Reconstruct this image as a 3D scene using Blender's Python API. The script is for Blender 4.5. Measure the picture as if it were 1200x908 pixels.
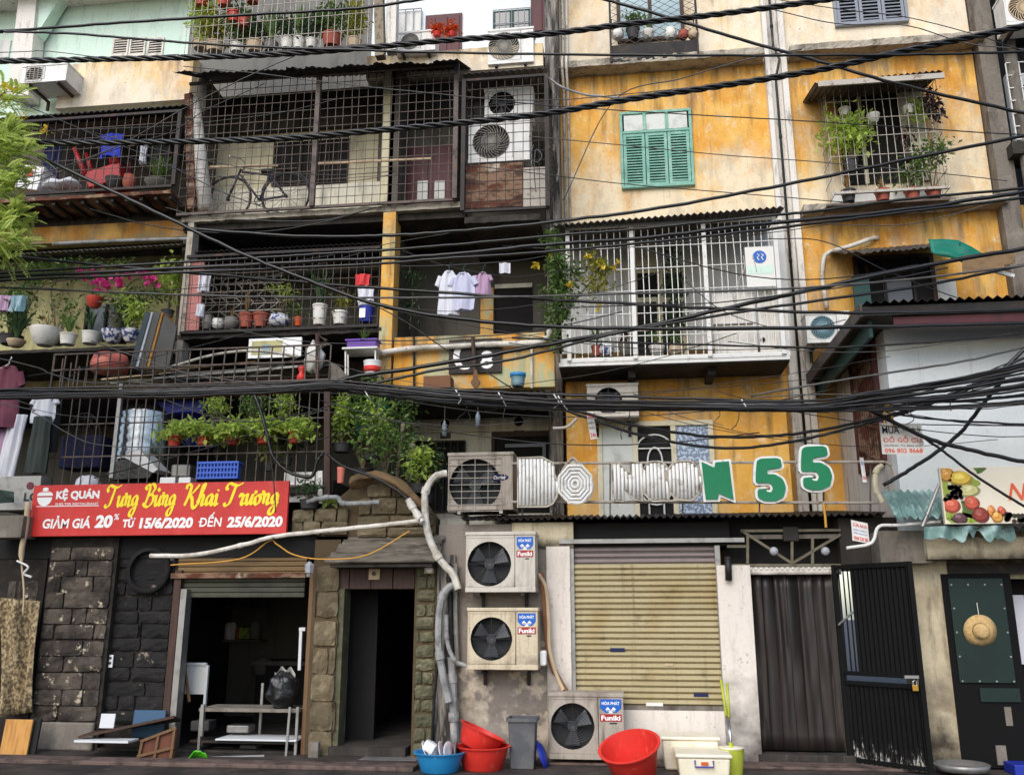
import bpy, bmesh, math, random
from mathutils import Vector, Matrix, noise as mnoise

for o in list(bpy.data.objects): bpy.data.objects.remove(o)
SC = bpy.context.scene
COL = SC.collection

# ------------------------------------------------------------------ camera, sky, sun, exposure
FPX, CAM_D, EYE, PITCH, YAW = 1050.0, 10.9, 1.6, math.radians(14.2), math.radians(7.0)
CAMPOS = Vector((0, -CAM_D, EYE))
FWD = Vector((-math.sin(YAW)*math.cos(PITCH), math.cos(YAW)*math.cos(PITCH), math.sin(PITCH)))
RGT = Vector((math.cos(YAW), math.sin(YAW), 0))
UPV = RGT.cross(FWD)
cd = bpy.data.cameras.new('camera'); cam = bpy.data.objects.new('camera', cd); COL.objects.link(cam)
cam.location = CAMPOS
cam.rotation_euler = (math.pi/2 + PITCH, 0, YAW)
cd.sensor_fit = 'HORIZONTAL'; cd.sensor_width = 36; cd.lens = FPX/1200*36
cd.clip_start = .1; cd.clip_end = 2000
SC.camera = cam

SUN_EL, SUN_AZ = math.radians(40), math.radians(-16)   # azimuth measured from straight behind the camera, negative = left
w = bpy.data.worlds.new('World'); SC.world = w; w.use_nodes = True
nt = w.node_tree; nt.nodes.clear()
sky = nt.nodes.new('ShaderNodeTexSky'); sky.sky_type = 'NISHITA'; sky.sun_disc = False
sky.sun_elevation = SUN_EL; sky.sun_rotation = math.radians(180) - SUN_AZ
sky.air_density = 1.0; sky.dust_density = 1.6; sky.ozone_density = 1.0
bg = nt.nodes.new('ShaderNodeBackground'); bg.inputs[1].default_value = .15
ow = nt.nodes.new('ShaderNodeOutputWorld')
nt.links.new(sky.outputs[0], bg.inputs[0]); nt.links.new(bg.outputs[0], ow.inputs[0])
sl = bpy.data.lights.new('sun', 'SUN'); sl.energy = 1.25; sl.angle = math.radians(45); sl.color = (1, .99, .975)
so = bpy.data.objects.new('sun', sl); COL.objects.link(so)
sd = Vector((math.sin(SUN_AZ)*math.cos(SUN_EL), -math.cos(SUN_AZ)*math.cos(SUN_EL), math.sin(SUN_EL)))
so.rotation_euler = sd.to_track_quat('Z', 'Y').to_euler()
so.location = (0, -8, 20)
SC.view_settings.view_transform = 'Standard'; SC.view_settings.look = 'None'
SC.view_settings.exposure = 0.66; SC.view_settings.gamma = 1; SC.view_settings.use_curve_mapping = False
SC.render.engine = 'CYCLES'
SC.cycles.max_bounces = 6; SC.cycles.transparent_max_bounces = 8
SC.cycles.use_denoising = True

# ------------------------------------------------------------------ photo pixel -> point on the plane y = Y
def P(px, py, Y):
    d = FWD + RGT*((px-600)/FPX) + UPV*((454-py)/FPX)
    return CAMPOS + d*((Y+CAM_D)/d.y)
def X(px, py, Y): return P(px, py, Y).x
def Z(px, py, Y): return P(px, py, Y).z
def R(x0, y0, x1, y1, Y):
    ym, xm = (y0+y1)/2, (x0+x1)/2
    return X(x0, ym, Y), X(x1, ym, Y), Z(xm, y1, Y), Z(xm, y0, Y)
def scale_at(px, py, Y): return (P(px+1, py, Y)-P(px, py, Y)).length     # metres per photo pixel

# ------------------------------------------------------------------ materials
def lin(c):
    f = lambda v: v/12.92 if v <= .04045 else ((v+.055)/1.055)**2.4
    return tuple(f(v/255) for v in c[:3]) + (1,)
MATS = {}
def mat(name, base, rough=.75, metal=0, layers=(), bump=0, bscale=30, transl=0, coat=0, spec=.35, rvar=0, emit=None, alpha=1):
    """base: sRGB 0-255; layers: dicts c, s(cale), st(retch), lo, hi, f(actor), g=(axis,k) gradient weight from Generated, e=detail"""
    if name in MATS: return MATS[name]
    m = bpy.data.materials.new(name); m.use_nodes = True; MATS[name] = m
    n = m.node_tree.nodes; L = m.node_tree.links
    b = n['Principled BSDF']; geo = n.new('ShaderNodeNewGeometry')
    b.inputs['Roughness'].default_value = rough; b.inputs['Metallic'].default_value = metal
    b.inputs['Specular IOR Level'].default_value = spec
    if coat: b.inputs['Coat Weight'].default_value = coat; b.inputs['Coat Roughness'].default_value = .15
    def tex(s, st, detail=6, rgh=.62, off=0):
        mp = n.new('ShaderNodeMapping'); mp.inputs['Scale'].default_value = st; mp.inputs['Location'].default_value = (off, off*.7, off*1.3)
        L.new(geo.outputs['Position'], mp.inputs[0])
        t = n.new('ShaderNodeTexNoise'); t.inputs['Scale'].default_value = s; t.inputs['Detail'].default_value = detail; t.inputs['Roughness'].default_value = rgh
        L.new(mp.outputs[0], t.inputs['Vector']); return t.outputs['Fac']
    cur = None
    base4 = lin(base)
    for i, ly in enumerate(layers):
        fac = tex(ly.get('s', 2), ly.get('st', (1, 1, 1)), ly.get('e', 6), ly.get('r', .62), i*7.3 + ly.get('o', 0))
        if 'g' in ly:
            ax, k = ly['g']
            tc = n.new('ShaderNodeTexCoord'); sx = n.new('ShaderNodeSeparateXYZ'); L.new(tc.outputs['Generated'], sx.inputs[0])
            ma = n.new('ShaderNodeMath'); ma.operation = 'MULTIPLY_ADD'; L.new(sx.outputs[ax], ma.inputs[0]); ma.inputs[1].default_value = k; L.new(fac, ma.inputs[2]); fac = ma.outputs[0]
        mr = n.new('ShaderNodeMapRange'); lo, hi = ly.get('lo', .5), ly.get('hi', .6); fl = ly.get('f', 1)
        mr.inputs[1].default_value = min(lo, hi); mr.inputs[2].default_value = max(lo, hi)
        mr.inputs[3].default_value = 0 if lo < hi else fl; mr.inputs[4].default_value = fl if lo < hi else 0; L.new(fac, mr.inputs[0])
        mx = n.new('ShaderNodeMix'); mx.data_type = 'RGBA'
        L.new(mr.outputs[0], mx.inputs[0])
        if cur is None: mx.inputs[6].default_value = base4
        else: L.new(cur, mx.inputs[6])
        mx.inputs[7].default_value = lin(ly['c']); cur = mx.outputs[2]
    if rvar:
        oi = n.new('ShaderNodeObjectInfo'); hs = n.new('ShaderNodeHueSaturation')
        mr = n.new('ShaderNodeMapRange'); mr.inputs[3].default_value = 1-rvar; mr.inputs[4].default_value = 1+rvar
        L.new(oi.outputs['Random'], mr.inputs[0]); L.new(mr.outputs[0], hs.inputs['Value'])
        if cur is None: hs.inputs['Color'].default_value = base4
        else: L.new(cur, hs.inputs['Color'])
        cur = hs.outputs[0]
    if cur is None: b.inputs['Base Color'].default_value = base4
    else: L.new(cur, b.inputs['Base Color'])
    if bump:
        bp = n.new('ShaderNodeBump'); bp.inputs['Strength'].default_value = bump; bp.inputs['Distance'].default_value = .02
        L.new(tex(bscale, (1, 1, 1), 5), bp.inputs['Height']); L.new(bp.outputs[0], b.inputs['Normal'])
    if transl:
        tr = n.new('ShaderNodeBsdfTranslucent'); ms = n.new('ShaderNodeMixShader'); ms.inputs[0].default_value = transl
        if cur is None: tr.inputs[0].default_value = base4
        else: L.new(cur, tr.inputs[0])
        L.new(b.outputs[0], ms.inputs[1]); L.new(tr.outputs[0], ms.inputs[2]); L.new(ms.outputs[0], n['Material Output'].inputs[0])
    if alpha < 1: b.inputs['Alpha'].default_value = alpha
    return m

GRIME = dict(c=(40, 34, 28), s=1.6, st=(2.2, 2.2, .55), lo=.5, hi=.72, f=.8)
STREAK = dict(c=(60, 53, 46), s=2.2, st=(3, 3, .5), lo=.52, hi=.76, f=.65, r=.7)
FINE = dict(c=(60, 52, 44), s=26, lo=.55, hi=.75, f=.35)
def yellow(name, k=-.55, lo=.12, base=(218, 160, 68), pale=(228, 212, 180), dirt=.6, hi=.22):
    return mat(name, base, .9, layers=[
        dict(c=(206, 134, 40), s=1.1, lo=.42, hi=.7, f=.75),
        dict(c=(232, 190, 108), s=1.7, st=(1.1, 1.1, .8), lo=.42, hi=.66, f=.8),
        dict(c=pale, s=1.5, st=(1.25, 1.25, .7), lo=lo, hi=hi, f=.96, g=(2, k), e=9, r=.72),
        dict(c=pale, s=7, st=(1.2, 1.2, .8), lo=.56, hi=.68, f=.7, e=8, r=.72),
        dict(c=(150, 136, 116), s=1.3, st=(1, 1, .7), lo=.5, hi=.74, f=.5),
        dict(c=(112, 94, 72), s=2.0, st=(4, 4, .2), lo=.6, hi=.8, f=dirt*.7, g=(2, .08), r=.7),
        dict(c=(172, 158, 138), s=2.3, st=(1.2, 1.2, .6), lo=.5, hi=.68, f=.55, o=31),
        dict(c=(78, 66, 54), s=2.0, st=(3, 3, .5), lo=.69, hi=.92, f=.7, g=(2, .25)),
        dict(c=(70, 58, 46), s=14, lo=.62, hi=.76, f=.55)], bump=.3, bscale=14)
M = dict(
    y_a=yellow('yellow_paint_upper', -.58, .14, hi=.36), y_top=yellow('yellow_paint_bleached', -.15, .2, hi=.5, base=(230, 196, 132), pale=(230, 218, 196), dirt=.5),
    y_solid=yellow('yellow_paint_sheltered', -.5, .42, hi=.55, dirt=.45),
    y_dark=yellow('ochre_paint_stained', -.3, .36, hi=.5, base=(178, 116, 40), pale=(140, 124, 84), dirt=.9),
    y_par=yellow('ochre_parapet', 0, .5, hi=.58, base=(214, 150, 52), pale=(178, 180, 142), dirt=.8),
    mint=mat('mint_plaster', (206, 228, 212), .9, layers=[dict(STREAK, f=.35), dict(c=(226, 226, 214), s=3, lo=.5, hi=.7, f=.5), dict(FINE, f=.2)], bump=.1),
    white_st=mat('white_plaster_stained', (222, 216, 206), .9, layers=[dict(STREAK, lo=.54, hi=.7, f=.7), dict(GRIME, f=.3), FINE], bump=.2),
    white_wall=mat('white_wall_paint', (224, 228, 227), .85, layers=[dict(c=(200, 204, 202), s=.9, st=(1, 1, .5), lo=.45, hi=.75, f=.6), dict(FINE, f=.15), dict(c=(120, 112, 100), s=3, st=(5, 5, .25), lo=.64, hi=.8, f=.4)], bump=.06),
    cream=mat('cream_plaster_dirty', (204, 190, 160), .9, layers=[dict(c=(150, 132, 104), s=2, lo=.45, hi=.65, f=.6), dict(STREAK, lo=.52, f=.8), dict(c=(50, 42, 34), s=2.4, lo=.9, hi=.5, f=.95, g=(2, .8)), FINE], bump=.3),
    concrete=mat('concrete_grimy', (120, 112, 102), .92, layers=[dict(GRIME, f=.85), dict(c=(150, 142, 130), s=5, lo=.52, hi=.66, f=.5), dict(STREAK, f=.7), FINE], bump=.35, bscale=24),
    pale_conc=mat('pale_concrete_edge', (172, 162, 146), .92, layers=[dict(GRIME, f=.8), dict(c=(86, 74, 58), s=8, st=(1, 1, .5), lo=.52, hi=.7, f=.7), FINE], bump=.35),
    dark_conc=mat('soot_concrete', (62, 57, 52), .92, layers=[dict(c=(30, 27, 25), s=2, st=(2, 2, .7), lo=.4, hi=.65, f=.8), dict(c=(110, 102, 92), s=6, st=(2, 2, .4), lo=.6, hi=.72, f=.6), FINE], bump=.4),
    blackcol=mat('black_stained_column', (158, 150, 140), .9, layers=[dict(c=(30, 28, 26), s=3, st=(3, 3, .3), lo=.36, hi=.56, f=.94), dict(c=(190, 180, 168), s=9, st=(3, 3, .4), lo=.6, hi=.68, f=.7)], bump=.4),
    grey_pl=mat('grey_plaster_worn', (138, 128, 118), .9, layers=[dict(c=(206, 190, 168), s=3.0, lo=.42, hi=.5, f=.85, g=(2, -.3)), dict(c=(72, 62, 52), s=2.6, lo=.5, hi=.68, f=.85, g=(2, -.08)), dict(c=(50, 44, 38), s=2.3, lo=.7, hi=.4, f=.92, g=(2, .9)), dict(c=(170, 160, 148), s=1.1, lo=.55, hi=.66, f=.4), FINE], bump=.4),
    white_pil=mat('white_pillar_paint', (222, 212, 200), .85, layers=[dict(c=(86, 80, 74), s=2.6, lo=.98, hi=.5, f=.95, g=(2, .95)), dict(c=(120, 104, 92), s=14, lo=.63, hi=.7, f=.6), dict(STREAK, f=.3), dict(FINE, f=.2)], bump=.15),
    olive=mat('olive_wall', (190, 182, 132), .9, layers=[dict(GRIME, f=.6), dict(STREAK, f=.5)], bump=.1),
    beige=mat('beige_wall', (206, 196, 164), .9, layers=[dict(GRIME, f=.5), dict(c=(210, 200, 170), s=2, lo=.5, hi=.65, f=.5)], bump=.1),
    lcream=mat('loggia_cream', (226, 220, 200), .85, layers=[dict(GRIME, f=.55), dict(STREAK, f=.35)], bump=.06),
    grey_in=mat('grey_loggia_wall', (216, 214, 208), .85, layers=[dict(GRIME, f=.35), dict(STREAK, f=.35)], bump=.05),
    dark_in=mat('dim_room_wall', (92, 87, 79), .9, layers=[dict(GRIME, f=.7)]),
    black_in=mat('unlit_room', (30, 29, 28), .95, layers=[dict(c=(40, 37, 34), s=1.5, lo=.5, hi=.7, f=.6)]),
    iron=mat('rusty_iron', (98, 88, 82), .7, .15, layers=[dict(c=(114, 80, 62), s=9, lo=.52, hi=.68, f=.6), dict(c=(52, 46, 42), s=5, lo=.5, hi=.6, f=.7)], bump=.2, bscale=60),
    irondk=mat('dark_iron', (44, 40, 38), .6, .3, layers=[dict(c=(96, 62, 44), s=8, lo=.56, hi=.66, f=.6)], bump=.1),
    bar_pale=mat('pale_painted_bars', (176, 168, 156), .6, .1, layers=[dict(c=(116, 86, 66), s=14, lo=.54, hi=.66, f=.7)]),
    bar_wht=mat('white_painted_bars', (216, 214, 208), .5, .05, layers=[dict(c=(140, 112, 90), s=10, lo=.58, hi=.7, f=.6)]),
    galv=mat('galvanised_metal', (150, 148, 144), .45, .6, layers=[dict(c=(90, 86, 80), s=6, lo=.5, hi=.7, f=.6)]),
    tin=mat('weathered_tin', (92, 86, 82), .65, .25, layers=[dict(c=(52, 44, 38), s=3, lo=.45, hi=.65, f=.85), dict(c=(120, 84, 58), s=6, lo=.6, hi=.72, f=.6), dict(c=(150, 144, 136), s=4, st=(4, .6, 1), lo=.6, hi=.7, f=.4)], bump=.1),
    tin_dk=mat('black_tin', (50, 46, 44), .7, .2, layers=[dict(c=(86, 62, 46), s=5, lo=.56, hi=.7, f=.6), dict(c=(26, 24, 23), s=3, lo=.45, hi=.6, f=.7)], bump=.15),
    rust=mat('rusty_sheet', (138, 110, 88), .85, .1, layers=[dict(c=(92, 50, 34), s=2.2, st=(1, 1, 2.4), lo=.46, hi=.54, f=.95), dict(c=(60, 38, 32), s=5, st=(1, 1, 2), lo=.52, hi=.62, f=.8), dict(c=(196, 186, 170), s=3, lo=.62, hi=.7, f=.8)], bump=.2),
    pipe_w=mat('white_pvc_pipe', (214, 208, 196), .5, layers=[dict(c=(150, 138, 120), s=5, lo=.45, hi=.66, f=.8), dict(c=(70, 60, 50), s=9, lo=.58, hi=.7, f=.8)]),
    pipe_g=mat('grey_pvc_pipe', (150, 150, 148), .5, layers=[dict(c=(84, 80, 76), s=5, lo=.46, hi=.66, f=.8), dict(c=(190, 186, 178), s=9, lo=.58, hi=.7, f=.6)]),
    pipe_dk=mat('black_drain_pipe', (34, 33, 32), .5, layers=[dict(c=(90, 84, 76), s=7, st=(1, 1, .4), lo=.58, hi=.7, f=.6)]),
    cable=mat('cable_black', (13, 13, 13), .38, spec=.5, layers=[dict(c=(36, 34, 32), s=5, lo=.55, hi=.7, f=.5)]),
    cable_g=mat('cable_grey', (84, 82, 80), .5, layers=[dict(c=(60, 58, 56), s=4, lo=.45, hi=.6, f=.7)]),
    rope=mat('yellow_rope', (206, 150, 62), .7),
    green=mat('green_window_paint', (120, 168, 150), .65, layers=[dict(c=(164, 194, 178), s=9, lo=.5, hi=.66, f=.6), dict(c=(46, 84, 70), s=5, lo=.55, hi=.7, f=.5)], bump=.1),
    bluegrey=mat('bluegrey_window_paint', (134, 138, 146), .6, layers=[dict(c=(150, 156, 168), s=10, lo=.55, hi=.66, f=.5)], bump=.1),
    maroon=mat('maroon_wood', (82, 36, 40), .55, layers=[dict(c=(50, 26, 28), s=4, lo=.5, hi=.7, f=.6)]),
    brownwood=mat('dark_brown_wood', (72, 50, 40), .65, layers=[dict(c=(44, 32, 28), s=5, st=(6, 6, .5), lo=.45, hi=.65, f=.7)], bump=.15),
    wood=mat('raw_wood', (112, 84, 58), .7, layers=[dict(c=(100, 66, 40), s=4, st=(8, 8, .6), lo=.45, hi=.65, f=.7)], bump=.1),
    yplank=mat('yellow_plank', (206, 150, 78), .6, layers=[dict(c=(164, 106, 48), s=3, st=(9, 9, .5), lo=.45, hi=.65, f=.7)]),
    glass=mat('dim_glass', (64, 74, 76), .12, spec=.6), glass_bl=mat('blue_glass', (108, 142, 150), .2, spec=.6, layers=[dict(c=(150, 176, 180), s=2, lo=.5, hi=.7, f=.5)]),
    frost=mat('frosted_pane', (196, 198, 190), .4, layers=[dict(c=(130, 130, 116), s=4, lo=.5, hi=.7, f=.6)]),
    ac=mat('aircon_ivory', (196, 188, 174), .5, layers=[dict(c=(160, 148, 130), s=2.2, st=(2, 2, .8), lo=.5, hi=.7, f=.6), dict(FINE, f=.25), dict(STREAK, f=.45), dict(c=(96, 80, 66), s=3, st=(2, 2, .8), lo=.66, hi=.4, f=.7, g=(2, 1.1))]),
    ac_y=mat('aircon_yellowed', (200, 186, 158), .55, layers=[dict(c=(150, 130, 100), s=2.4, st=(2, 2, .7), lo=.48, hi=.66, f=.65), dict(c=(110, 74, 48), s=5, st=(4, 4, .4), lo=.6, hi=.7, f=.6), dict(c=(84, 70, 58), s=3, lo=.75, hi=.4, f=.8, g=(2, 1.0)), FINE]),
    ac_w=mat('aircon_white', (222, 220, 214), .5, layers=[dict(c=(180, 172, 160), s=2.2, st=(2, 2, .8), lo=.52, hi=.7, f=.5), dict(STREAK, f=.3)]),
    ac_dk=mat('aircon_grimy', (166, 155, 142), .55, layers=[dict(c=(110, 98, 86), s=2.4, st=(2, 2, .7), lo=.48, hi=.66, f=.75), dict(c=(78, 68, 58), s=5, st=(3, 3, .4), lo=.56, hi=.7, f=.7), FINE]),
    fan=mat('fan_black', (66, 68, 71), .45), fan_g=mat('fan_grey', (120, 116, 106), .5), recess=mat('fan_recess', (44, 44, 45), .8),
    st_blue=mat('sticker_blue', (24, 92, 178), .35), st_red=mat('sticker_red', (160, 34, 36), .4), print_w=mat('print_white', (240, 238, 234), .5),
    print_y=mat('print_yellow', (250, 222, 40), .5), print_r=mat('print_red', (208, 52, 44), .5), print_k=mat('print_dark', (40, 36, 60), .5), print_or=mat('print_orange', (226, 96, 62), .5),
    red_sign=mat('red_banner', (206, 54, 48), .5, layers=[dict(c=(180, 42, 40), s=1.5, lo=.45, hi=.7, f=.6), dict(c=(214, 90, 80), s=5, st=(1, 1, .4), lo=.55, hi=.75, f=.5)], bump=.5, bscale=4),
    green_let=mat('green_letter_face', (14, 128, 84), .4, layers=[dict(c=(10, 104, 72), s=2, lo=.5, hi=.7, f=.5)]),
    white_let=mat('letter_white', (240, 239, 235), .5, layers=[dict(c=(150, 138, 122), s=8, lo=.54, hi=.68, f=.6)]),
    let_back=mat('letter_back_dirty', (196, 186, 170), .6, layers=[dict(c=(120, 96, 74), s=5, lo=.5, hi=.64, f=.75)]),
    leaf=mat('leaf_mid', (106, 126, 72), .5, layers=[dict(c=(112, 150, 62), s=9, lo=.45, hi=.62, f=.8), dict(c=(36, 66, 34), s=13, lo=.52, hi=.62, f=.8)], transl=.3),
    leaf_lt=mat('leaf_light', (182, 200, 100), .5, layers=[dict(c=(190, 212, 92), s=10, lo=.48, hi=.62, f=.8), dict(c=(92, 136, 48), s=12, lo=.54, hi=.64, f=.8)], transl=.45),
    leaf_dk=mat('leaf_dark', (70, 92, 62), .5, layers=[dict(c=(74, 108, 56), s=9, lo=.48, hi=.62, f=.8), dict(c=(24, 48, 30), s=13, lo=.52, hi=.62, f=.8)], transl=.25),
    leaf_ye=mat('leaf_yellowish', (150, 150, 52), .5, layers=[dict(c=(200, 180, 60), s=9, lo=.5, hi=.62, f=.8), dict(c=(84, 110, 44), s=12, lo=.5, hi=.6, f=.8)], transl=.35),
    leaf_pu=mat('leaf_purple', (70, 44, 52), .5, layers=[dict(c=(60, 74, 44), s=9, lo=.5, hi=.62, f=.8)], transl=.2),
    leaf_tr=mat('street_tree_leaf', (190, 206, 112), .5, layers=[dict(c=(214, 218, 120), s=5, lo=.48, hi=.62, f=.8), dict(c=(120, 152, 70), s=6, lo=.54, hi=.64, f=.8)], transl=.5),
    leaf_dry=mat('leaf_dry', (134, 104, 62), .8, layers=[dict(c=(86, 66, 44), s=9, lo=.5, hi=.62, f=.8)], transl=.2),
    magenta=mat('bougainvillea_petal', (224, 62, 150), .5, layers=[dict(c=(240, 120, 180), s=14, lo=.5, hi=.62, f=.7)], transl=.35),
    flower_y=mat('yellow_petal', (238, 208, 70), .5, transl=.3), flower_r=mat('orange_petal', (214, 96, 44), .6, transl=.2),
    stem=mat('plant_stem', (96, 84, 62), .8), bark=mat('pale_bark', (140, 128, 108), .85, layers=[dict(c=(90, 78, 62), s=12, lo=.5, hi=.6, f=.7)]),
    terra=mat('terracotta', (158, 82, 64), .75, layers=[dict(c=(112, 62, 50), s=7, lo=.5, hi=.66, f=.6)]), terra_r=mat('red_plastic_pot', (178, 62, 46), .5, layers=[dict(c=(130, 50, 42), s=5, lo=.5, hi=.66, f=.5)]),
    pot_w=mat('white_pot', (220, 216, 206), .45, layers=[dict(c=(160, 150, 136), s=5, lo=.5, hi=.68, f=.6)]), pot_blue=mat('blue_white_porcelain', (222, 222, 220), .3, layers=[dict(c=(48, 62, 120), s=14, lo=.5, hi=.54, f=.95, e=2)]),
    pot_gr=mat('grey_pot', (120, 116, 110), .8, layers=[dict(GRIME, f=.5)]), pot_dk=mat('charcoal_pot', (58, 56, 56), .7), pot_be=mat('beige_pot', (196, 172, 140), .7, layers=[dict(GRIME, f=.4)]),
    red_pl=mat('red_plastic', (214, 54, 44), .45, layers=[dict(c=(186, 40, 34), s=3, lo=.45, hi=.7, f=.6), dict(c=(222, 110, 96), s=20, st=(1, 1, .3), lo=.6, hi=.7, f=.5), dict(c=(120, 60, 48), s=4, lo=.6, hi=.75, f=.5)]), pink_pl=mat('faded_red_plastic', (220, 112, 96), .5, layers=[dict(c=(232, 150, 132), s=3, lo=.45, hi=.65, f=.6)]),
    blue_pl=mat('light_blue_plastic', (40, 134, 190), .45, layers=[dict(c=(30, 104, 156), s=4, lo=.5, hi=.7, f=.6), dict(c=(130, 180, 205), s=18, lo=.6, hi=.7, f=.5)]), navy_pl=mat('navy_plastic', (36, 52, 150), .4), basket=mat('blue_basket_plastic', (62, 100, 196), .45),
    purple=mat('purple_plastic', (104, 62, 158), .45), grey_pl2=mat('grey_plastic', (80, 82, 86), .5, layers=[dict(FINE, f=.3), dict(c=(120, 116, 110), s=4, lo=.5, hi=.7, f=.5)]), lime=mat('lime_plastic', (178, 186, 60), .5, layers=[dict(c=(140, 146, 60), s=5, lo=.5, hi=.7, f=.6)]), limegreen=mat('bright_green_plastic', (84, 196, 30), .4),
    cream_pl=mat('cream_plastic', (232, 224, 200), .4, layers=[dict(c=(200, 182, 150), s=2.5, lo=.48, hi=.7, f=.6), dict(c=(130, 112, 90), s=6, lo=.6, hi=.75, f=.5)]), black_pl=mat('black_film', (22, 22, 23), .28, spec=.6, bump=.6, bscale=22),
    white_pl=mat('white_plastic', (230, 230, 228), .4), purple2=mat('blue_violet_clip', (70, 60, 140), .4),
    steel=mat('steel_tank', (170, 172, 174), .16, .95, layers=[dict(c=(120, 122, 124), s=3, st=(1, 1, 4), lo=.45, hi=.65, f=.5)]),
    shutter=mat('yellow_roller_shutter', (178, 165, 128), .55, layers=[dict(c=(160, 134, 84), s=2, st=(1, 1, .7), lo=.48, hi=.66, f=.55), dict(c=(92, 76, 52), s=7, st=(.7, 1, 1), lo=.58, hi=.74, f=.6), dict(c=(104, 88, 62), s=2, st=(6, 6, .2), lo=.58, hi=.74, f=.6)], rvar=.07),
    shutter_t=mat('pinkish_shutter_top', (140, 126, 124), .6, layers=[dict(c=(104, 92, 90), s=3, lo=.5, hi=.7, f=.6)], rvar=.05),
    shutter_o=mat('olive_roller_shutter', (116, 92, 58), .6, layers=[dict(c=(76, 60, 40), s=3, st=(.5, 1, 2), lo=.45, hi=.65, f=.7)], rvar=.06), shutter_gn=mat('dull_green_slat', (74, 74, 60), .6, layers=[dict(c=(50, 50, 42), s=4, lo=.45, hi=.65, f=.7)]),
    stone=mat('cut_stone', (108, 96, 74), .92, layers=[dict(c=(84, 70, 50), s=3, lo=.46, hi=.64, f=.75), dict(c=(146, 134, 106), s=7, lo=.54, hi=.66, f=.5), dict(c=(40, 36, 30), s=2, lo=.54, hi=.7, f=.7), FINE], bump=.8, bscale=22, rvar=.2),
    stone_mo=mat('mossy_stone', (94, 92, 70), .92, layers=[dict(c=(72, 72, 54), s=3, lo=.46, hi=.64, f=.75), dict(c=(140, 132, 104), s=7, lo=.54, hi=.66, f=.5), FINE], bump=.7, bscale=16, rvar=.12),
    stone_dk=mat('sooty_stone', (84, 75, 66), .92, layers=[dict(c=(32, 28, 26), s=3, lo=.42, hi=.6, f=.85), dict(c=(190, 176, 152), s=7, lo=.59, hi=.64, f=.9, r=.7), FINE], bump=.8, bscale=14, rvar=.25),
    stone_bk=mat('blackened_stone', (34, 32, 31), .85, layers=[dict(c=(20, 19, 19), s=3, lo=.42, hi=.6, f=.85), dict(c=(140, 128, 112), s=6, lo=.63, hi=.67, f=.75, r=.7), FINE], bump=.7, bscale=14, rvar=.2),
    mortar=mat('dark_mortar', (40, 35, 31), .95, layers=[dict(c=(70, 62, 54), s=8, lo=.5, hi=.7, f=.6)], bump=.4), mortar_l=mat('tan_mortar', (84, 70, 50), .95, layers=[dict(c=(54, 46, 36), s=6, lo=.5, hi=.7, f=.6)], bump=.4),
    cloth_w=mat('white_cloth', (226, 226, 232), .85, transl=.15), cloth_k=mat('black_cloth', (34, 35, 36), .9), cloth_ma=mat('maroon_cloth', (112, 62, 76), .9, layers=[dict(c=(92, 48, 62), s=6, lo=.45, hi=.65, f=.6)]), cloth_pk=mat('pink_cloth', (190, 156, 184), .85, transl=.15), cloth_bl=mat('blue_cloth', (44, 60, 176), .8),
    cloth_lv=mat('lavender_check', (206, 206, 226), .85, transl=.15), cloth_gn=mat('dark_green_cloth', (60, 66, 62), .9), cloth_bd=mat('dark_blue_cloth', (36, 40, 76), .9),
    tarp=mat('brown_tarp', (120, 96, 66), .85, layers=[dict(c=(74, 60, 44), s=4, lo=.45, hi=.65, f=.7)], bump=.3), tarp_gn=mat('green_tarp', (12, 112, 92), .5, layers=[dict(c=(8, 84, 72), s=4, lo=.5, hi=.7, f=.6)]), teal=mat('teal_sheet', (112, 142, 136), .5, layers=[dict(c=(170, 196, 192), s=4, lo=.48, hi=.62, f=.8), dict(c=(58, 76, 72), s=3, lo=.5, hi=.66, f=.8)]),
    tealdk=mat('dark_teal_paint', (36, 70, 66), .6), greendoor=mat('dark_green_door', (18, 40, 33), .55, layers=[dict(c=(18, 34, 30), s=3, lo=.45, hi=.65, f=.7)]),
    blackdoor=mat('black_door_paint', (13, 13, 13), .75, spec=.15, layers=[dict(c=(190, 186, 178), s=12, st=(3, 3, .5), lo=.52, hi=.48, f=.9, g=(2, .5), r=.8), dict(c=(22, 21, 20), s=5, lo=.5, hi=.7, f=.6)]),
    blackp=mat('black_gate_paint', (14, 14, 14), .7, spec=.15), dullblue=mat('dull_blue_board', (52, 84, 112), .6), redbrown=mat('red_brown_panel', (104, 62, 46), .75, layers=[dict(c=(72, 44, 34), s=5, st=(5, 5, .6), lo=.45, hi=.65, f=.7)]), truss=mat('dull_truss_paint', (112, 104, 86), .7, layers=[dict(c=(70, 60, 46), s=7, lo=.5, hi=.65, f=.7)]), fruitbg=mat('fruit_sign_vinyl', (226, 214, 190), .4, layers=[dict(c=(236, 226, 206), s=1, lo=.4, hi=.6, f=.8)]),
    straw=mat('straw_hat', (204, 172, 118), .8, layers=[dict(c=(164, 130, 82), s=30, lo=.45, hi=.6, f=.5)], bump=.3, bscale=90), brass=mat('brass', (196, 150, 70), .35, .8),
    curtain=mat('brown_vinyl_curtain', (48, 41, 38), .42, layers=[dict(c=(32, 29, 29), s=2, st=(4, 4, .3), lo=.42, hi=.6, f=.8), dict(c=(80, 66, 56), s=2, st=(5, 5, .4), lo=.6, hi=.7, f=.5)], rvar=.12),
    cardb=mat('cardboard', (124, 86, 62), .85), card_gr=mat('grey_board', (92, 90, 86), .75, layers=[dict(c=(70, 66, 62), s=4, lo=.5, hi=.7, f=.5)]), slate=mat('slate_board', (62, 72, 78), .7), paper=mat('white_paper', (226, 222, 214), .8), white_bd=mat('white_board', (206, 208, 208), .5),
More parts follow.
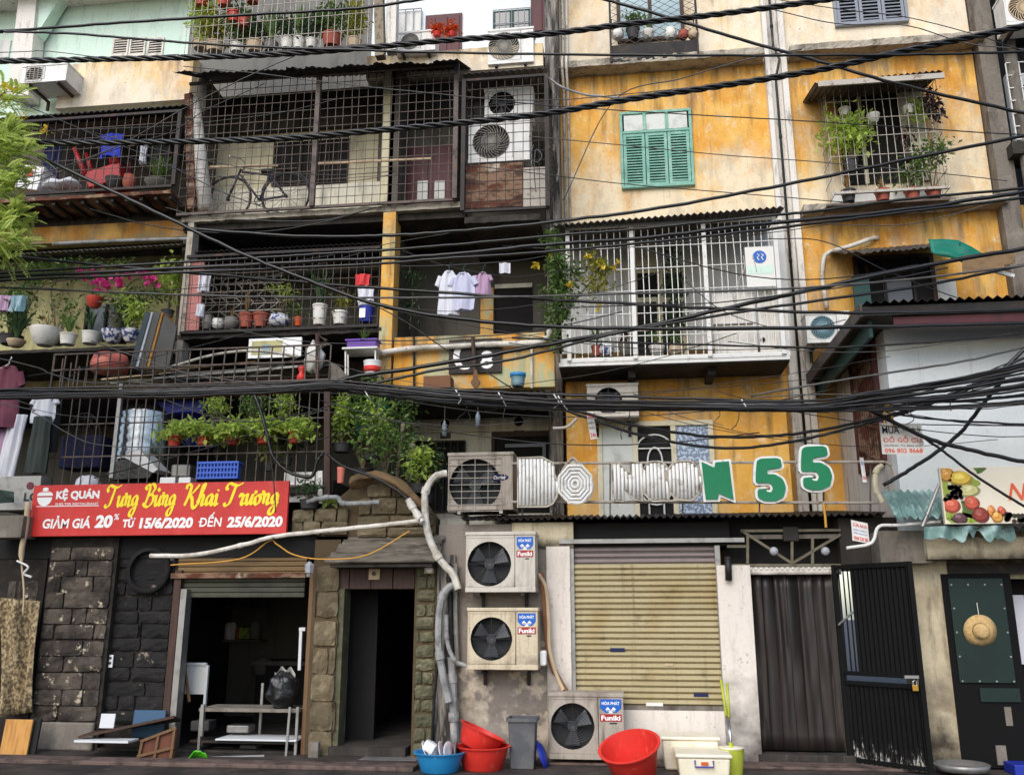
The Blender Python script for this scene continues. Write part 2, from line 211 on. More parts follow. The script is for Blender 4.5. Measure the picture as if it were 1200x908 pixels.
    pave=mat('pavement_damp', (70, 63, 58), .7, layers=[dict(c=(34, 31, 29), s=2, lo=.42, hi=.62, f=.85), dict(c=(104, 80, 72), s=6, lo=.56, hi=.68, f=.6), FINE], bump=.3), asphalt=mat('asphalt', (66, 65, 64), .85, layers=[dict(c=(50, 49, 48), s=3, lo=.45, hi=.65, f=.6)], bump=.4, bscale=80), kerb=mat('kerb_stone', (104, 86, 78), .85, layers=[dict(GRIME, f=.9), dict(c=(46, 40, 36), s=6, lo=.48, hi=.66, f=.8)], bump=.5),
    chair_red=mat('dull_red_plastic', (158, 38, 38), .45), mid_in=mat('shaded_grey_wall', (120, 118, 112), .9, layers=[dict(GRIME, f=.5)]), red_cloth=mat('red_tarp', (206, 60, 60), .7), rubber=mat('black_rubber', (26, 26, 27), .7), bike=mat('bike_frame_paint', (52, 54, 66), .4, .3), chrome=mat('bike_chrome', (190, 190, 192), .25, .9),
    pinkpanel=mat('faded_pink_board', (196, 130, 122), .8, layers=[dict(c=(170, 106, 102), s=3, lo=.5, hi=.7, f=.5)]), slatroof=mat('grey_slat_roof', (112, 104, 92), .85, layers=[dict(c=(64, 58, 50), s=5, st=(.6, 1, 3), lo=.45, hi=.62, f=.85), dict(c=(156, 146, 130), s=6, st=(.5, 1, 4), lo=.58, hi=.7, f=.6)], bump=.3), bulb=mat('lamp_bulb_glass', (196, 196, 202), .3, transl=.3),
    frame_cr=mat('cream_window_frame', (206, 196, 166), .6, layers=[dict(c=(150, 138, 104), s=6, lo=.5, hi=.7, f=.5)]), lace=mat('blue_lace_glass', (112, 128, 150), .35, layers=[dict(c=(190, 200, 212), s=26, lo=.5, hi=.56, f=.85, e=1)]), bottle=mat('clear_bottle', (150, 160, 168), .2, transl=.4),
)
# ------------------------------------------------------------------ object helpers
OFF = {}
def link(o, parent=None):
    COL.objects.link(o)
    if parent is not None: o.parent = parent
    OFF[o.name] = OFF[parent.name] if parent is not None else Vector((0, 0, 0))
    return o
def thing(name, label, cat, loc=(0, 0, 0), group=None, kind=None):
    o = bpy.data.objects.new(name, None); COL.objects.link(o); o.empty_display_size = .1
    o.location = loc; OFF[o.name] = Vector(loc)
    return tag(o, label, cat, group, kind)
def tag(o, label=None, cat=None, group=None, kind=None):
    if label: o['label'] = label
    if cat: o['category'] = cat
    if group: o['group'] = group
    if kind: o['kind'] = kind
    return o
def copies(o, deltas):
    r = []
    for d in deltas:
        c = o.copy(); COL.objects.link(c); c.location = o.location + Vector(d); OFF[c.name] = OFF.get(o.name, Vector()); r.append(c)
    return r

class MB:
    def __init__(s): s.v, s.f = [], []
    def add(s, vs, fs):
        b = len(s.v); s.v += [Vector(q) for q in vs]; s.f += [tuple(i+b for i in f) for f in fs]; return s
    def box(s, x0, x1, y0, y1, z0, z1):
        if x0 > x1: x0, x1 = x1, x0
        if y0 > y1: y0, y1 = y1, y0
        if z0 > z1: z0, z1 = z1, z0
        return s.add([(x0, y0, z0), (x1, y0, z0), (x1, y1, z0), (x0, y1, z0), (x0, y0, z1), (x1, y0, z1), (x1, y1, z1), (x0, y1, z1)],
                     [(0, 3, 2, 1), (4, 5, 6, 7), (0, 1, 5, 4), (1, 2, 6, 5), (2, 3, 7, 6), (3, 0, 4, 7)])
    def obox(s, M4, hx, hy, hz):
        c = [(a*hx, b*hy, d*hz) for d in (-1, 1) for b in (-1, 1) for a in (-1, 1)]
        return s.add([M4 @ Vector(q) for q in c], [(0, 2, 3, 1), (4, 5, 7, 6), (0, 1, 5, 4), (1, 3, 7, 5), (3, 2, 6, 7), (2, 0, 4, 6)])
    def bar(s, p, q, w, h=None):
        """square bar between two points"""
        h = h or w; p, q = Vector(p), Vector(q); d = q-p
        m = d.to_track_quat('Z', 'Y').to_matrix().to_4x4(); m.translation = (p+q)/2
        return s.obox(m, w/2, h/2, d.length/2)
    def tube(s, pts, r, n=6, caps=True, closed=False):
        pts = [Vector(p) for p in pts]; N = len(pts); rs = r if isinstance(r, (list, tuple)) else [r]*N
        vs, fs = [], []; prev = None
        for i, p in enumerate(pts):
            a = pts[(i-1) % N] if (i or closed) else p; b = pts[(i+1) % N] if (i < N-1 or closed) else p
            d = (b-a); d = d.normalized() if d.length > 1e-9 else Vector((0, 0, 1))
            if prev is None:
                u = d.orthogonal().normalized()
            else:
                u = prev - d*prev.dot(d); u = u.normalized() if u.length > 1e-6 else d.orthogonal().normalized()
            prev = u; w_ = d.cross(u)
            for k in range(n):
                t = 2*math.pi*k/n; vs.append(p + (u*math.cos(t)+w_*math.sin(t))*rs[i])
        for i in range(N if closed else N-1):
            j = (i+1) % N
            for k in range(n): fs.append((i*n+k, i*n+(k+1) % n, j*n+(k+1) % n, j*n+k))
        if caps and not closed: fs += [tuple(range(n-1, -1, -1)), tuple((N-1)*n+k for k in range(n))]
        return s.add(vs, fs)
    def cyl(s, p, q, r0, r1=None, n=16): return s.tube([p, q], [r0, r0 if r1 is None else r1], n)
    def lathe(s, prof, c=(0, 0, 0), n=24, M4=None, cap=True):
        vs, fs = [], []; N = len(prof)
        for r, z in prof:
            for k in range(n):
                t = 2*math.pi*k/n; q = Vector((r*math.cos(t), r*math.sin(t), z))
                vs.append((M4 @ q) if M4 else q+Vector(c))
        for i in range(N-1):
            for k in range(n): fs.append((i*n+k, i*n+(k+1) % n, (i+1)*n+(k+1) % n, (i+1)*n+k))
        if cap and prof[0][0] > 1e-4: fs.append(tuple(range(n-1, -1, -1)))
        if cap and prof[-1][0] > 1e-4: fs.append(tuple((N-1)*n+k for k in range(n)))
        return s.add(vs, fs)
    def prism(s, poly, y0, y1):
        """poly: (x, z) outline pushed from y0 to y1"""
        n = len(poly); a = sum(poly[i][0]*poly[(i+1) % n][1]-poly[(i+1) % n][0]*poly[i][1] for i in range(n))
        if a < 0: poly = poly[::-1]
        return s.add([(x, y0, z) for x, z in poly]+[(x, y1, z) for x, z in poly],
                     [tuple(range(n)), tuple(range(2*n-1, n-1, -1))]+[(i, i+n, (i+1) % n+n, (i+1) % n) for i in range(n)])
    def grid(s, fn, nu, nv):
        vs = [fn(i/nu, j/nv) for j in range(nv+1) for i in range(nu+1)]
        return s.add(vs, [(j*(nu+1)+i, j*(nu+1)+i+1, (j+1)*(nu+1)+i+1, (j+1)*(nu+1)+i) for j in range(nv) for i in range(nu)])
    def sheet(s, fn, nu, nv, th=.004):
        """closed thin sheet: front grid, back grid moved along +normal-ish y/z, rim"""
        a = len(s.v); s.grid(fn, nu, nv); b = len(s.v)
        off = Vector(th) if isinstance(th, (tuple, list, Vector)) else Vector((0, th, 0))
        s.v += [q+off for q in s.v[a:b]]
        nf = [(f[3]+(b-a), f[2]+(b-a), f[1]+(b-a), f[0]+(b-a)) for f in s.f[-nu*nv:]]
        s.f += nf; W = nu+1
        rim = [j for j in range(W)]+[j*W+nu for j in range(1, nv+1)]+[nv*W+i for i in range(nu-1, -1, -1)]+[j*W for j in range(nv-1, 0, -1)]
        for i in range(len(rim)):
            p, q = rim[i]+a, rim[(i+1) % len(rim)]+a; s.f.append((q, p, p+(b-a), q+(b-a)))
        return s
    def xf(s, M4): s.v = [M4 @ q for q in s.v]; return s
    def build(s, name, m, parent=None, smooth=False, bevel=0, auto=None, kind=None):
        me = bpy.data.meshes.new(name); off = OFF[parent.name] if parent is not None else Vector()
        me.from_pydata([tuple(q-off) for q in s.v], [], s.f); me.update()
        me.materials.append(M[m] if isinstance(m, str) else m)
        if smooth: me.polygons.foreach_set('use_smooth', [True]*len(me.polygons))
        if auto is not None:
            try: me.set_sharp_from_angle(angle=math.radians(auto))
            except Exception: pass
        o = link(bpy.data.objects.new(name, me), parent)
        if bevel:
            b = o.modifiers.new('bevel', 'BEVEL'); b.width = bevel; b.segments = 2; b.limit_method = 'ANGLE'
        if kind: o['kind'] = kind
        return o
def boxo(name, m, parent, x0, x1, y0, y1, z0, z1, bevel=0): return MB().box(x0, x1, y0, y1, z0, z1).build(name, m, parent, bevel=bevel)
def pbox(name, m, parent, rect, Y, depth, bevel=0):
    """box whose front face covers the pixel rect on plane Y, going back by depth"""
    x0, x1, z0, z1 = R(*rect, Y); return boxo(name, m, parent, x0, x1, Y, Y+depth, z0, z1, bevel)
def cat(pts, k=8):
    """catmull-rom through points"""
    pts = [Vector(p) for p in pts]
    if len(pts) < 3: return [pts[0].lerp(pts[-1], i/k) for i in range(k+1)]
    e = [2*pts[0]-pts[1]]+pts+[2*pts[-1]-pts[-2]]; out = []
    for i in range(1, len(e)-2):
        p0, p1, p2, p3 = e[i-1:i+3]
        for j in range(k):
            t = j/k; out.append(.5*((2*p1)+(p2-p0)*t+(2*p0-5*p1+4*p2-p3)*t*t+(3*p1-p0-3*p2+p3)*t**3))
    out.append(pts[-1]); return out

# corrugated roof: waves across x, sloping from front (y0,z0) to back (y1,z1)
def corr(mb, x0, x1, y0, z0, y1, z1, pitch=.075, amp=.014, th=.005, sag=0, rng=None, z0b=None, rag=0):
    n = max(4, int(abs(x1-x0)/pitch)*4); z0b = z0 if z0b is None else z0b
    rr = rng or random.Random(3); jag = [rr.uniform(-rag, rag) for _ in range(n+2)]
    def f(u, v):
        i = int(round(u*n)); zz = z0+(z0b-z0)*u
        return Vector((x0+(x1-x0)*u, y0+(y1-y0)*v + (jag[i//6*6]*(1-v)), zz+(z1-z0)*v+amp*math.cos(i*math.pi/2)-sag*4*u*(1-u)*(1-v)))
    return mb.sheet(f, n, 2, (0, 0, -th))

# leaves
def leaves(mb, pts, size, rng, droop=.3, asp=.45, var=.6):
    for p in pts:
        L = size*rng.uniform(1-var, 1+var); W = L*asp
        d = Vector((rng.gauss(0, 1), rng.gauss(0, 1), rng.gauss(0, .7)-droop)); d = d.normalized() if d.length > 1e-3 else Vector((1, 0, 0))
        s_ = d.cross(Vector((rng.gauss(0, .5), rng.gauss(0, .5), 1))).normalized(); nrm = s_.cross(d)
        p = Vector(p); mb.add([p, p+d*L*.5+s_*W*.5+nrm*L*.08, p+d*L, p+d*L*.5-s_*W*.5+nrm*L*.08], [(0, 1, 2), (0, 2, 3)])
def clump_pts(c, rad, n, rng, k=7, tight=.38):
    c = Vector(c); cs = []
    while len(cs) < k:
        q = Vector((rng.uniform(-1, 1), rng.uniform(-1, 1), rng.uniform(-1, 1)))
        if q.length < 1: cs.append(q*.8)
    out = []
    for _ in range(n):
        q = rng.choice(cs)+Vector((rng.gauss(0, tight), rng.gauss(0, tight), rng.gauss(0, tight)))
        out.append(c+Vector((q.x*rad[0], q.y*rad[1], q.z*rad[2])))
    return out, [c+Vector((q.x*rad[0], q.y*rad[1], q.z*rad[2])) for q in cs]
def spikes(mb, c, h, n, rng, spread=.5, w=.02, bend=.4):
    c = Vector(c)
    for _ in range(n):
        a = rng.uniform(0, 6.283); sp = rng.uniform(.15, 1)*spread; L = h*rng.uniform(.6, 1.1); o = Vector((math.cos(a), math.sin(a), 0)); side = Vector((-o.y, o.x, 0))
        ps = [c+o*(sp*L*t**1.3)+Vector((0, 0, L*(t-bend*sp*t*t))) for t in (0, .35, .7, 1)]
        ws = [w*.6, w, w*.7, .001]; vs = []
        for p, q in zip(ps, ws): vs += [p-side*q, p+side*q]
        mb.add(vs, [(0, 1, 3, 2), (2, 3, 5, 4), (4, 5, 7, 6)])
POTS = {
    'taper': [(.72, 0), (.95, .86), (1.04, .86), (1.04, 1), (.92, 1), (.88, .88), (0, .88)],
    'bowl': [(.5, 0), (.8, .25), (.98, .7), (1.08, .92), (1.08, 1), (.95, 1), (.9, .86), (0, .86)],
    'round': [(.55, 0), (.9, .25), (1, .55), (.85, .85), (.9, 1), (.78, 1), (.74, .86), (0, .86)],
    'bucket': [(.78, 0), (.97, .9), (1.03, .9), (1.03, 1), (.95, 1), (.9, .9), (0, .9)],
}
RNG = random.Random(11)
def pot_plant(label, px, py, Y, wpx, hpx, potm='terra', style='taper', fol=None, name='potted_plant', group=None, seed=None, catg=None):
    """pot standing with its base centre at pixel (px,py) on plane Y; fol: dict(kind, h, w, n, m, s) sizes in photo px"""
    rng = random.Random(seed if seed is not None else int(px*7+py*13)); s = scale_at(px, py, Y); b = P(px, py, Y)
    t = thing(name, label, catg or ('potted plant' if fol else 'pot'), b, group); r = wpx*s/2; h = hpx*s
    MB().lathe([(q*r, z*h) for q, z in POTS[style]], b, 20).build('pot', potm, t, True, auto=40)
    if fol:
        top = b+Vector((0, 0, h*.9)); fh, fw = fol['h']*s, fol['w']*s; n = fol.get('n', 160); mb = MB(); k = fol.get('kind', 'bush'); ls = fol.get('s', 5)*s
        fm = fol.get('m', 'leaf')
        if k == 'spiky':
            spikes(mb, top, fh, n, rng, spread=fw/2/max(fh, .01), w=ls*.25, bend=fol.get('bend', .5)); mb.build('foliage', fm, t, kind='stuff')
        else:
            cz = {'bush': .55, 'trail': -.1, 'tree': .68}[k] - (.3 if fol.get('drop') else 0); c = top+Vector((fol.get('dx', 0)*s, 0, fh*cz))
            rad = (fw/2*.8, min(fw/2*.8, .22), fh/2*.75 if k != 'tree' else fh*.28)
            pts, cs = clump_pts(c, rad, n, rng, fol.get('k', 7)); leaves(mb, pts, ls, rng); mb.build('foliage', fm, t, kind='stuff')
            sb = MB()
            for q in cs[:6]: sb.tube([top, top.lerp(q, .5)+Vector((rng.uniform(-.03, .03), 0, .02)), q], [max(.006, ls*.12), .006, .003], 5)
            sb.build('stem', 'stem', t)
        if fol.get('fl'):
            fb = MB(); pts, _ = clump_pts(c if k != 'spiky' else top+Vector((0, 0, fh*.7)), (fw/2*.8, .15, fh/2*.7), fol.get('fn', 25), rng, 5); leaves(fb, pts, ls*.8, rng, asp=.9); fb.build('blossom', fol['fl'], t, kind='stuff')
    return t

# text: font curve turned into a flat mesh and fitted to a rectangle
TCACHE = {}
def text_mesh(s, bold=0, shear=0):
    k = (s, bold, shear)
    if k in TCACHE: return TCACHE[k]
    cu = bpy.data.curves.new('txt', 'FONT'); cu.body = s; cu.offset = bold; cu.shear = shear; cu.resolution_u = 3; cu.fill_mode = 'FRONT'
    ob = bpy.data.objects.new('txt', cu); COL.objects.link(ob); bpy.context.view_layer.update()
    me = bpy.data.meshes.new_from_object(ob.evaluated_get(bpy.context.evaluated_depsgraph_get()))
    bpy.data.objects.remove(ob); bpy.data.curves.remove(cu)
    vs = [v.co.copy() for v in me.vertices]; fs = [tuple(p.vertices) for p in me.polygons]; bpy.data.meshes.remove(me)
    xs = [v.x for v in vs] or [0, 1]; ys = [v.y for v in vs] or [0, 1]
    TCACHE[k] = (vs, fs, min(xs), max(xs), min(ys), max(ys)); return TCACHE[k]
def text(s, origin, ux, uz, wid, hei, m, parent, bold=.012, shear=0, name='lettering', keep=False):
    """writes s into the rectangle with lower-left corner origin, spanned by ux*wid and uz*hei"""
    dbar = s.startswith('Đ')
    vs, fs, x0, x1, y0, y1 = text_mesh('D'+s[1:] if dbar else s, bold, shear)
    if not fs: return None
    ux, uz, origin = Vector(ux), Vector(uz), Vector(origin)
    mb = MB(); mb.add([origin+ux*((v.x-x0)/(x1-x0)*wid)+uz*((v.y-y0)/(y1-y0)*hei) for v in vs], fs)
    if dbar:
        ch = hei*.68; a, b = -.1*ch, .32*ch; yn = ux.cross(uz).normalized()*-.001
        if yn.y > 0: yn = -yn
        mb.add([origin+ux*q+uz*(ch*k)+yn for q, k in ((a, .44), (b, .44), (b, .56), (a, .56))], [(0, 1, 2, 3)])
    return mb.build(name, m, parent, kind='stuff')
def ptext(s, rect, Y, m, parent, **k):
    x0, x1, z0, z1 = R(*rect, Y); return text(s, (x0, Y, z0), (1, 0, 0), (0, 0, 1), x1-x0, z1-z0, m, parent, **k)
# ------------------------------------------------------------------ setting
YG, YC, YU = 0.0, 1.0, 2.4
g = MB().box(-300, 300, -300, 300, -.6, -.14).build('road', 'asphalt'); g['kind'] = 'structure'
pv = MB().box(-40, 40, -2.6, 9, -.4, 0).build('pavement', 'pave'); pv['kind'] = 'structure'
kb = MB().box(-40, 40, -2.78, -2.604, -.4, -.01).build('kerb', 'kerb', bevel=.02); kb['kind'] = 'structure'

st = MB().box(-9.5, X(487, 900, -.9), -1.02, -.72, 0, .045).box(X(620, 900, -.9), X(1110, 900, -.9), -.4, -.05, 0, .03).build('path', 'kerb', bevel=.01); st['kind'] = 'structure'

def louvre_window(parent, rect, Y, leaves_n, m, top=0, nsl=18, paneM='frost', name='window', back='black_in'):
    x0, x1, z0, z1 = R(*rect, Y); fw = .045; f = MB()
    f.box(x0, x1, Y-.05, Y+.04, z1-fw, z1).box(x0, x1, Y-.07, Y+.04, z0, z0+fw)
    f.box(x0, x0+fw, Y-.05, Y+.04, z0+fw, z1-fw).box(x1-fw, x1, Y-.05, Y+.04, z0+fw, z1-fw)
    zt = z1-(z1-z0)*top
    if top: f.box(x0+fw, x1-fw, Y-.045, Y+.03, zt-fw/2, zt+fw/2)
    wn = f.build(name, m, parent, bevel=.006)
    boxo('backing', back, wn, x0+.02, x1-.02, Y-.004, Y-.002, z0+.02, z1-.02)
    W = (x1-x0-2*fw)/leaves_n
    for i in range(leaves_n):
        a, b = x0+fw+i*W+.006, x0+fw+(i+1)*W-.006
        if top: boxo('pane', paneM, wn, a+.02, b-.02, Y-.03, Y-.01, zt+fw/2+.01, z1-fw-.01); boxo('glazing_bar', m, wn, b-.02, b+.032, Y-.048, Y-.008, zt+fw/2, z1-fw) if i < leaves_n-1 else None
        zb, ztp = z0+fw+.005, zt-fw/2-.005; s = .05
        lf = MB().box(a, a+s, Y-.035, Y, zb, ztp).box(b-s, b, Y-.035, Y, zb, ztp).box(a+s, b-s, Y-.033, Y, zb, zb+s).box(a+s, b-s, Y-.033, Y, ztp-s, ztp).build('shutter_leaf', m, wn, bevel=.004)
        hh = (ztp-zb-2*s)/nsl
        m4 = Matrix.Translation(((a+b)/2, Y-.022, zb+s+hh/2)) @ Matrix.Rotation(math.radians(-38), 4, 'X')
        sl0 = MB().obox(m4, (b-a-2*s)/2, .004, hh*.62).build('slat', m, wn)
        for k, c in enumerate(copies(sl0, [(0, 0, hh*j) for j in range(1, nsl)])): pass
    return wn

def grille(rect_world, Y, nx, nz, r, m, parent, name='grille', jitter=.0, rng=None, skipz=(), thick_top=False):
    x0, x1, z0, z1 = rect_world; mb = MB(); rng = rng or random.Random(5)
    for i in range(nx+1):
        x = x0+(x1-x0)*i/nx; j = rng.uniform(-jitter, jitter); zm = z0+(z1-z0)*rng.uniform(.3, .7); xm = x+rng.uniform(-1.6, 1.6)*jitter
        mb.bar((x+j, Y, z0), (xm, Y, zm), r); mb.bar((xm, Y, zm), (x+rng.uniform(-jitter, jitter), Y, z1), r)
    for k in range(nz+1):
        z = z0+(z1-z0)*k/nz; mb.bar((x0, Y-r*.8, z+rng.uniform(-jitter, jitter)), (x1, Y-r*.8, z+rng.uniform(-jitter, jitter)), r)
    return mb.build(name, m, parent, kind='stuff')

# ------------------------------------------------------------------ yellow apartment building (centre and right)
xL, xP0, xP1, xR = X(652, 160, YU), X(905, 200, YU), X(936, 260, YU), X(1152, 150, YU)
zL3, zL2 = Z(780, 80, YU), Z(1010, 250, YU)        # ledges
zF2, zF1 = Z(790, 436, YU)-.1, 2.55; YW, Y3, YO = 1.9, 1.9, 1.45
yb = thing('apartment_building', 'weathered yellow plaster apartment block with white pilaster and green shuttered window', 'building', (xL, YU, 0))
def wall(m, x0, x1, z0, z1, par=yb, Y=YU, th=.25, name='wall'): return boxo(name, m, par, x0, x1, Y, Y+th, z0, z1)
wall('y_top', xL, xP0, zL3, 13.6); wall('y_a', xL, xP0, Z(780, 255, YU)-.5, zL3)
wall('y_top', xP1, xR, zL3, 13.6); wall('y_a', xP1, xR, zL2, zL3); wall('y_solid', xP1, xR+.6, 2.2, zL2)
wall('grey_in', xL, xP0, zF2+.3, Z(780, 255, YU)-.5, Y=YW); wall('y_solid', X(664, 520, YO), X(924, 520, YO), 2.0, zF2+.1, Y=YO, th=YU-YO-.01); wall('y_solid', xL, xP0, 2.0, zF2+.3)
# ledges
for nm, a, b, z in (('ledge', xL-.02, xP0-.03, zL3), ('ledge', xP1+.03, xR+.1, zL3), ('ledge', xP1+.03, xR+.1, zL2)):
    def f(u, v, a=a, b=b, z=z):
        return Vector((a+(b-a)*u, YU-.3+mnoise.noise((u*40, z, v*3))*.015, z-.06+.12*v+mnoise.noise((u*23, v*5, z))*.012))
    MB().sheet(f, 60, 3, (0, .3, 0)).build(nm, 'pale_conc', yb)
# pilaster with a drain pipe in the middle
boxo('pilaster', 'white_st', yb, xP0, (xP0+xP1)/2-.1, YU-.12, YU+.25, 2.2, 13.6)
boxo('pilaster', 'white_st', yb, (xP0+xP1)/2+.08, xP1, YU-.12, YU+.25, 2.2, 13.6)
boxo('pilaster_groove', 'white_st', yb, (xP0+xP1)/2-.1, (xP0+xP1)/2+.08, YU-.02, YU+.25, 2.2, 13.6)
MB().tube([((xP0+xP1)/2-.02, YU-.1, 13.6), ((xP0+xP1)/2-.02, YU-.1, zL3+.2), ((xP0+xP1)/2+.05, YU-.16, zL3-.1), ((xP0+xP1)/2-.02, YU-.1, zL3-.4), ((xP0+xP1)/2-.02, YU-.1, 2.3)], .02, 8).build('drain_pipe', 'pipe_dk', yb, True)
for pz in (12.2, 10.9, 8.9, 6.8, 4.6): MB().cyl(((xP0+xP1)/2-.02, YU-.1, pz), ((xP0+xP1)/2-.02, YU-.1, pz+.06), .026, n=10).build('pipe_collar', 'pipe_dk', yb, True)
boxo('pilaster', 'concrete', yb, xR+.02, xR+.28, YU-.2, YU+.3, 2.2, 13.6)
MB().tube([(xR+.42, YU-.3, 13.6), (xR+.42, YU-.3, 2.3)], .09, 10).build('drain_pipe', 'concrete', yb, True)
# left stained corner column and its pipes
cx0, cx1 = X(641, 160, 1.9), X(655, 160, 1.9)
boxo('corner_column', 'blackcol', yb, cx0-.02, cx1, 1.9, 2.9, 2.3, 13.6)
for dx, r, m_ in ((.06, .024, 'pipe_w'), (.13, .022, 'pipe_w')):
    MB().tube([(cx1+dx, 2.33, 13.6), (cx1+dx, 2.33, zL3+.35), (cx1+dx, 2.03, zL3+.1), (cx1+dx, 2.03, zL3-.12), (cx1+dx, 2.33, zL3-.35), (cx1+dx, 2.33, 7.4)], r, 8).build('drain_pipe', m_, yb, True)
# floor slabs behind, roof
boxo('slab', 'concrete', yb, xL, xR, YU+.25, 7, 13.4, 13.6)
# windows
louvre_window(yb, (727, 131, 812, 221), YU, 3, 'green', top=.27, nsl=17)
louvre_window(yb, (974, -50, 1060, 31), YU, 3, 'bluegrey', top=0, nsl=18)
w4 = R(722, -50, 800, 46, YU)
wn = MB().box(w4[0], w4[0]+.06, YU-.05, YU+.05, w4[2], w4[3]).box(w4[1]-.06, w4[1], YU-.05, YU+.05, w4[2], w4[3]).box((w4[0]+w4[1])/2-.03, (w4[0]+w4[1])/2+.03, YU-.05, YU+.05, w4[2], w4[3]).box(w4[0], w4[1], YU-.06, YU+.05, w4[2]-.05, w4[2]).build('window', 'brownwood', yb)
boxo('pane', 'glass_bl', wn, w4[0]+.06, (w4[0]+w4[1])/2-.03, YU-.03, YU-.01, w4[2], w4[3]); boxo('pane', 'glass_bl', wn, (w4[0]+w4[1])/2+.03, w4[1]-.06, YU-.03, YU-.01, w4[2], w4[3])
# planter cage under the fourth floor window
a0, a1, b0, b1 = R(716, 50, 818, 70, 2.1)
pc = thing('window_cage', 'dark window planter cage with diamond mesh above the orange wall', 'window cage', (a0, 2.1, b0))
boxo('planter_box', 'tin_dk', pc, a0, a1, 2.1, YU-.01, b0, b1, .01)
mb = MB(); hz = 1.0
n = 7
for i in range(-8, n+1):
    for sgn in (1, -1):
        p, q = Vector((a0+(a1-a0)*i/n, 2.08, b1 if sgn > 0 else b1+hz)), Vector((a0+(a1-a0)*(i+8)/n, 2.08, b1+hz if sgn > 0 else b1))
        t0 = max(0, (a0-p.x)/(q.x-p.x)); t1 = min(1, (a1-p.x)/(q.x-p.x))
        if t1 > t0: mb.bar(p.lerp(q, t0), p.lerp(q, t1), .006)
mb.build('grille', 'iron', pc, kind='stuff')
for x in (a0, a1): MB().bar((x, 2.09, b0), (x, 2.09, b1+hz), .035).build('post', 'irondk', pc)
for x in (a0+.02, a1-.02):
    MB().bar((x, YU-.02, b1+.5), (x, 2.11, b1+.5), .02).build('stay', 'irondk', pc)

# first-floor window behind the letters
f0 = R(704, 500, 836, 640, YO)
wn = MB(); xa, xb, za, zb = f0
c1, c2 = X(745, 540, YO), X(790, 540, YO)
for x in (xa, c1, c2, xb): wn.box(x-.035, x+.035, YO-.06, YO+.03, za, zb)
wn.box(xa-.035, xb+.035, YO-.064, YO+.03, zb, zb+.07)
wn = wn.build('window', 'frame_cr', yb, bevel=.005)
boxo('curtain_panel', 'frost', wn, xa+.035, c1-.035, YO-.03, YO-.01, za, zb); boxo('opening', 'black_in', wn, c1+.035, c2-.035, YO-.012, YO-.006, za, zb); boxo('pane', 'lace', wn, c2+.035, xb-.035, YO-.03, YO-.01, za, zb)
mb = MB(); cm = (c1+c2)/2
for hw, zt in ((.24, zb-.12), (.1, zb-.3)):
    arc = [(cm-hw, YO-.05, za)]+[(cm-hw*math.cos(t*math.pi/10), YO-.05, zt-.2+.2*math.sin(t*math.pi/10)) for t in range(11)]+[(cm+hw, YO-.05, za)]
    mb.tube(arc, .012, 5)
for k in range(4): mb.bar((c1, YO-.05, za+(zb-za)*(.15+.22*k)), (c2, YO-.05, za+(zb-za)*(.15+.22*k)), .014)
mb.tube([(cm+.2*math.cos(t*math.pi/10), YO-.055, za+.75-.2*math.sin(t*math.pi/10)) for t in range(11)], .012, 5)
mb.build('grille', 'bar_wht', wn, kind='stuff')

# second-floor right window with its broken tin hood
f0 = R(1003, 300, 1098, 400, YU)
xa, xb, za, zb = f0
wn = MB().box(xa, xb, YU-.06, YU+.02, zb-.06, zb).box(xa, xa+.06, YU-.06, YU+.02, za, zb-.06).box(xb-.06, xb, YU-.06, YU+.02, za, zb-.06).build('window', 'brownwood', yb)
boxo('opening', 'black_in', wn, xa+.06, xb-.06, YU-.02, YU-.01, za, zb-.06)
for k in range(12): MB().obox(Matrix.Translation((X(1052, 350, YU), YU-.05, Z(1052, 355, YU)-.38+.035*k+.3)) @ Matrix.Rotation(.6, 4, 'X'), .2, .003, .02).build('slat', 'bluegrey', wn)
for px in (1018, 1038, 1072): MB().bar((X(px, 340, YU-.07), YU-.07, za), (X(px, 340, YU-.07), YU-.07, zb-.06), .035).build('mullion', 'irondk', wn)
xs = R(996, 330, 1015, 370, YU-.1); boxo('open_shutter', 'tealdk', wn, xs[0], xs[1], YU-.35, YU-.3, xs[2]-.2, xs[3])
xs = R(1098, 328, 1122, 380, YU); boxo('side_panel', 'grey_in', wn, xs[0], xs[1], YU-.03, YU+.01, xs[2], xs[3])
hd = MB(); a0 = X(985, 295, 1.7); a1 = X(1125, 290, 1.7)
corr(hd, a0, a1, 1.65, Z(1000, 297, 1.65), YU-.01, Z(1000, 293, 1.65)+.28, pitch=.09, z0b=Z(1110, 287, 1.65), rag=.06)
tag(hd.build('tin_awning', 'tin'), 'short rusty corrugated hood sagging over the dark right window', 'awning')
gt = MB()
def f(u, v): return P(1088+70*u+4*v, 280+22*u-8*(1-v)*math.sin(u*3)+16*v, 1.7-.1*v)+Vector((0, mnoise.noise((u*4, v*3, 1))*.05, mnoise.noise((u*5, v*3, 7))*.04))
gt.sheet(f, 14, 6, (0, .01, 0)); tag(gt.build('tarp', 'tarp_gn', smooth=True), 'torn green tarpaulin scrap flapping above the dark right window', 'tarp')
bt = MB()
def f(u, v): return P(1128+62*u, 300-8*u+(22-6*u)*v, 1.5-.2*v)
bt.sheet(f, 6, 3, (0, .01, 0)); tag(bt.build('awning_flap', 'tarp'), 'brown awning flap beside the torn green tarpaulin', 'awning')
wp = MB().bar(P(1135, 308, 1.5), P(1188, 324, 1.5), .05); tag(wp.build('awning_strut', 'white_let'), 'white painted strut under the brown awning flap', 'strut')
wp = MB().tube(cat([P(1028, 279, YU-.02), P(1020, 280, YU-.12), P(998, 288, YU-.12), P(972, 296, YU-.1), P(965, 305, YU-.1), P(964, 330, YU-.1), P(969, 362, YU-.1)], 5), .035, 8)
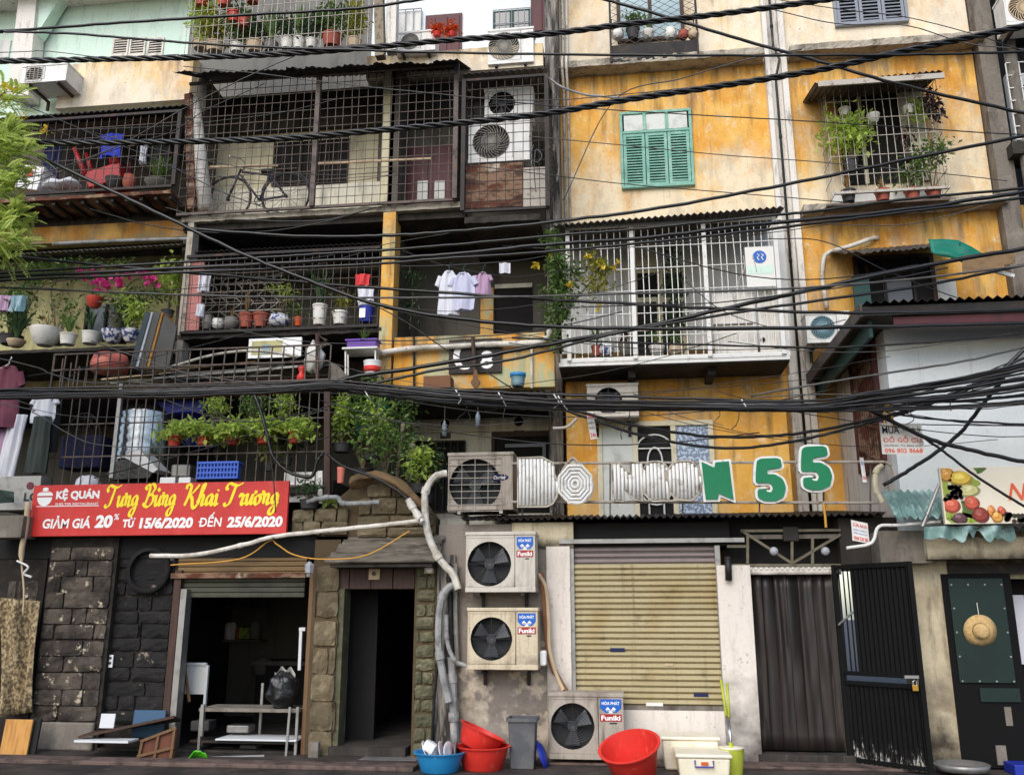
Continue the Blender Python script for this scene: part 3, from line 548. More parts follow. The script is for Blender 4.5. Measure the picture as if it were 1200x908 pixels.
wp = wp.build('drain_pipe', 'pipe_w', yb, True)

# ------------------------------------------------------------------ left apartment building
lb = thing('apartment_building', 'old walk-up block with deep caged balconies and mint painted top floor', 'building', (X(0, 300, YU), YU, 0))
def lw(m, rect, Y=YU, th=.2, name='wall'):
    x0, x1, z0, z1 = R(*rect, Y); return boxo(name, m, lb, x0, x1, Y, Y+th, z0, z1)
xA0, xA1, xB1, xC1 = -13.0, X(212, 300, YC), X(545, 200, YC), cx0-.02
zs3 = Z(370, 246, YC); zs2 = zs3-2.5; zs4 = zs3+2.72
# back walls per storey
W = lambda m, x0, x1, z0, z1, Y=YU, th=.2, name='wall': boxo(name, m, lb, x0, x1, Y, Y+th, z0, z1)
W('mint', xA0, X(222, 40, YU), zs4-.1, 14); W('y_top', X(70, 90, YU-.25), X(225, 90, YU-.25), Z(140, 122, YU-.25), Z(140, 71, YU-.25), YU-.25, .25)
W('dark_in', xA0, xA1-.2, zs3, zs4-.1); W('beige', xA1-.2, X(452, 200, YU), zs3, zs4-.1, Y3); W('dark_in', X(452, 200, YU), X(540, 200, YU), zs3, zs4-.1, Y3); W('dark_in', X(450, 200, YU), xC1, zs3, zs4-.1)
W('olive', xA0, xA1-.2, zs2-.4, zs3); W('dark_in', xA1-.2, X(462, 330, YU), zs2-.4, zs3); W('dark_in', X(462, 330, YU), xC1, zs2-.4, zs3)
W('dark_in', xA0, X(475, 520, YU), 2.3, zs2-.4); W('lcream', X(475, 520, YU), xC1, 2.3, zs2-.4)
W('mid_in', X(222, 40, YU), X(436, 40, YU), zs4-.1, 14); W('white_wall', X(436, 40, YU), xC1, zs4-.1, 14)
# slabs with crumbling front edges
def slab(x0, x1, y0, z0, z1, m='pale_conc', y1=YU, rough=.02):
    def f(u, v): return Vector((x0+(x1-x0)*u, y0+mnoise.noise((u*(x1-x0)*6, v*2, z0))*rough, z0+(z1-z0)*v+mnoise.noise((u*(x1-x0)*9, v*3+4, z0))*rough*.8))
    return MB().sheet(f, int(abs(x1-x0)*12)+2, 2, (0, y1-y0-.01, 0)).build('slab', m, lb)
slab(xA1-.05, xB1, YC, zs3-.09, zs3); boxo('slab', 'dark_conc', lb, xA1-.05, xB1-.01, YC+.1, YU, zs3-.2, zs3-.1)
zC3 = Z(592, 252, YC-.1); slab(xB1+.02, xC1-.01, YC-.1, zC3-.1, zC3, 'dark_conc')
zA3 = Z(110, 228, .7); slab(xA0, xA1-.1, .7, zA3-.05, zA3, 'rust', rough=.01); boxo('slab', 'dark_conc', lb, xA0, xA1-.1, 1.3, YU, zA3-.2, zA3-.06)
for px in range(12, 205, 17): MB().bar((X(px, 235, .75), .75, zA3-.09), (X(px, 235, .75), YU, zA3-.09), .05).build('joist', 'tin_dk', lb)
boxo('slab', 'concrete', lb, xA0, xC1, YU-.3, YU+4, zs4-.2, zs4-.1)
boxo('slab', 'white_st', lb, xA0, X(215, 5, YU-.6), YU-.7, YU+.2, Z(110, 6, YU), Z(110, 6, YU)+.2)
# ochre beam under bay A
W('y_dark', xA0, xA1+.03, Z(120, 282, 1.3), zA3-.2, 1.3, .2)
# second floor slabs
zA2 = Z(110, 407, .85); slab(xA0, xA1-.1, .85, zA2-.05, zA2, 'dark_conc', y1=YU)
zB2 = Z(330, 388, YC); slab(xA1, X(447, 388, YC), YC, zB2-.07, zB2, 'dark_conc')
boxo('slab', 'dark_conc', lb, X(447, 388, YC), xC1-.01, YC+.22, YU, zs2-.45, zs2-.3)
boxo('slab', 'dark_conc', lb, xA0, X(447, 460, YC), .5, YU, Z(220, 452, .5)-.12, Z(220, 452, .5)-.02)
# partitions and columns
for xx, nm in ((xA1-.1, 'partition'), (X(455, 330, YC+.3), 'partition')):
    boxo(nm, 'dark_in', lb, xx-.08, xx+.08, YC+.35, YU, 2.3, zs4-.1)
x0, x1 = X(446, 340, YC), X(461, 340, YC)
boxo('column', 'y_par', lb, x0, x1, YC, YC+.3, Z(453, 452, YC), zs3-.1); x0, x1 = X(447, 170, YC+.35), X(461, 170, YC+.35); boxo('column', 'beige', lb, x0, x1, YC+.35, YC+.6, zs3, zs4-.2)
x0, x1 = X(213, 340, YC), X(220, 340, YC); boxo('column', 'pale_conc', lb, x0, x1, YC, YC+.2, zB2-.6, zs3-.1)
MB().tube([P(227, 118, YC+.1), P(232, 170, YC+.1), P(241, 246, YC+.1)], [.1, .115, .12], 10).build('column', 'white_st', lb, True)
MB().bar(P(222, 112, YC+.02), P(226, 246, YC+.02), .12).build('column', 'rust', lb)
# top-left tapered white pillar
pl = MB(); a, b, c, d = P(24, -20, YU-.35), P(44, -20, YU-.35), P(8, 112, YU-.35), P(33, 112, YU-.35)
pl.prism([(a.x, a.z), (b.x, b.z), (d.x, d.z), (c.x, c.z)], YU-.35, YU-.05); pl.build('column', 'white_st', lb)
pl = MB(); a, b, c = P(44, -20, YU-.3), P(80, -20, YU-.3), P(42, 40, YU-.3)
pl.prism([(a.x, a.z), (b.x, b.z), (c.x, c.z)], YU-.28, YU-.05); pl.build('corbel', 'mint', lb)
# mint wall vents
for px in (134, 154, 175):
    x0, x1, z0, z1 = R(px, 47, px+15, 64, YU-.01)
    v = MB().box(x0-.03, x1+.03, YU-.03, YU, z1, z1+.04).box(x0-.03, x1+.03, YU-.03, YU, z0-.04, z0).box(x0-.03, x0, YU-.03, YU, z0, z1).box(x1, x1+.03, YU-.03, YU, z0, z1).build('vent', 'white_st', lb)
    boxo('backing', 'dark_in', v, x0, x1, YU-.004, YU-.001, z0, z1)
    s0 = MB().obox(Matrix.Translation(((x0+x1)/2, YU-.015, z0+.02)) @ Matrix.Rotation(-.6, 4, 'X'), (x1-x0)/2, .004, .018).build('slat', 'white_st', v); copies(s0, [(0, 0, (z1-z0)/6*k) for k in range(1, 6)])
x0, x1, z0, z1 = R(0, 48, 12, 68, YU-.01); boxo('vent', 'grey_in', lb, x0, x1, YU-.03, YU, z0, z1)
x0, x1, z0, z1 = R(34, 45, 50, 70, YU-.01); v = boxo('vent', 'dark_in', lb, x0, x1, YU-.02, YU, z0, z1); grille((x0, x1, z0, z1), YU-.03, 4, 5, .012, 'white_st', v)
# fourth floor white wall: doors and windows
def door(rect, m, Y=YU-.03, pan=2, frame='white_st', par=lb):
    x0, x1, z0, z1 = R(*rect, Y); d_ = boxo('door', m, par, x0, x1, Y, Y+.04, z0, z1)
    for i in range(pan):
        a, b = x0+(x1-x0)*i/pan+.04, x0+(x1-x0)*(i+1)/pan-.04; boxo('panel', m, d_, a, b, Y-.015, Y, z0+.05, z1-.06, .008)
    return d_
door((498, 17, 541, 80), 'maroon', pan=3); door((622, -30, 638, 40), 'maroon', pan=1)
x0, x1, z0, z1 = R(578, 12, 622, 45, YU-.03); wv = boxo('window', 'tealdk', lb, x0, x1, YU-.03, YU, z0, z1); 
for i in range(2): boxo('pane', 'glass', wv, x0+.04+(x1-x0)/2*i, x0-.04+(x1-x0)/2*(i+1), YU-.035, YU-.031, z0+.04, z1-.04)
grille((x0, x1, z0, z1), YU-.05, 6, 2, .01, 'bluegrey', wv)
x0, x1, z0, z1 = R(466, 13, 494, 45, YU-.03); wv = boxo('window', 'grey_in', lb, x0, x1, YU-.03, YU, z0, z1); grille((x0, x1, z0, z1), YU-.06, 3, 1, .014, 'bluegrey', wv)
# third floor bay B: window opening, door, dado
x0, x1, z0, z1 = R(321, 165, 408, 217, Y3-.02); wv = boxo('window', 'black_in', lb, x0, x1, Y3-.02, Y3, z0, z1); grille((x0, x1, z0, z1), Y3-.05, 8, 1, .014, 'brownwood', wv)
boxo('dado', 'lcream', lb, X(240, 230, Y3-.04), X(452, 230, Y3-.04), Y3-.04, Y3, zs3, Z(370, 217, Y3-.04))
d_ = door((477, 172, 532, 245), 'maroon', Y=Y3-.03, pan=2); 
for px in (489, 509): pbox('pane', 'frost', d_, (px, 212, px+12, 236), Y3-.06, .01)
boxo('lintel', 'dark_conc', lb, X(230, 140, Y3-.1), X(545, 140, Y3-.1), Y3-.1, Y3, Z(370, 150, Y3-.1), zs4-.2)
# second floor bay A window, bay C opening
x0, x1, z0, z1 = R(101, 357, 147, 400, YU-.02); wv = boxo('window', 'glass', lb, x0, x1, YU-.02, YU, z0, z1)
for x in (x0, (x0+x1)/2, x1): MB().bar((x, YU-.04, z0), (x, YU-.04, z1), .035).build('mullion', 'irondk', wv)
x0, x1, z0, z1 = R(580, 338, 624, 405, YU-.02); boxo('door', 'black_in', lb, x0, x1, YU-.02, YU, z0, z1); boxo('door_post', 'y_par', lb, X(563, 370, YU-.1), X(578, 370, YU-.1), YU-.1, YU, z0, z1)
boxo('door_frame', 'lcream', lb, x0, x1, YU-.05, YU, z1, z1+.07)
# first floor loggia wall: vents, doors, board lines
for px, py in ((522, 497), (608, 494)):
    c = P(px, py, YU-.03); MB().cyl((c.x, YU-.04, c.z), (c.x, YU, c.z), .075, n=18).build('vent', 'black_in', lb); MB().lathe([(.075, 0), (.095, 0), (.095, .02), (.075, .02)], cap=False, n=20, M4=Matrix.Translation((c.x, YU-.03, c.z)) @ Matrix.Rotation(math.pi/2, 4, 'X')).build('vent_ring', 'lcream', lb)
    boxo('vent_slot', 'dark_in', lb, c.x-.08, c.x+.08, YU-.02, YU, c.z-.22, c.z-.13)
x0, x1, z0, z1 = R(580, 512, 652, 600, YU-.03); d_ = boxo('door', 'black_in', lb, x0, x1, YU-.03, YU, z0, z1)
boxo('door_frame', 'brownwood', lb, x0-.05, x1+.05, YU-.07, YU-.03, z1, z1+.08); boxo('door_frame', 'brownwood', lb, x0-.05, x0, YU-.07, YU-.03, z0, z1)
x0, x1, z0, z1 = R(592, 520, 640, 580, YU-.045); wv = MB().box(x0, x1, YU-.06, YU-.04, z1-.05, z1).box(x1-.05, x1, YU-.06, YU-.04, z0, z1-.05).build('door_glazing', 'bluegrey', lb)
x0, x1, z0, z1 = R(487, 518, 545, 600, YU-.03); d_ = boxo('door', 'black_in', lb, x0, x1, YU-.03, YU, z0, z1); grille((x0, x1, z0, z1), YU-.08, 7, 1, .02, 'irondk', d_)
for py in (478, 492, 506): boxo('board_joint', 'dark_in', lb, X(480, py, YU-.008), X(648, py, YU-.008), YU-.008, YU, Z(560, py, YU)-.006, Z(560, py, YU))
# ochre parapet of bay C
x0, x1, z0, z1 = R(461, 392, 650, 456, YC+.02); boxo('parapet', 'y_par', lb, x0, x1, YC+.02, YC+.2, z0, z1, .01)
for px in (485, 623): MB().tube([P(px, 395, YC-.02), P(px, 455, YC-.02)], .018, 6).build('conduit', 'pipe_w' if px > 500 else 'pipe_dk', lb)
MB().tube(cat([P(440, 415, YC-.06), P(480, 409, YC-.06), P(560, 404, YC-.06), P(625, 402, YC-.06), P(640, 396, YC-.06), P(645, 386, YC+.02)], 5), .045, 8).build('drain_pipe', 'pipe_w', lb, True)

# third floor bay A / B roofs and cage canopies
t = MB(); corr(t, X(-30, 130, .75), X(213, 130, .75), .75, Z(110, 131, .75), YU-.26, Z(110, 108, .75)+.38, .1, .016); tag(t.build('tin_awning', 'tin_dk'), 'dark corrugated awning above the balcony with the red chair', 'awning')
t = MB(); corr(t, X(204, 78, .6), X(536, 70, .6), .6, Z(230, 84, .6), 1.95, Z(230, 72, .6)+.55, .1, .012, z0b=Z(500, 74, .6), rag=.05); tag(t.build('tin_awning', 'tin_dk'), 'long dark rusted canopy over the balcony with the bicycle', 'awning')
t = MB(); corr(t, X(541, 82, .8), X(640, 82, .8), .8, Z(590, 83, .8), 1.9, Z(590, 83, .8)+.3, .1, .012); tag(t.build('tin_awning', 'tin'), 'small grey tin awning over the two stacked caged air conditioners', 'awning')
t = MB(); corr(t, X(20, 292, .95), X(212, 290, .95), .95, Z(110, 293, .95), 1.28, Z(110, 293, .95)+.1, .085, .014, z0b=Z(190, 287, .95)); tag(t.build('tin_awning', 'tin'), 'narrow corrugated awning below the stained ochre beam', 'awning')
t = MB(); corr(t, X(216, 292, 1.1), X(446, 285, 1.1), 1.1, Z(330, 290, 1.1), 2.1, Z(330, 290, 1.1)+.12, .085, .014); tag(t.build('tin_awning', 'tin_dk'), 'sooty corrugated awning under the bicycle balcony floor', 'awning')
t = MB(); corr(t, X(533, 461, .55), X(655, 461, .55), .55, Z(595, 461, .55), YC+.01, Z(595, 461, .55)+.12, .085, .018); tag(t.build('tin_awning', 'tin_dk'), 'short corrugated awning below the ochre parapet', 'awning')
c = MB().tube(cat([P(62, 286, 1.2), P(120, 283, 1.2), P(212, 280, 1.2), P(222, 281, 1.1)], 5), .03, 8); tag(c.build('conduit', 'pipe_g', smooth=True), 'grey pipe running along the foot of the stained ochre beam', 'pipe')
# ------------------------------------------------------------------ balcony cages
rg = random.Random(21)
def cage(label, rect, Y, nx, nz, r, m, name='balcony_cage', posts=(), pm='irondk', pr=.05, side=None, jit=.011, depth=0):
    """front grid of bars on the pixel rect, optional posts at pixel x, optional side grid going back by depth"""
    w_ = R(*rect, Y); t = thing(name, label, 'balcony cage', (w_[0], Y, w_[2]))
    grille(w_, Y, nx, nz, r, m, t, jitter=jit, rng=rg)
    for px in posts: x = X(px, (rect[1]+rect[3])/2, Y-.03); MB().bar((x, Y-.03, w_[2]), (x, Y-.03, w_[3]), pr).build('post', pm, t)
    if depth:
        for x in (w_[0], w_[1]):
            mb = MB(); k = int(depth/.14)
            for i in range(1, k+1): mb.bar((x, Y+i*.14, w_[2]), (x, Y+i*.14, w_[3]), r)
            for k in range(nz+1): mb.bar((x, Y, w_[2]+(w_[3]-w_[2])*k/nz), (x, Y+depth, w_[2]+(w_[3]-w_[2])*k/nz), r)
            mb.build('side_grille', m, t, kind='stuff')
    MB().bar((w_[0], Y-.01, w_[2]), (w_[1], Y-.01, w_[2]), .04).build('bottom_rail', pm, t); MB().bar((w_[0], Y-.01, w_[3]), (w_[1], Y-.01, w_[3]), .04).build('top_rail', pm, t)
    return t
cage('rusty wire cage around the balcony holding the red chair', (8, 138, 206, 224), .72, 22, 7, .0075, 'iron', posts=(207,), pr=.06)
cage('large rusty wire cage of the balcony with the bicycle', (216, 88, 535, 243), .95, 34, 15, .008, 'iron', posts=(370, 534), pm='iron', pr=.07)
cage('dark wire cage enclosing two stacked air conditioners', (543, 92, 642, 246), .88, 10, 14, .009, 'irondk', posts=(543, 641), pr=.06, depth=.9)
cage('wire cage packed with potted plants on the top floor balcony', (222, -50, 432, 62), .9, 28, 6, .007, 'bar_pale', posts=(), pm='iron')
cage('rusty second floor cage with pots standing on its shelf', (216, 296, 444, 386), .98, 26, 8, .007, 'iron', posts=(), pr=.04)
# white cage of the right balcony
wc = cage('white painted bar cage of the second floor right balcony', (664, 262, 914, 420), .72, 30, 6, .0105, 'bar_wht', posts=(666, 742, 828, 913), pm='bar_wht', pr=.055)
w_ = R(655, 416, 926, 427, .7); xw0, xw1 = w_[0], w_[1]
bs = thing('balcony', 'shallow concrete balcony slab carrying the white bar cage', 'balcony', (xw0, .7, w_[2]))
boxo('floor_slab', 'bar_wht', bs, xw0, xw1, .7, .74, w_[2]+.02, w_[3]); boxo('slab', 'dark_conc', bs, xw0, xw1, .74, YO+.1, w_[2], w_[3]-.02)
for px in (740, 833): boxo('beam', 'dark_conc', bs, X(px, 430, 1)-.05, X(px, 430, 1)+.05, .9, YO, w_[2]-.1, w_[2])
t = MB(); corr(t, X(648, 262, .45), X(922, 243, .45), .45, Z(660, 263, .45), YU, Z(660, 263, .45)+.42, .085, .017, z0b=Z(900, 243, .45)); tag(t.build('tin_awning', 'tin'), 'long grey corrugated roof above the white bar cage', 'awning')
for px in (742, 828, 913): MB().bar((X(px, 262, .75), .75, Z(px, 262, .75)), (X(px, 262, .75), .72, Z(px, 250, .5)), .05).build('post', 'bar_wht', wc)
# panels inside white cage
x0, x1, z0, z1 = R(836, 343, 886, 418, .8); boxo('panel', 'white_st', wc, x0, x1, .8, .83, z0, z1)
x0, x1, z0, z1 = R(889, 338, 924, 418, .8); pn = boxo('panel', 'white_st', wc, x0, x1, .8, .83, z0, z1)
c = P(894, 398, .79); MB().cyl((c.x, .785, c.z), (c.x, .8, c.z), .03, n=14).build('hole', 'black_in', pn)
boxo('panel_joint', 'dark_in', wc, X(836, 380, .79), X(884, 380, .79), .79, .8, Z(860, 381, .79), Z(860, 379, .79))
ps = thing('poster', 'white plastic sheet with round blue emblem tied to the white cage', 'poster', P(890, 335, .66))
x0, x1, z0, z1 = R(874, 289, 908, 336, .66); boxo('sheet', 'paper', ps, x0, x1, .66, .668, z0, z1)
c = P(890, 301, .655); MB().cyl((c.x, .654, c.z), (c.x, .659, c.z), .09, n=22).build('emblem', 'st_blue', ps)
mb = MB()
for dx in (-.03, .025): mb.tube([(c.x+dx, .652, c.z+.04), (c.x+dx+.03, .652, c.z+.02), (c.x+dx, .652, c.z-.01), (c.x+dx+.02, .652, c.z-.05)], .008, 5)
mb.build('emblem_mark', 'print_w', ps)
pbox('print', 'mint', ps, (876, 311, 906, 321), .657, .002)
# back-of-balcony details: doorway with dark panes and an arch, grey wall boxes
d_ = door((742, 315, 805, 430), 'frame_cr', Y=YW-.04, pan=2, par=yb)
for k in range(2):
    for j in range(3): pbox('pane', 'black_in', d_, (747+30*k, 320+34*j, 770+30*k, 348+34*j), YW-.065, .01)
pbox('cloth_panel', 'frame_cr', yb, (745, 282, 768, 312), YW-.03, .02)
# mid support for the plants' shelf etc: right window cage
rc = cage('projecting window cage full of potted plants on the right wall', (972, 96, 1105, 224), 1.9, 14, 6, .009, 'bar_pale', name='window_cage', depth=.6, pm='bar_pale')
x0, x1, z0, z1 = R(972, 222, 1108, 240, 1.9)
boxo('tray', 'iron', rc, x0-.05, x1+.05, 1.88, 2.15, z0+.02, z0+.05); boxo('back_panel', 'grey_in', rc, X(975, 225, 2.3), X(1105, 225, 2.3), 2.32, 2.36, z0+.05, z1+.2)
t = MB(); corr(t, X(955, 95, 1.5), X(1108, 88, 1.5), 1.5, Z(1035, 92, 1.5), YU, Z(1035, 92, 1.5)+.22, .085, .016, z0b=Z(1080, 84, 1.5)); tag(t.build('tin_awning', 'tin'), 'corrugated hood over the projecting window cage with plants', 'awning')
t = MB().box(X(958, 92, 1.48), X(1106, 88, 1.48), 1.46, 1.49, Z(1035, 97, 1.48), Z(1035, 91, 1.48)); t.build('fascia', 'bar_pale', rc)
x0, x1, z0, z1 = R(985, 110, 1085, 215, YU-.02); ow_ = boxo('window', 'black_in', yb, x0, x1, YU-.02, YU, z0, z1); boxo('shutter_leaf', 'frame_cr', ow_, x1-.35, x1, YU-.06, YU-.03, z0, z1); boxo('mullion', 'frame_cr', ow_, x0+.3, x0+.36, YU-.05, YU-.02, z0, z1)
# decorative scroll grille on second floor bay B back wall
x0, x1, z0, z1 = R(228, 318, 330, 380, 1.7); sg = MB()
for k in range(9): sg.bar((x0, 1.7, z0+(z1-z0)*k/8), (x1, 1.7, z0+(z1-z0)*k/8), .012)
for i in range(7):
    x = x0+(x1-x0)*(i+.5)/7
    sg.tube([(x+.06*math.cos(a*.6), 1.685, z0+(z1-z0)*(.12+.8*a/31)) for a in range(32)], .008, 4)
tag(sg.build('window_grille', 'bar_pale', kind='stuff'), 'scrolled window grille behind the pots on the second floor shelf', 'grille', kind='stuff')

# ------------------------------------------------------------------ first-floor left cage and junk railing
fc = thing('balcony_cage', 'rusty first floor bar cage behind the red banner', 'balcony cage', P(60, 570, .15))
a0, a1, zb_, zt_ = R(46, 455, 384, 572, .15); mb = MB()
for i in range(31): x = a0+(a1-a0)*i/30; mb.bar((x+rg.uniform(-.01, .01), .15, zb_), (x+rg.uniform(-.015, .015), .15, zt_), .012)
for q in (0, .33, .66, 1): mb.bar((a0, .14, zb_+(zt_-zb_)*q), (a1, .14, zb_+(zt_-zb_)*q), .018)
mb.build('grille', 'iron', fc, kind='stuff')
MB().bar(P(384, 455, .12), P(384, 585, .12), .075).build('post', 'brownwood', fc); MB().bar(P(143, 450, .1), P(131, 560, .1), .05).build('post', 'galv', fc)
fl = R(0, 566, 390, 576, .15); boxo('floor_plate', 'tin_dk', fc, fl[0]-1, fl[1], .16, YU, fl[2]-.05, fl[3])
boxo('end_panel', 'grey_in', fc, X(333, 560, .2), X(378, 560, .2), .2, .22, Z(355, 588, .2), Z(355, 553, .2))
MB().bar(P(340, 566, .17), P(378, 566, .17), .03, .05).build('rail', 'bar_wht', fc); MB().bar(P(376, 552, .17), P(376, 590, .17), .06).build('post', 'bar_wht', fc)
jr = thing('railing', 'rusty low railing around the junk heap above the first floor', 'railing', P(60, 452, .3))
a0, a1, zb_, zt_ = R(62, 410, 386, 452, .3); mb = MB()
for i in range(25): x = a0+(a1-a0)*i/24; mb.bar((x, .3, zb_), (x+rg.uniform(-.02, .02), .3, zt_), .016)
for q in (.05, .55, 1): mb.bar((a0, .29, zb_+(zt_-zb_)*q), (a1, .29, zb_+(zt_-zb_)*q), .022)
for k in range(6): mb.bar((a0, .3+.2*k, zb_), (a0, .3+.2*k, zt_), .016)
mb.build('grille', 'iron', jr, kind='stuff')
# ------------------------------------------------------------------ ground floor shopfronts
def stones(parent, rect, Y, rows, m, rng, cols=(2, 3), gap=.018, proud=.03, depth=.08, irregular=.5, rnd_=.05):
    """courses of separate cut stones on a pixel rect; each stone is its own part"""
    x0, x1, z0, z1 = R(*rect, Y); h = (z1-z0)/rows
    for r in range(rows):
        nc = rng.choice(cols); cuts = [0]+sorted((i+1)/nc+rng.uniform(-irregular, irregular)/nc for i in range(nc-1))+[1]
        za, zb = z0+r*h+gap/2+rng.uniform(-.014, .014), z0+(r+1)*h-gap/2+rng.uniform(-.014, .014)
        for c in range(nc):
            a, b = x0+(x1-x0)*cuts[c]+gap/2, x0+(x1-x0)*cuts[c+1]-gap/2; pr = rng.uniform(.3, 1)*proud; nu, nv = 6, 4
            def f(u, v):
                e = min(u, 1-u)*4*(b-a)/.25; e2 = min(v, 1-v)*4; k = min(1, e, e2)
                pu, pv = u*2-1, v*2-1; rc_ = 1-rnd_*(pu*pu*pv*pv); q = rnd_*.5
                return Vector(((a+b)/2+(b-a)/2*pu*rc_+mnoise.noise((v*3+r+za*5, c+a*3, 2))*.012*(1+q*3), Y-pr*(.35+.65*k)-mnoise.noise((u*4+a*9, v*3+za*9, 5))*.016, (za+zb)/2+(zb-za)/2*pv*rc_+mnoise.noise((u*3+c+a*4, r+za*3, 9))*.012*(1+q*3)))
            MB().sheet(f, nu, nv, (0, depth, 0)).build('stone', m, parent)
gr = random.Random(4)
# --- left restaurant: stone pillar, blackened wall, lintel
rs = thing('shopfront', 'soot blackened stone clad restaurant front below the red banner', 'shopfront', P(120, 895, 0))
x0, x1 = X(44, 760, 0), X(125, 760, 0); boxo('wall', 'mortar', rs, x0, x1, .02, .5, 0, 2.6); boxo('wall', 'mortar', rs, x1, X(204, 760, .12), .14, .5, 0, 2.6)
stones(rs, (48, 640, 124, 846), 0, 11, 'stone_dk', gr); x0, x1, z0, z1 = R(42, 846, 108, 905, -.02); boxo('plinth', 'concrete', rs, x0, x1, -.03, .02, 0, z1, .02)
stones(rs, (126, 650, 198, 850), .12, 12, 'stone_bk', gr, proud=.025); 
c = P(172, 668, .0); MB().lathe([(.24, 0), (.29, 0), (.29, .06), (.24, .06)], cap=False, n=28, M4=Matrix.Translation((c.x, .08, c.z)) @ Matrix.Rotation(math.pi/2, 4, 'X')).build('round_frame', 'stone_bk', rs, True)
MB().cyl((c.x, .1, c.z), (c.x, .13, c.z), .245, n=28).build('round_niche', 'black_in', rs)
pbox('socket_plate', 'white_pl', rs, (124, 767, 132, 782), .08, .02, .004)
for dz in (.04, .1): boxo('socket', 'dark_in', rs, X(126, 775, .07), X(130, 775, .07), .075, .08, Z(128, 782, .08)+dz, Z(128, 782, .08)+dz+.03)
boxo('jamb', 'brownwood', rs, X(196, 770, .06), X(204, 770, .06), .06, .3, 0, Z(200, 668, .06)); boxo('jamb', 'galv', rs, X(205, 770, .05), X(212, 770, .05), .05, .2, 0, Z(208, 690, .06)); boxo('jamb', 'wood', rs, X(358, 770, .02), X(365, 770, .02), .02, .3, 0, Z(361, 660, .02))
boxo('lintel', 'black_in', rs, X(-60, 640, .1), X(372, 640, .1), .08, .5, 2.3, Z(200, 625, .1)+.15)
# roller shutter half open: separate slats
zt_, zb_ = Z(282, 652, .1), Z(282, 676, .1); n = 4; hh = (zt_-zb_)/n
s0 = MB().box(X(206, 690, .1), X(358, 690, .1), .1, .13, zt_-hh+.004, zt_).build('slat', 'shutter_o', rs, bevel=.012); copies(s0, [(0, 0, -hh*k) for k in range(1, n)])
zt2, zb2 = zb_, Z(282, 702, .1); s0 = MB().box(X(207, 690, .14), X(357, 690, .14), .14, .17, zt2-hh+.004, zt2).build('slat', 'shutter_gn', rs, bevel=.012); copies(s0, [(0, 0, -hh*k) for k in range(1, 4)])
boxo('awning_strip', 'rust', rs, X(200, 674, .03), X(358, 672, .03), .03, .06, Z(280, 677, .03), Z(280, 671, .03))
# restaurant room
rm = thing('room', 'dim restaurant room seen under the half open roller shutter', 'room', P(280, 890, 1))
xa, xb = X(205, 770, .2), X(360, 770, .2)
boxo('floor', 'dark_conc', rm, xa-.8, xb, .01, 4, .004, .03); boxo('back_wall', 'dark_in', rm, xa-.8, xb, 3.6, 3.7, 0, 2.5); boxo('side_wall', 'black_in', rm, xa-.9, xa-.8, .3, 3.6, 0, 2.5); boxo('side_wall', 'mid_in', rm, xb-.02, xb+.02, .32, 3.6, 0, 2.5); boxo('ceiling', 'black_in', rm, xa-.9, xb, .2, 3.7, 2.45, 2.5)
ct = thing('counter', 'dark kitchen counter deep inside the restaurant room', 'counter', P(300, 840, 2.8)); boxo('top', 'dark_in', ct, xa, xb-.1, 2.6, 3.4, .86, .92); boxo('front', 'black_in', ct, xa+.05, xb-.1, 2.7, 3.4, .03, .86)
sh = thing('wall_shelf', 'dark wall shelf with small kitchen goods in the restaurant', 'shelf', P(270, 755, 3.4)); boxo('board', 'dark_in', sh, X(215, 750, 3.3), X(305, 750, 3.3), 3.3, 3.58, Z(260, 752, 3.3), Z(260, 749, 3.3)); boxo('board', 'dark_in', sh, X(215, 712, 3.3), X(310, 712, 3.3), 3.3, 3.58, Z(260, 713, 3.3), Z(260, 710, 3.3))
nt_ = pbox('note', 'leaf_lt', None, (280, 735, 292, 748), 3.28, .01); tag(nt_, 'small yellow green note on the shelf inside the dark restaurant', 'note')
kt = MB().lathe([(.0, 0), (.14, 0), (.15, .2), (.12, .24), (.03, .26), (0, .27)], P(306, 790, 2.8), 16); tag(kt.build('pot', 'dark_in', smooth=True), 'dark cooking pot standing on the counter inside the restaurant', 'pot')
# --- stone pillar, gateway, wooden lintel and dark alley
gw = thing('gateway', 'stone clad alley gateway with small slatted roof and gable', 'gateway', P(440, 895, 0))
boxo('pier', 'mortar_l', gw, X(362, 770, .0), X(393, 770, 0), .01, .5, 0, 2.5); boxo('pier', 'mortar_l', gw, X(484, 770, 0), X(510, 770, 0), .01, .5, 0, 2.5)
stones(gw, (365, 662, 394, 890), 0, 7, 'stone', gr, cols=(1, 2), proud=.035, irregular=1.1, rnd_=.08, gap=.022); stones(gw, (486, 660, 509, 885), 0, 14, 'stone_mo', gr, cols=(1, 2), proud=.045, irregular=1.2, rnd_=.12, gap=.018)
boxo('jamb', 'stone_mo', gw, X(392, 790, .05), X(400, 790, .05), .03, .3, 0, Z(396, 690, .05))
x0, x1, z0, z1 = R(384, 655, 486, 690, .02); 
for i in range(4): boxo('lintel_board', 'brownwood', gw, x0+(x1-x0)*i/4+.004, x0+(x1-x0)*(i+1)/4-.004, .03+.004*(i % 2), .2, z0, z1, .006)
pbox('switch_plate', 'pot_be', gw, (432, 666, 445, 679), .0, .03, .005); c = P(438, 672, -.01); MB().cyl((c.x, -.015, c.z), (c.x, .0, c.z), .025, n=10).build('switch', 'dark_in', gw)
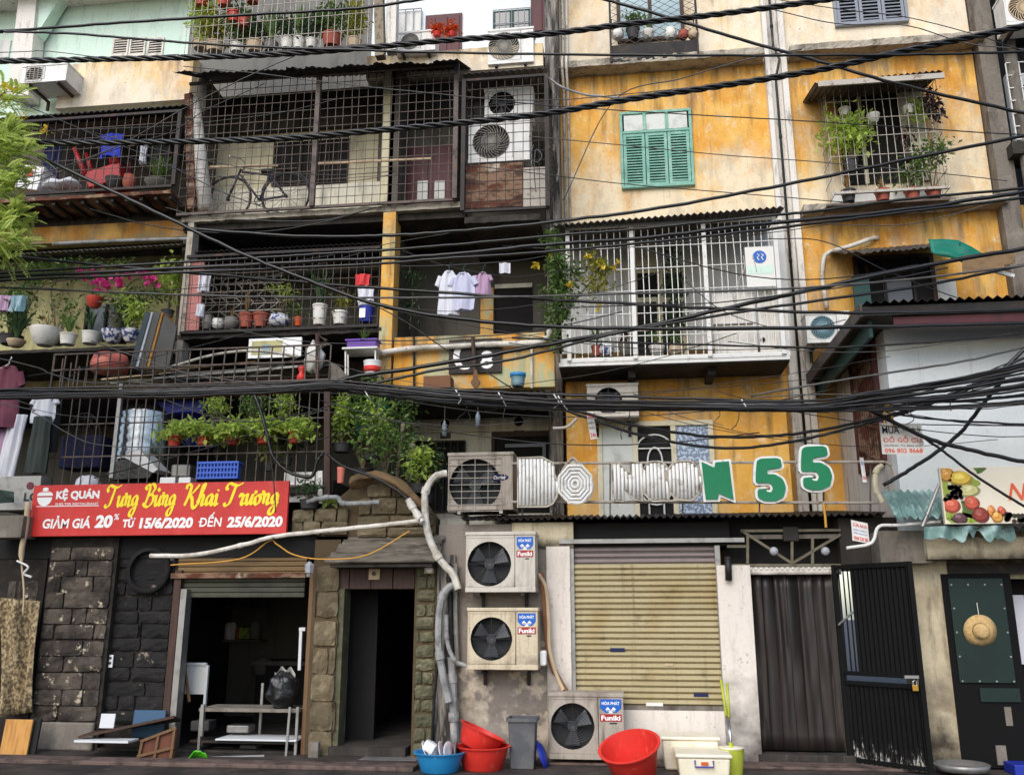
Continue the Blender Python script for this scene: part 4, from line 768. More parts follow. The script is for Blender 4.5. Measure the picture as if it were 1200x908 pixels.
# slatted little roof
x0, x1 = X(384, 640, -.25), X(512, 640, -.25)
for k in range(6):
    y_ = -.32+.06*k; zz = Z(448, 655, -.32)+.055*k; MB().obox(Matrix.Translation(((x0+x1)/2+rg.uniform(-.02, .02)+.02*k, y_+.04, zz)) @ Matrix.Rotation(.65, 4, 'X'), (x1-x0)/2-.012*k, .055, .014).build('roof_slat', 'slatroof', gw, bevel=.006)
boxo('eave', 'dark_conc', gw, x0+.05, x1-.05, -.28, .03, Z(448, 658, -.3)-.06, Z(448, 658, -.3)-.02)
# gable in stone
gx0, gx1 = X(372, 600, -.02), X(512, 600, -.02)
gp = [P(q[0], q[1], 0) for q in ((372, 628), (372, 596), (400, 580), (424, 560), (446, 556), (468, 566), (492, 584), (510, 606), (510, 628))]
MB().prism([(q.x, q.z) for q in gp], .02, .3).build('gable', 'mortar_l', gw)
stones(gw, (342, 596, 408, 626), -.03, 2, 'stone', gr, cols=(2, 3), proud=.05); stones(gw, (418, 604, 508, 628), -.01, 2, 'stone', gr, cols=(2, 3)); stones(gw, (420, 582, 488, 604), -.01, 1, 'stone', gr, cols=(3,)); stones(gw, (430, 566, 472, 582), -.01, 1, 'stone', gr, cols=(2,))
def f(u, v):
    q = [(412, 562), (440, 553), (466, 562), (490, 582), (506, 600)]; i = min(3, int(u*4)); t_ = u*4-i
    return P(q[i][0]+(q[i+1][0]-q[i][0])*t_, q[i][1]+(q[i+1][1]-q[i][1])*t_+v*15-3, -.12+.06*v*math.sin(u*9))+Vector((0, -.12*math.sin(v*3), mnoise.noise((u*6, v*3, 3))*.05))
tb = MB().sheet(f, 24, 6, (0, .02, 0)); tag(tb.build('tarp', 'tarp', smooth=True), 'crumpled brown tarpaulin draped over the stone gable', 'tarp')
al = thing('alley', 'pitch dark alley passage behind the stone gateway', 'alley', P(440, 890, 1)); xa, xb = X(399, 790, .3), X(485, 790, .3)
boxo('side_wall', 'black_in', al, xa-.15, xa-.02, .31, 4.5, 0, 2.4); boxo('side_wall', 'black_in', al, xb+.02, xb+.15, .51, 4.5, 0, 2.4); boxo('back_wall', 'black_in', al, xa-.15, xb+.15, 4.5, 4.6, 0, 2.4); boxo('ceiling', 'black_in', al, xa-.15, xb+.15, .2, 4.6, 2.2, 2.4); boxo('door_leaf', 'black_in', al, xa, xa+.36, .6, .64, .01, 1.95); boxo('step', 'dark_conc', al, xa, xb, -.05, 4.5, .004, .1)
mt = MB().obox(Matrix.Translation(P(458, 893, -.1)+Vector((0, 0, .04))), .33, .18, .012); tag(mt.build('doormat', 'galv'), 'pale metal sheet lying at the alley threshold', 'mat')
# --- grey plaster wall with the air conditioners
pw = thing('shop_wall', 'grey peeling plaster wall behind the stacked air conditioners', 'wall', P(600, 890, 0))
boxo('wall', 'grey_pl', pw, X(511, 770, 0), X(643, 770, 0), .03, .3, 0, Z(590, 614, .03)); boxo('pillar', 'white_pil', pw, X(641, 740, 0), X(669, 740, 0), 0, .3, 0, Z(655, 640, 0)); boxo('lintel', 'cream', pw, X(600, 640, .01), X(672, 640, .01), .01, .3, Z(650, 642, .01), Z(650, 612, .01))
boxo('corner_strip', 'blackcol', pw, X(511, 770, -.02), X(532, 770, -.02), -.03, .03, 0, Z(520, 650, 0))
# --- shutter shop
ss = thing('roller_shutter', 'closed cream yellow roller shutter between white pillars', 'shutter', P(757, 828, 0))
zt_, zm_, zb_ = Z(756, 640, .08), Z(756, 660, .08), Z(756, 826, .08); xa, xb = X(671, 735, .08), X(845, 735, .08)
n = 3; hh = (zt_-zm_)/n; prof = lambda a, b, z0, h, Y: MB().add([(a, Y+.02, z0), (a, Y-.012, z0+h*.3), (a, Y-.012, z0+h*.75), (a, Y+.02, z0+h), (b, Y+.02, z0), (b, Y-.012, z0+h*.3), (b, Y-.012, z0+h*.75), (b, Y+.02, z0+h)], [(0, 4, 5, 1), (1, 5, 6, 2), (2, 6, 7, 3)])
s0 = prof(xa, xb, zt_-hh, hh*.97, .1).build('slat', 'shutter_t', ss); copies(s0, [(0, 0, -hh*k) for k in range(1, n)])
n = 24; hh = (zm_-zb_)/n; s0 = prof(xa, xb, zm_-hh, hh*.94, .08).build('slat', 'shutter', ss); copies(s0, [(0, 0, -hh*k) for k in range(1, n)])
boxo('backing', 'dark_in', ss, xa, xb, .104, .11, zb_, zt_); boxo('bottom_bar', 'concrete', ss, xa, xb, .05, .1, zb_-.05, zb_)
for x in (xa, xb): boxo('guide_rail', 'galv', ss, x-.03, x+.03, .03, .12, 0.3, zt_)
boxo('top_rail', 'galv', ss, X(655, 634, 0), X(872, 632, 0), -.02, .04, Z(760, 636, 0), Z(760, 631, 0)); boxo('housing', 'black_in', ss, xa, X(855, 625, .1), .12, .2, Z(760, 640, .1), Z(760, 612, .1))
for rc_ in ((715, 759, 732, 763), (813, 812, 830, 816)): pbox('maker_plate', 'cloth_bd', ss, rc_, .06, .008)
pbox('label_scrap', 'paper', ss, (757, 823, 777, 827), .04, .008); pbox('label_scrap', 'pot_be', ss, (779, 777, 789, 780), .06, .008)
boxo('sill', 'white_pil', ss, X(672, 860, .02), X(862, 860, .02), .02, .3, 0, zb_-.05)
# --- white pillar and curtain door with truss above
pd_ = thing('shop_wall', 'white pillar wall between the shutter and the curtained doorway', 'wall', P(860, 890, 0))
boxo('pillar', 'white_pil', pd_, X(845, 760, 0), X(885, 760, 0), 0, .35, 0, Z(865, 662, 0))
MB().tube([P(853, 652, -.05), P(854, 680, -.05)], .04, 10).build('post_stub', 'pipe_dk', pd_, True)
cdw = thing('curtained_doorway', 'doorway hung with brown vinyl curtain strips under a painted truss', 'doorway', P(935, 890, 0))
xa, xb = X(886, 780, .1), X(990, 780, .1); zt_ = Z(935, 672, .1)
for i in range(7):
    ws_ = (0, .11, .29, .4, .57, .7, .88, 1); a, b = xa+(xb-xa)*ws_[i]-.02, xa+(xb-xa)*ws_[i+1]+.02
    def f(u, v): return Vector((a+(b-a)*u, .16+.02*(i % 2)-.012*math.sin(u*3.1)+.022*math.sin(u*(4+i % 3*2)+i+v*1.3)*(.3+.7*v)+.02*mnoise.noise((u*2+i*3, v*5, 4)), .12+(zt_-.12)*v))
    MB().sheet(f, 12, 12, (0, .006, 0)).build('curtain_strip', 'curtain', cdw, True)
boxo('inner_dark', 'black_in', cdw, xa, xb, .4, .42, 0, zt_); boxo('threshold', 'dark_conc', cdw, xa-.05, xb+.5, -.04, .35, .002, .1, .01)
boxo('door_frame', 'galv', cdw, X(984, 780, .05), X(989, 780, .05), .04, .1, 0, zt_)
x0, x1, z0, z1 = R(876, 662, 986, 673, .06); boxo('header', 'white_pil', cdw, x0, x1, .06, .2, z0, z1, .006)
s0 = boxo('dentil', 'bar_wht', cdw, x0+.02, x0+.05, .045, .06, z0+.06, z1-.02); copies(s0, [(.06*k, 0, 0) for k in range(1, int((x1-x0-.06)/.06))])
tr = MB(); q = lambda px, py: P(px, py, .05)
for a, b in (((852, 662), (985, 662)), ((868, 622), (985, 621)), ((868, 621), (928, 660)), ((928, 660), (985, 626)), ((928, 624), (928, 662)), ((876, 626), (876, 662)), ((952, 630), (952, 662)), ((852, 640), (876, 640))): tr.bar(q(*a), q(*b), .03)
tr.build('truss', 'truss', cdw); boxo('truss_backing', 'black_in', cdw, X(850, 640, .3), X(1000, 640, .3), .3, .35, Z(920, 668, .3), Z(920, 606, .3)); boxo('truss_strip', 'concrete', cdw, X(878, 630, .1), X(985, 630, .1), .09, .12, Z(930, 631, .1), Z(930, 626, .1))
pbox('junction_box', 'tin_dk', cdw, (918, 617, 936, 634), .02, .08, .01)
for px, py in ((906, 646), (966, 646)):
    c = P(px, py, .0); b_ = MB().lathe([(.0, 0), (.035, .004), (.05, .04), (.035, .1), (.02, .12)], n=14, M4=Matrix.Translation((c.x, -.1, c.z)) @ Matrix.Rotation(-math.pi/2, 4, 'X')); tag(b_.build('light_bulb', 'bulb', smooth=True), 'unlit round bulb on the truss, %s' % ('nearer the yellow shutter' if px < 930 else 'nearer the black iron door'), 'bulb')
# open black iron door
bd = thing('iron_door', 'open black corrugated iron door with brass padlock', 'door', P(1040, 900, -.3))
p0, p1 = P(985, 780, .05), P(1080, 780, -.62); p0.z = p1.z = 0
zb_, zt_ = .03, Z(1040, 660, -.2); d = (p1-p0); L = d.length; d.normalize(); nrm = Vector((d.y, -d.x, 0))
mid = zb_+(zt_-zb_)*.44
def f(u, v): return p0+d*(L*u)+nrm*(.012*math.cos(u*34*math.pi))+Vector((0, 0, zb_+(mid-.1-zb_)*v))
MB().sheet(f, 68, 3, tuple(-nrm*.012)).build('lower_panel', 'blackdoor', bd)
def f(u, v): return p0+d*(L*(.24+.76*u))+nrm*(.012*math.cos(u*26*math.pi))+Vector((0, 0, mid+(zt_-mid)*v))
MB().sheet(f, 52, 3, tuple(-nrm*.012)).build('upper_panel', 'blackp', bd)
mb = MB()
for u in (.02, .98): mb.bar(p0+d*(L*u)+Vector((0, 0, zb_)), p0+d*(L*u)+Vector((0, 0, zt_)), .05)
for z in (zb_+.03, mid-.1, mid, zt_-.03): mb.bar(p0+Vector((0, 0, z)), p1+Vector((0, 0, z)), .045)
for u in (.08, .14, .2): mb.bar(p0+d*(L*u)+Vector((0, 0, mid)), p0+d*(L*u)+Vector((0, 0, zt_)), .014)
mb.build('frame', 'blackp', bd)
lk = p0+d*(L*.93)+nrm*.05+Vector((0, 0, mid-.1)); MB().box(-.03, .03, -.012, .012, -.04, .02).xf(Matrix.Translation(lk)).build('padlock', 'brass', bd, bevel=.004); MB().tube([lk+Vector((-.018, 0, .02)), lk+Vector((-.018, 0, .055)), lk+Vector((0, 0, .07)), lk+Vector((.018, 0, .055)), lk+Vector((.018, 0, .02))], .006, 6).build('shackle', 'chrome', bd); MB().bar(lk+Vector((-.1, 0, .1)), lk+Vector((.08, 0, .1)), .03).build('hasp', 'galv', bd)
hb = p0+d*(L*.05)+nrm*.04+Vector((0, 0, mid+.52)); MB().bar(hb, hb+d*(L*.2)+Vector((0, 0, .14)), .02).build('latch', 'galv', bd)
# cream pillar and green metal door on the far right
cp = thing('shop_wall', 'dirty cream pillar wall between the iron door and the green door', 'wall', P(1095, 890, -.1))
boxo('pillar', 'cream', cp, X(1071, 760, -.1), X(1121, 760, -.1), -.1, .3, 0, Z(1090, 655, -.1)); boxo('lintel', 'cream', cp, X(1070, 655, -.05), 9, -.05, .3, Z(1130, 662, -.05), Z(1130, 640, -.05)+.3)
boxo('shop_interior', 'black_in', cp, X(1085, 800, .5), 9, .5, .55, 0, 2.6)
boxo('beam', 'irondk', cp, X(1108, 662, -.07), 9, -.12, -.05, Z(1150, 672, -.07), Z(1150, 660, -.07)); boxo('beam', 'frame_cr', cp, X(1178, 670, .1), X(1300, 670, .1), .05, .2, Z(1190, 678, .1), Z(1190, 668, .1))
gd = thing('metal_door', 'dark green riveted metal door with a straw hat hung on it', 'door', P(1155, 900, -.15))
x0, x1 = X(1117, 790, -.15), X(1200, 790, -.15); zt_ = Z(1150, 672, -.15)
boxo('frame', 'blackp', gd, x0, x1, -.13, -.08, .02, zt_); pn = boxo('upper_panel', 'greendoor', gd, x0+.06, x1-.09, -.15, -.13, Z(1150, 800, -.15), zt_-.05, .005); boxo('lower_strip', 'greendoor', gd, X(1149, 815, -.15), X(1196, 815, -.15), -.15, -.13, Z(1160, 822, -.15), Z(1160, 806, -.15))
rv = MB().lathe([(.012, 0), (.01, .006), (0, .008)], n=8, M4=Matrix.Translation((x0+.09, -.15, Z(1150, 798, -.15))) @ Matrix.Rotation(math.pi/2, 4, 'X')).build('rivet', 'galv', gd)
wd_ = x1-x0-.2; copies(rv, [(wd_*i/3, 0, .0) for i in range(1, 4)]+[(wd_*i/3, 0, zt_-.12-Z(1150, 798, -.15)) for i in range(4)]+[(wd_*(i % 2), 0, (zt_-.12-Z(1150, 798, -.15))*k/4) for k in (1, 2, 3) for i in (0, 1)])
for rc_ in ((1178, 828, 1186, 850), (1168, 873, 1180, 896)): pbox('worn_patch', 'concrete', gd, rc_, -.136, .004)
c = P(1150, 739, -.2); ht = thing('straw_hat', 'straw sun hat hanging on the dark green door', 'hat', c)
MB().lathe([(.0, .09), (.05, .09), (.075, .075), (.085, 0), (.17, -.01), (.175, -.004), (.09, .008)], n=26, M4=Matrix.Translation(c+Vector((0, .03, 0))) @ Matrix.Rotation(math.pi/2+.12, 4, 'X')).build('hat', 'straw', ht, True); MB().lathe([(.088, .0), (.084, .022)], cap=False, n=24, M4=Matrix.Translation(c+Vector((0, .03, 0))) @ Matrix.Rotation(math.pi/2+.12, 4, 'X')).build('hat_band', 'brownwood', ht, True); MB().tube([c+Vector((0, .02, .15)), c+Vector((0, .03, .3))], .004, 4).build('cord', 'paper', ht)
ppx = pbox('white_cloth', 'cloth_w', None, (1184, 697, 1205, 778), .2, .02); tag(ppx, 'white cloth hanging beside the green door', 'cloth')
# kerb clutter right
lc = MB().lathe([(.25, 0), (.27, .06), (.25, .07), (.22, .03), (0, .03)], P(1128, 902, -.5)*1, 24); tag(lc.build('metal_basin', 'galv', smooth=True), 'flat grey metal basin on the ground before the green door', 'basin')
# tin roof along the right shops
t = MB(); corr(t, X(540, 604, -.15), X(1038, 604, -.15), -.15, Z(790, 605, -.15), YU, Z(790, 605, -.15)+.3, .085, .02, rag=.03); tag(t.build('tin_roof', 'tin_dk'), 'dirty corrugated roof edge running under the big letters', 'roof')
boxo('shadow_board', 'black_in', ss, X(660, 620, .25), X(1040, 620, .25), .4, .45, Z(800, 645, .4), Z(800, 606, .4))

# ------------------------------------------------------------------ white house on the right
wh = thing('house', 'white rendered box house with dark flat roof jutting over the shops', 'house', P(1045, 560, -.2))
xh = X(1045, 480, -.2); zr = Z(1120, 372, -.5)
boxo('front_wall', 'white_wall', wh, xh, 9, -.2, 0, 2.5, zr); boxo('side_wall', 'white_st', wh, xh, xh+.2, 0, YU, 2.5, zr)
x0, z0 = X(1010, 365, -.75), Z(1100, 362, -.75)
boxo('roof_slab', 'tin_dk', wh, x0, 9, -.75, YU, z0-.05, z0+.06); boxo('fascia', 'maroon', wh, x0+.35, 9, -.7, -.66, z0-.2, z0-.06); boxo('verge', 'tealdk', wh, x0+.1, x0+.14, -.6, YU, z0-.26, z0-.06)
t = MB(); corr(t, x0+.05, 9, -.8, z0+.1, YU, z0+.2, .1, .02); t.build('roof_sheet', 'tin_dk', wh)
boxo('bargeboard', 'tin', wh, x0-.03, x0, -.78, YU, z0-.07, z0+.09)
# side window with a dark frame
zA, zB = Z(1025, 545, .6), zr-.05
boxo('side_window', 'black_in', wh, xh-.01, xh, .25, 1.3, zA, zB)
for y_ in (.22, 1.3): boxo('window_frame', 'maroon', wh, xh-.05, xh, y_-.05, y_+.05, zA, zB)
boxo('window_frame', 'maroon', wh, xh-.05, xh, .27, 1.25, zA-.05, zA+.03)
mb = MB()
for k in range(10): mb.bar((xh-.03, .3+.1*k, zA), (xh-.03, .3+.1*k, zB), .018)
for k in range(3): mb.bar((xh-.03, .27, zA+.4*k), (xh-.03, 1.25, zA+.4*k+.3), .03)
mb.build('window_grille', 'rust', wh, kind='stuff')
# torn teal awning + eave below the fruit sign
def f(u, v):
    x = X(1035, 600, -.25)+(X(1115, 600, -.25)-X(1035, 600, -.25))*u
    return Vector((x, -.2-.5*v+.03*math.sin(u*40)*v, Z(1070, 575, -.2)-.35*v+.02*math.cos(u*60)+mnoise.noise((u*5, v*4, 3))*.08*v))
ta = MB().sheet(f, 50, 8, (0, .006, .006)); tag(ta.build('tin_awning', 'teal'), 'bent teal corrugated awning at the corner of the white house', 'awning')
def f(u, v):
    x = X(1085, 630, -.7)+(X(1190, 630, -.7)-X(1085, 630, -.7))*u
    return Vector((x, -.68+.05*math.sin(u*22+v), Z(1130, 616, -.7)-(.13+.2*mnoise.noise((u*9, 2, 1)))*v))
ta = MB().sheet(f, 40, 5, (0, .008, 0)); tag(ta.build('awning_fringe', 'teal'), 'crumpled teal sheet hanging below the fruit sign', 'awning')
t = MB(); corr(t, X(1120, 620, -.65), 9, -.65, Z(1160, 618, -.65), -.2, Z(1160, 618, -.65)+.1, .085, .018); tag(t.build('tin_awning', 'tin'), 'grey corrugated eave right under the fruit sign', 'awning')
boxo('eave_board', 'cream', wh, X(1085, 645, -.4), 9, -.45, -.2, Z(1150, 655, -.4), Z(1150, 630, -.4))
boxo('eave_box', 'concrete', wh, X(1030, 650, -.3), X(1090, 650, -.3), -.35, 0, Z(1060, 660, -.3), Z(1060, 622, -.3))
boxo('base_wall', 'dark_conc', wh, X(985, 640, .05), X(1080, 640, .05), .06, .3, Z(1030, 668, .05), Z(1030, 606, .05))
# neighbour sliver at far right top
nb = thing('apartment_building', 'neighbouring grey block with white window cage at the far right edge', 'building', (xR+1, YU, 0))
boxo('wall', 'dark_conc', nb, xR+.5, xR+5, YU+.1, YU+.4, 2.2, 13.6); x0, x1, z0, z1 = R(1183, 75, 1230, 165, YU-.3)
boxo('window', 'glass_bl', nb, x0+.2, x1, YU, YU+.05, z0, z1); boxo('window_frame', 'white_let', nb, x0+.12, x0+.2, YU-.05, YU+.05, z0, z1); boxo('window_frame', 'white_let', nb, x0+.2, x1, YU-.05, YU+.05, z1-.2, z1); grille((x0, x1, z0, z1), YU-.35, 6, 6, .015, 'bar_wht', nb); boxo('ledge', 'dark_conc', nb, x0-.1, x1, YU-.4, YU+.1, z0-.25, z0-.05)
boxo('ledge', 'dark_conc', nb, xR+.5, x1, YU-.3, YU+.1, Z(1190, 50, YU), Z(1190, 36, YU))
# ------------------------------------------------------------------ red banner
def slant_frame(p_bl, p_br, p_tl):
    o = Vector(p_bl); ux = Vector(p_br)-o; uz = Vector(p_tl)-o; return o, ux, uz
rb = thing('banner', 'red opening-offer banner with yellow script and white lettering', 'banner', P(186, 628, -.15))
YB = -.16; x0, z0 = X(36, 600, YB), Z(180, 627, YB); x1, z1 = X(337, 595, YB), Z(185, 566, YB)
boxo('board', 'red_sign', rb, x0, x1, YB, YB+.05, z0, z1, .006); BW, BH = x1-x0, z1-z0
def bp(u, v): return Vector((x0+BW*u, YB-.004, z0+BH*v))
def btext(s, u0, v0, u1, v1, m, **k): return text(s, bp(u0, v0), (1, 0, 0), (0, 0, 1), BW*(u1-u0), BH*(v1-v0), m, rb, **k)
btext('KỆ QUÁN', .095, .68, .268, .93, 'print_w', bold=.05); btext('SHELTER RESTAURANT', .095, .60, .268, .645, 'print_w', bold=.01)
boxo('underline', 'print_w', rb, x0+.02*BW, x0+.27*BW, YB-.004, YB-.002, z0+.575*BH, z0+.59*BH)
def disc(u, v, ru, rv, m, par, a0=0, a1=360, name='logo_mark'):
    n = 18; mb = MB(); c = bp(u, v); pts = [c+Vector((BW*ru*math.cos(math.radians(a0+(a1-a0)*i/n)), 0, BH*rv*math.sin(math.radians(a0+(a1-a0)*i/n)))) for i in range(n+1)]
    mb.add(pts, [tuple(range(n+1))]); return mb.build(name, m, par)
disc(.05, .76, .03, .17, 'print_w', rb, 180, 360); disc(.05, .79, .032, .1, 'print_w', rb, 0, 180); disc(.05, .92, .012, .035, 'print_w', rb)
for dv in (.775, .86): boxo('logo_line', 'red_sign', rb, x0+.02*BW, x0+.08*BW, YB-.0065, YB-.0045, z0+dv*BH, z0+(dv+.012)*BH)
btext('GIẢM GIÁ', .055, .15, .245, .40, 'print_w', bold=.032, shear=.1); btext('20', .262, .15, .332, .40, 'print_w', bold=.05, shear=.1); btext('%', .336, .30, .356, .42, 'print_w', bold=.02, shear=.1)
btext('TỪ', .372, .15, .42, .36, 'print_w', bold=.05, shear=.1); btext('15/6/2020', .437, .13, .645, .34, 'print_w', bold=.05, shear=.1); btext('ĐẾN', .67, .15, .755, .42, 'print_w', bold=.022, shear=.1); btext('25/6/2020', .775, .13, .985, .34, 'print_w', bold=.05, shear=.1)
GLY = {
 'T': (.78, [[(.1, .7), (.0, .84), (.12, 1.02), (.36, .96), (.62, .92), (.88, 1.05)], [(.5, .96), (.42, .5), (.32, .08), (.14, -.04), (.02, .1)]]),
 'ư': (.5, [[(0, .38), (.08, .5), (.08, .2), (.13, .02), (.24, .06), (.36, .4)], [(.38, .5), (.35, .2), (.38, .02), (.5, .1)], [(.40, .48), (.52, .54), (.5, .66)]]),
 'n': (.46, [[(0, .38), (.08, .5), (.08, .02)], [(.08, .3), (.2, .48), (.3, .42), (.28, .1), (.34, 0), (.46, .1)]]),
 'g': (.46, [[(.34, .42), (.2, .5), (.05, .3), (.12, .06), (.26, .14), (.36, .48)], [(.36, .48), (.32, -.1), (.2, -.45), (.02, -.4), (.1, -.16), (.46, .1)]]),
 'B': (.72, [[(.14, .8), (.0, .9), (.14, 1.02), (.3, .98)], [(.3, .97), (.24, .4), (.14, .02)], [(.15, .92), (.42, 1.06), (.62, .86), (.46, .6), (.28, .54)], [(.28, .54), (.58, .5), (.62, .2), (.4, -.04), (.14, .02), (.03, .16)]]),
 'K': (.74, [[(.0, .78), (.04, 1.0), (.26, .98)], [(.28, .98), (.2, .4), (.08, -.02)], [(.7, 1.0), (.44, .64), (.22, .48)], [(.28, .5), (.44, .3), (.54, -.05), (.68, -.14), (.78, .05)]]),
 'h': (.46, [[(0, .1), (.18, .6), (.26, .98), (.15, .9), (.08, .02)], [(.08, .26), (.2, .48), (.3, .4), (.28, .08), (.34, 0), (.46, .1)]]),
 'a': (.48, [[(.34, .42), (.2, .5), (.04, .28), (.1, .02), (.24, .12), (.36, .48)], [(.36, .48), (.34, .08), (.4, 0), (.5, .1)]]),
 'i': (.24, [[(0, .38), (.08, .5), (.08, .06), (.14, 0), (.25, .1)], [(.1, .66), (.13, .74)]]),
 'r': (.36, [[(0, .34), (.1, .54), (.12, .42), (.24, .44), (.19, .1), (.26, 0), (.37, .1)]]),
 'ơ': (.44, [[(.2, .48), (.04, .3), (.1, .02), (.26, .06), (.32, .3), (.2, .48)], [(.26, .46), (.42, .52), (.42, .66)]]),
 'ừ': (.5, [[(0, .38), (.08, .5), (.08, .2), (.13, .02), (.24, .06), (.36, .4)], [(.38, .5), (.35, .2), (.38, .02), (.5, .1)], [(.40, .48), (.52, .54), (.5, .66)], [(.1, .84), (.26, .7)]]),
 ' ': (.3, [])}
def script(s, u0, u1, vb, vh, m, par, pen=.074):
    tot = sum(GLY[c][0] for c in s); adv = 0; mb = MB(); sx = (u1-u0)*BW/tot; sz = vh*BH
    for c in s:
        wd, sts = GLY[c]
        for st in sts:
            pts = cat([Vector((x+.16*y, y, 0)) for x, y in st], 6); k = len(pts); L, Rr = [], []
            for i, p in enumerate(pts):
                d = (pts[min(i+1, k-1)]-pts[max(i-1, 0)]); an = math.atan2(d.y, d.x); w_ = pen*(.42+.85*abs(math.sin(an-.5)))*(1 if 0 < i < k-1 else .55)
                nn = Vector((-math.sin(an), math.cos(an), 0)); L.append(p+nn*w_); Rr.append(p-nn*w_)
            mb.add([bp(u0, vb)+Vector(((adv+q.x)*sx, -.001*(sts.index(st))-.00005*(qi % k), q.y*sz)) for qi, q in enumerate(L+Rr)], [(i, i+1, k+i+1, k+i) for i in range(k-1)])
        adv += wd
    mb.build('lettering', m, par, kind='stuff')
script('Tưng Bừng', .292, .57, .56, .40, 'print_y', rb); script('Khai Trương', .60, .965, .56, .40, 'print_y', rb)

# ------------------------------------------------------------------ big letters on two rails
YL = -.12
sr = thing('sign_rails', 'two thin rusty rails carrying the big letters above the tin roof', 'sign rails', P(600, 600, YL+.1))
for a, b in (((600, 543), (1036, 541)), ((600, 588), (1030, 589))): MB().tube([P(a[0], a[1], YL+.1), P(b[0], b[1], YL+.1)], .016, 6).build('rail', 'bar_pale', sr)
for px in (612, 660, 715, 800, 890, 965, 1020): MB().bar(P(px, 541, YL+.12), P(px, 604, YL+.12), .018).build('upright', 'iron', sr)
MB().tube([P(1036, 541, YL+.1), P(1046, 546, YL+.1), P(1050, 560, YL)], .016, 6).build('rail_end', 'bar_pale', sr)
def poly_px(local, rect, Y=YL, smooth=0):
    x0, x1, z0, z1 = R(*rect, Y); pts = [(x0+(x1-x0)*u, z0+(z1-z0)*v) for u, v in local]
    return pts
def grow(poly, d):
    cx = sum(p[0] for p in poly)/len(poly); n = len(poly); a = sum(poly[i][0]*poly[(i+1) % n][1]-poly[(i+1) % n][0]*poly[i][1] for i in range(n)); sg = 1 if a > 0 else -1; out = []
    for i in range(n):
        p, q, r = Vector(poly[i-1]), Vector(poly[i]), Vector(poly[(i+1) % n]); e1, e2 = (q-p).normalized(), (r-q).normalized(); nn = Vector((e1.y+e2.y, -e1.x-e2.x))*sg
        nn = nn.normalized() if nn.length > 1e-6 else Vector((0, 0)); k = min(1.6, 1/max(.4, nn.dot(Vector((e1.y, -e1.x))*sg))); out.append(tuple(q+nn*d*k))
    return out
RK = .16
def rnd(poly, k=3):
    """corner-cut to round the outline"""
    for _ in range(k):
        q = []
        for i in range(len(poly)):
            a, b = Vector(poly[i]), Vector(poly[(i+1) % len(poly)]); q += [tuple(a.lerp(b, RK)), tuple(a.lerp(b, 1-RK))]
        poly = q
    return poly
FIVE = [(.1, .99), (.88, 1.0), (.92, .77), (.42, .73), (.40, .62), (.66, .62), (.92, .5), (1.0, .3), (.9, .08), (.6, -.01), (.25, .0), (.04, .08), (.05, .27), (.3, .29), (.36, .21), (.5, .2), (.58, .3), (.5, .41), (.3, .42), (.0, .42), (.03, .7)]
ENN = [(0, 1), (.42, .84), (.47, .98), (.92, 1), (1, 0), (.52, .17), (.48, .02), (.08, .02)]
def solid_letter(label, local, rect, rk=2):
    p = rnd(poly_px(local, rect), rk); t = thing('sign_letter', label, 'letter', P((rect[0]+rect[2])/2, rect[3], YL))
    MB().prism(grow(p, .028), YL-.01, YL+.06).build('outline', 'white_let', t); MB().prism(p, YL-.03, YL-.01).build('face', 'green_let', t)
solid_letter('green letter N with white edge next to the white letters', ENN, (823, 541, 858, 586), 0)
solid_letter('green digit 5 with white edge standing on the orange wall side', FIVE, (885, 537, 920, 587)); solid_letter('green digit 5 hung higher, last of the row', FIVE, (938, 523, 974, 574))
def ribbed(label, local, rect, pitch=.045, rk=2, holes=True):
    p = rnd(poly_px(local, rect), rk); t = thing('sign_letter', label, 'letter', P((rect[0]+rect[2])/2, rect[3], YL)); MB().prism(p, YL, YL+.05).build('back_plate', 'let_back', t); MB().tube([(x, YL-.02, z) for x, z in p], .012, 5, closed=True).build('rim', 'let_back', t)
    mb = MB(); xs = [q[0] for q in p]; x = min(xs)+pitch*.6
    while x < max(xs):
        zs = []
        for i in range(len(p)):
            a, b = p[i], p[(i+1) % len(p)]
            if (a[0]-x)*(b[0]-x) < 0: zs.append(a[1]+(b[1]-a[1])*(x-a[0])/(b[0]-a[0]))
        zs.sort()
        for k in range(0, len(zs)-1, 2):
            if zs[k+1]-zs[k] > .06: mb.tube([(x, YL-.012, zs[k]+.02), (x+.002, YL-.014, (zs[k]+zs[k+1])/2), (x, YL-.012, zs[k+1]-.02)], .0195, 6)
        x += pitch
    mb.build('light_tubes', 'white_let', t, True, kind='stuff'); return t, p
ribbed('white ribbed letter D beside the grey air conditioner', [(0, 1), (.6, 1), (.86, .88), (.9, .64), (1, .45), (.95, .2), (.85, .06), (.7, 0), (0, 0)], (607, 536, 655, 594), rk=0)
t, p = ribbed('white ringed letter O with an accent on top', [(.18, .8), (.4, 1.0), (.62, .82), (.9, .6), (1, .38), (.85, .1), (.5, 0), (.15, .1), (0, .38), (.05, .65)], (655, 535, 696, 592), pitch=9)
cx_, cz_ = sum(q[0] for q in p)/len(p), sum(q[1] for q in p)/len(p)-.03
for k in range(5):
    r = .21-.042*k; MB().tube([(cx_+r*math.cos(a*math.pi/4+.39), YL-.014, cz_+r*1.15*math.sin(a*math.pi/4+.39)) for a in range(8)], .019, 6, closed=True).build('light_tube', 'white_let', t)
ribbed('white ribbed letter N with leaning stroke in the middle of the row', [(0, 1), (.2, 1), (.6, .72), (.62, 1), (1, 1), (1, 0), (.72, .05), (.35, .35), (.36, 0), (0, .02)], (718, 542, 752, 588), rk=0)
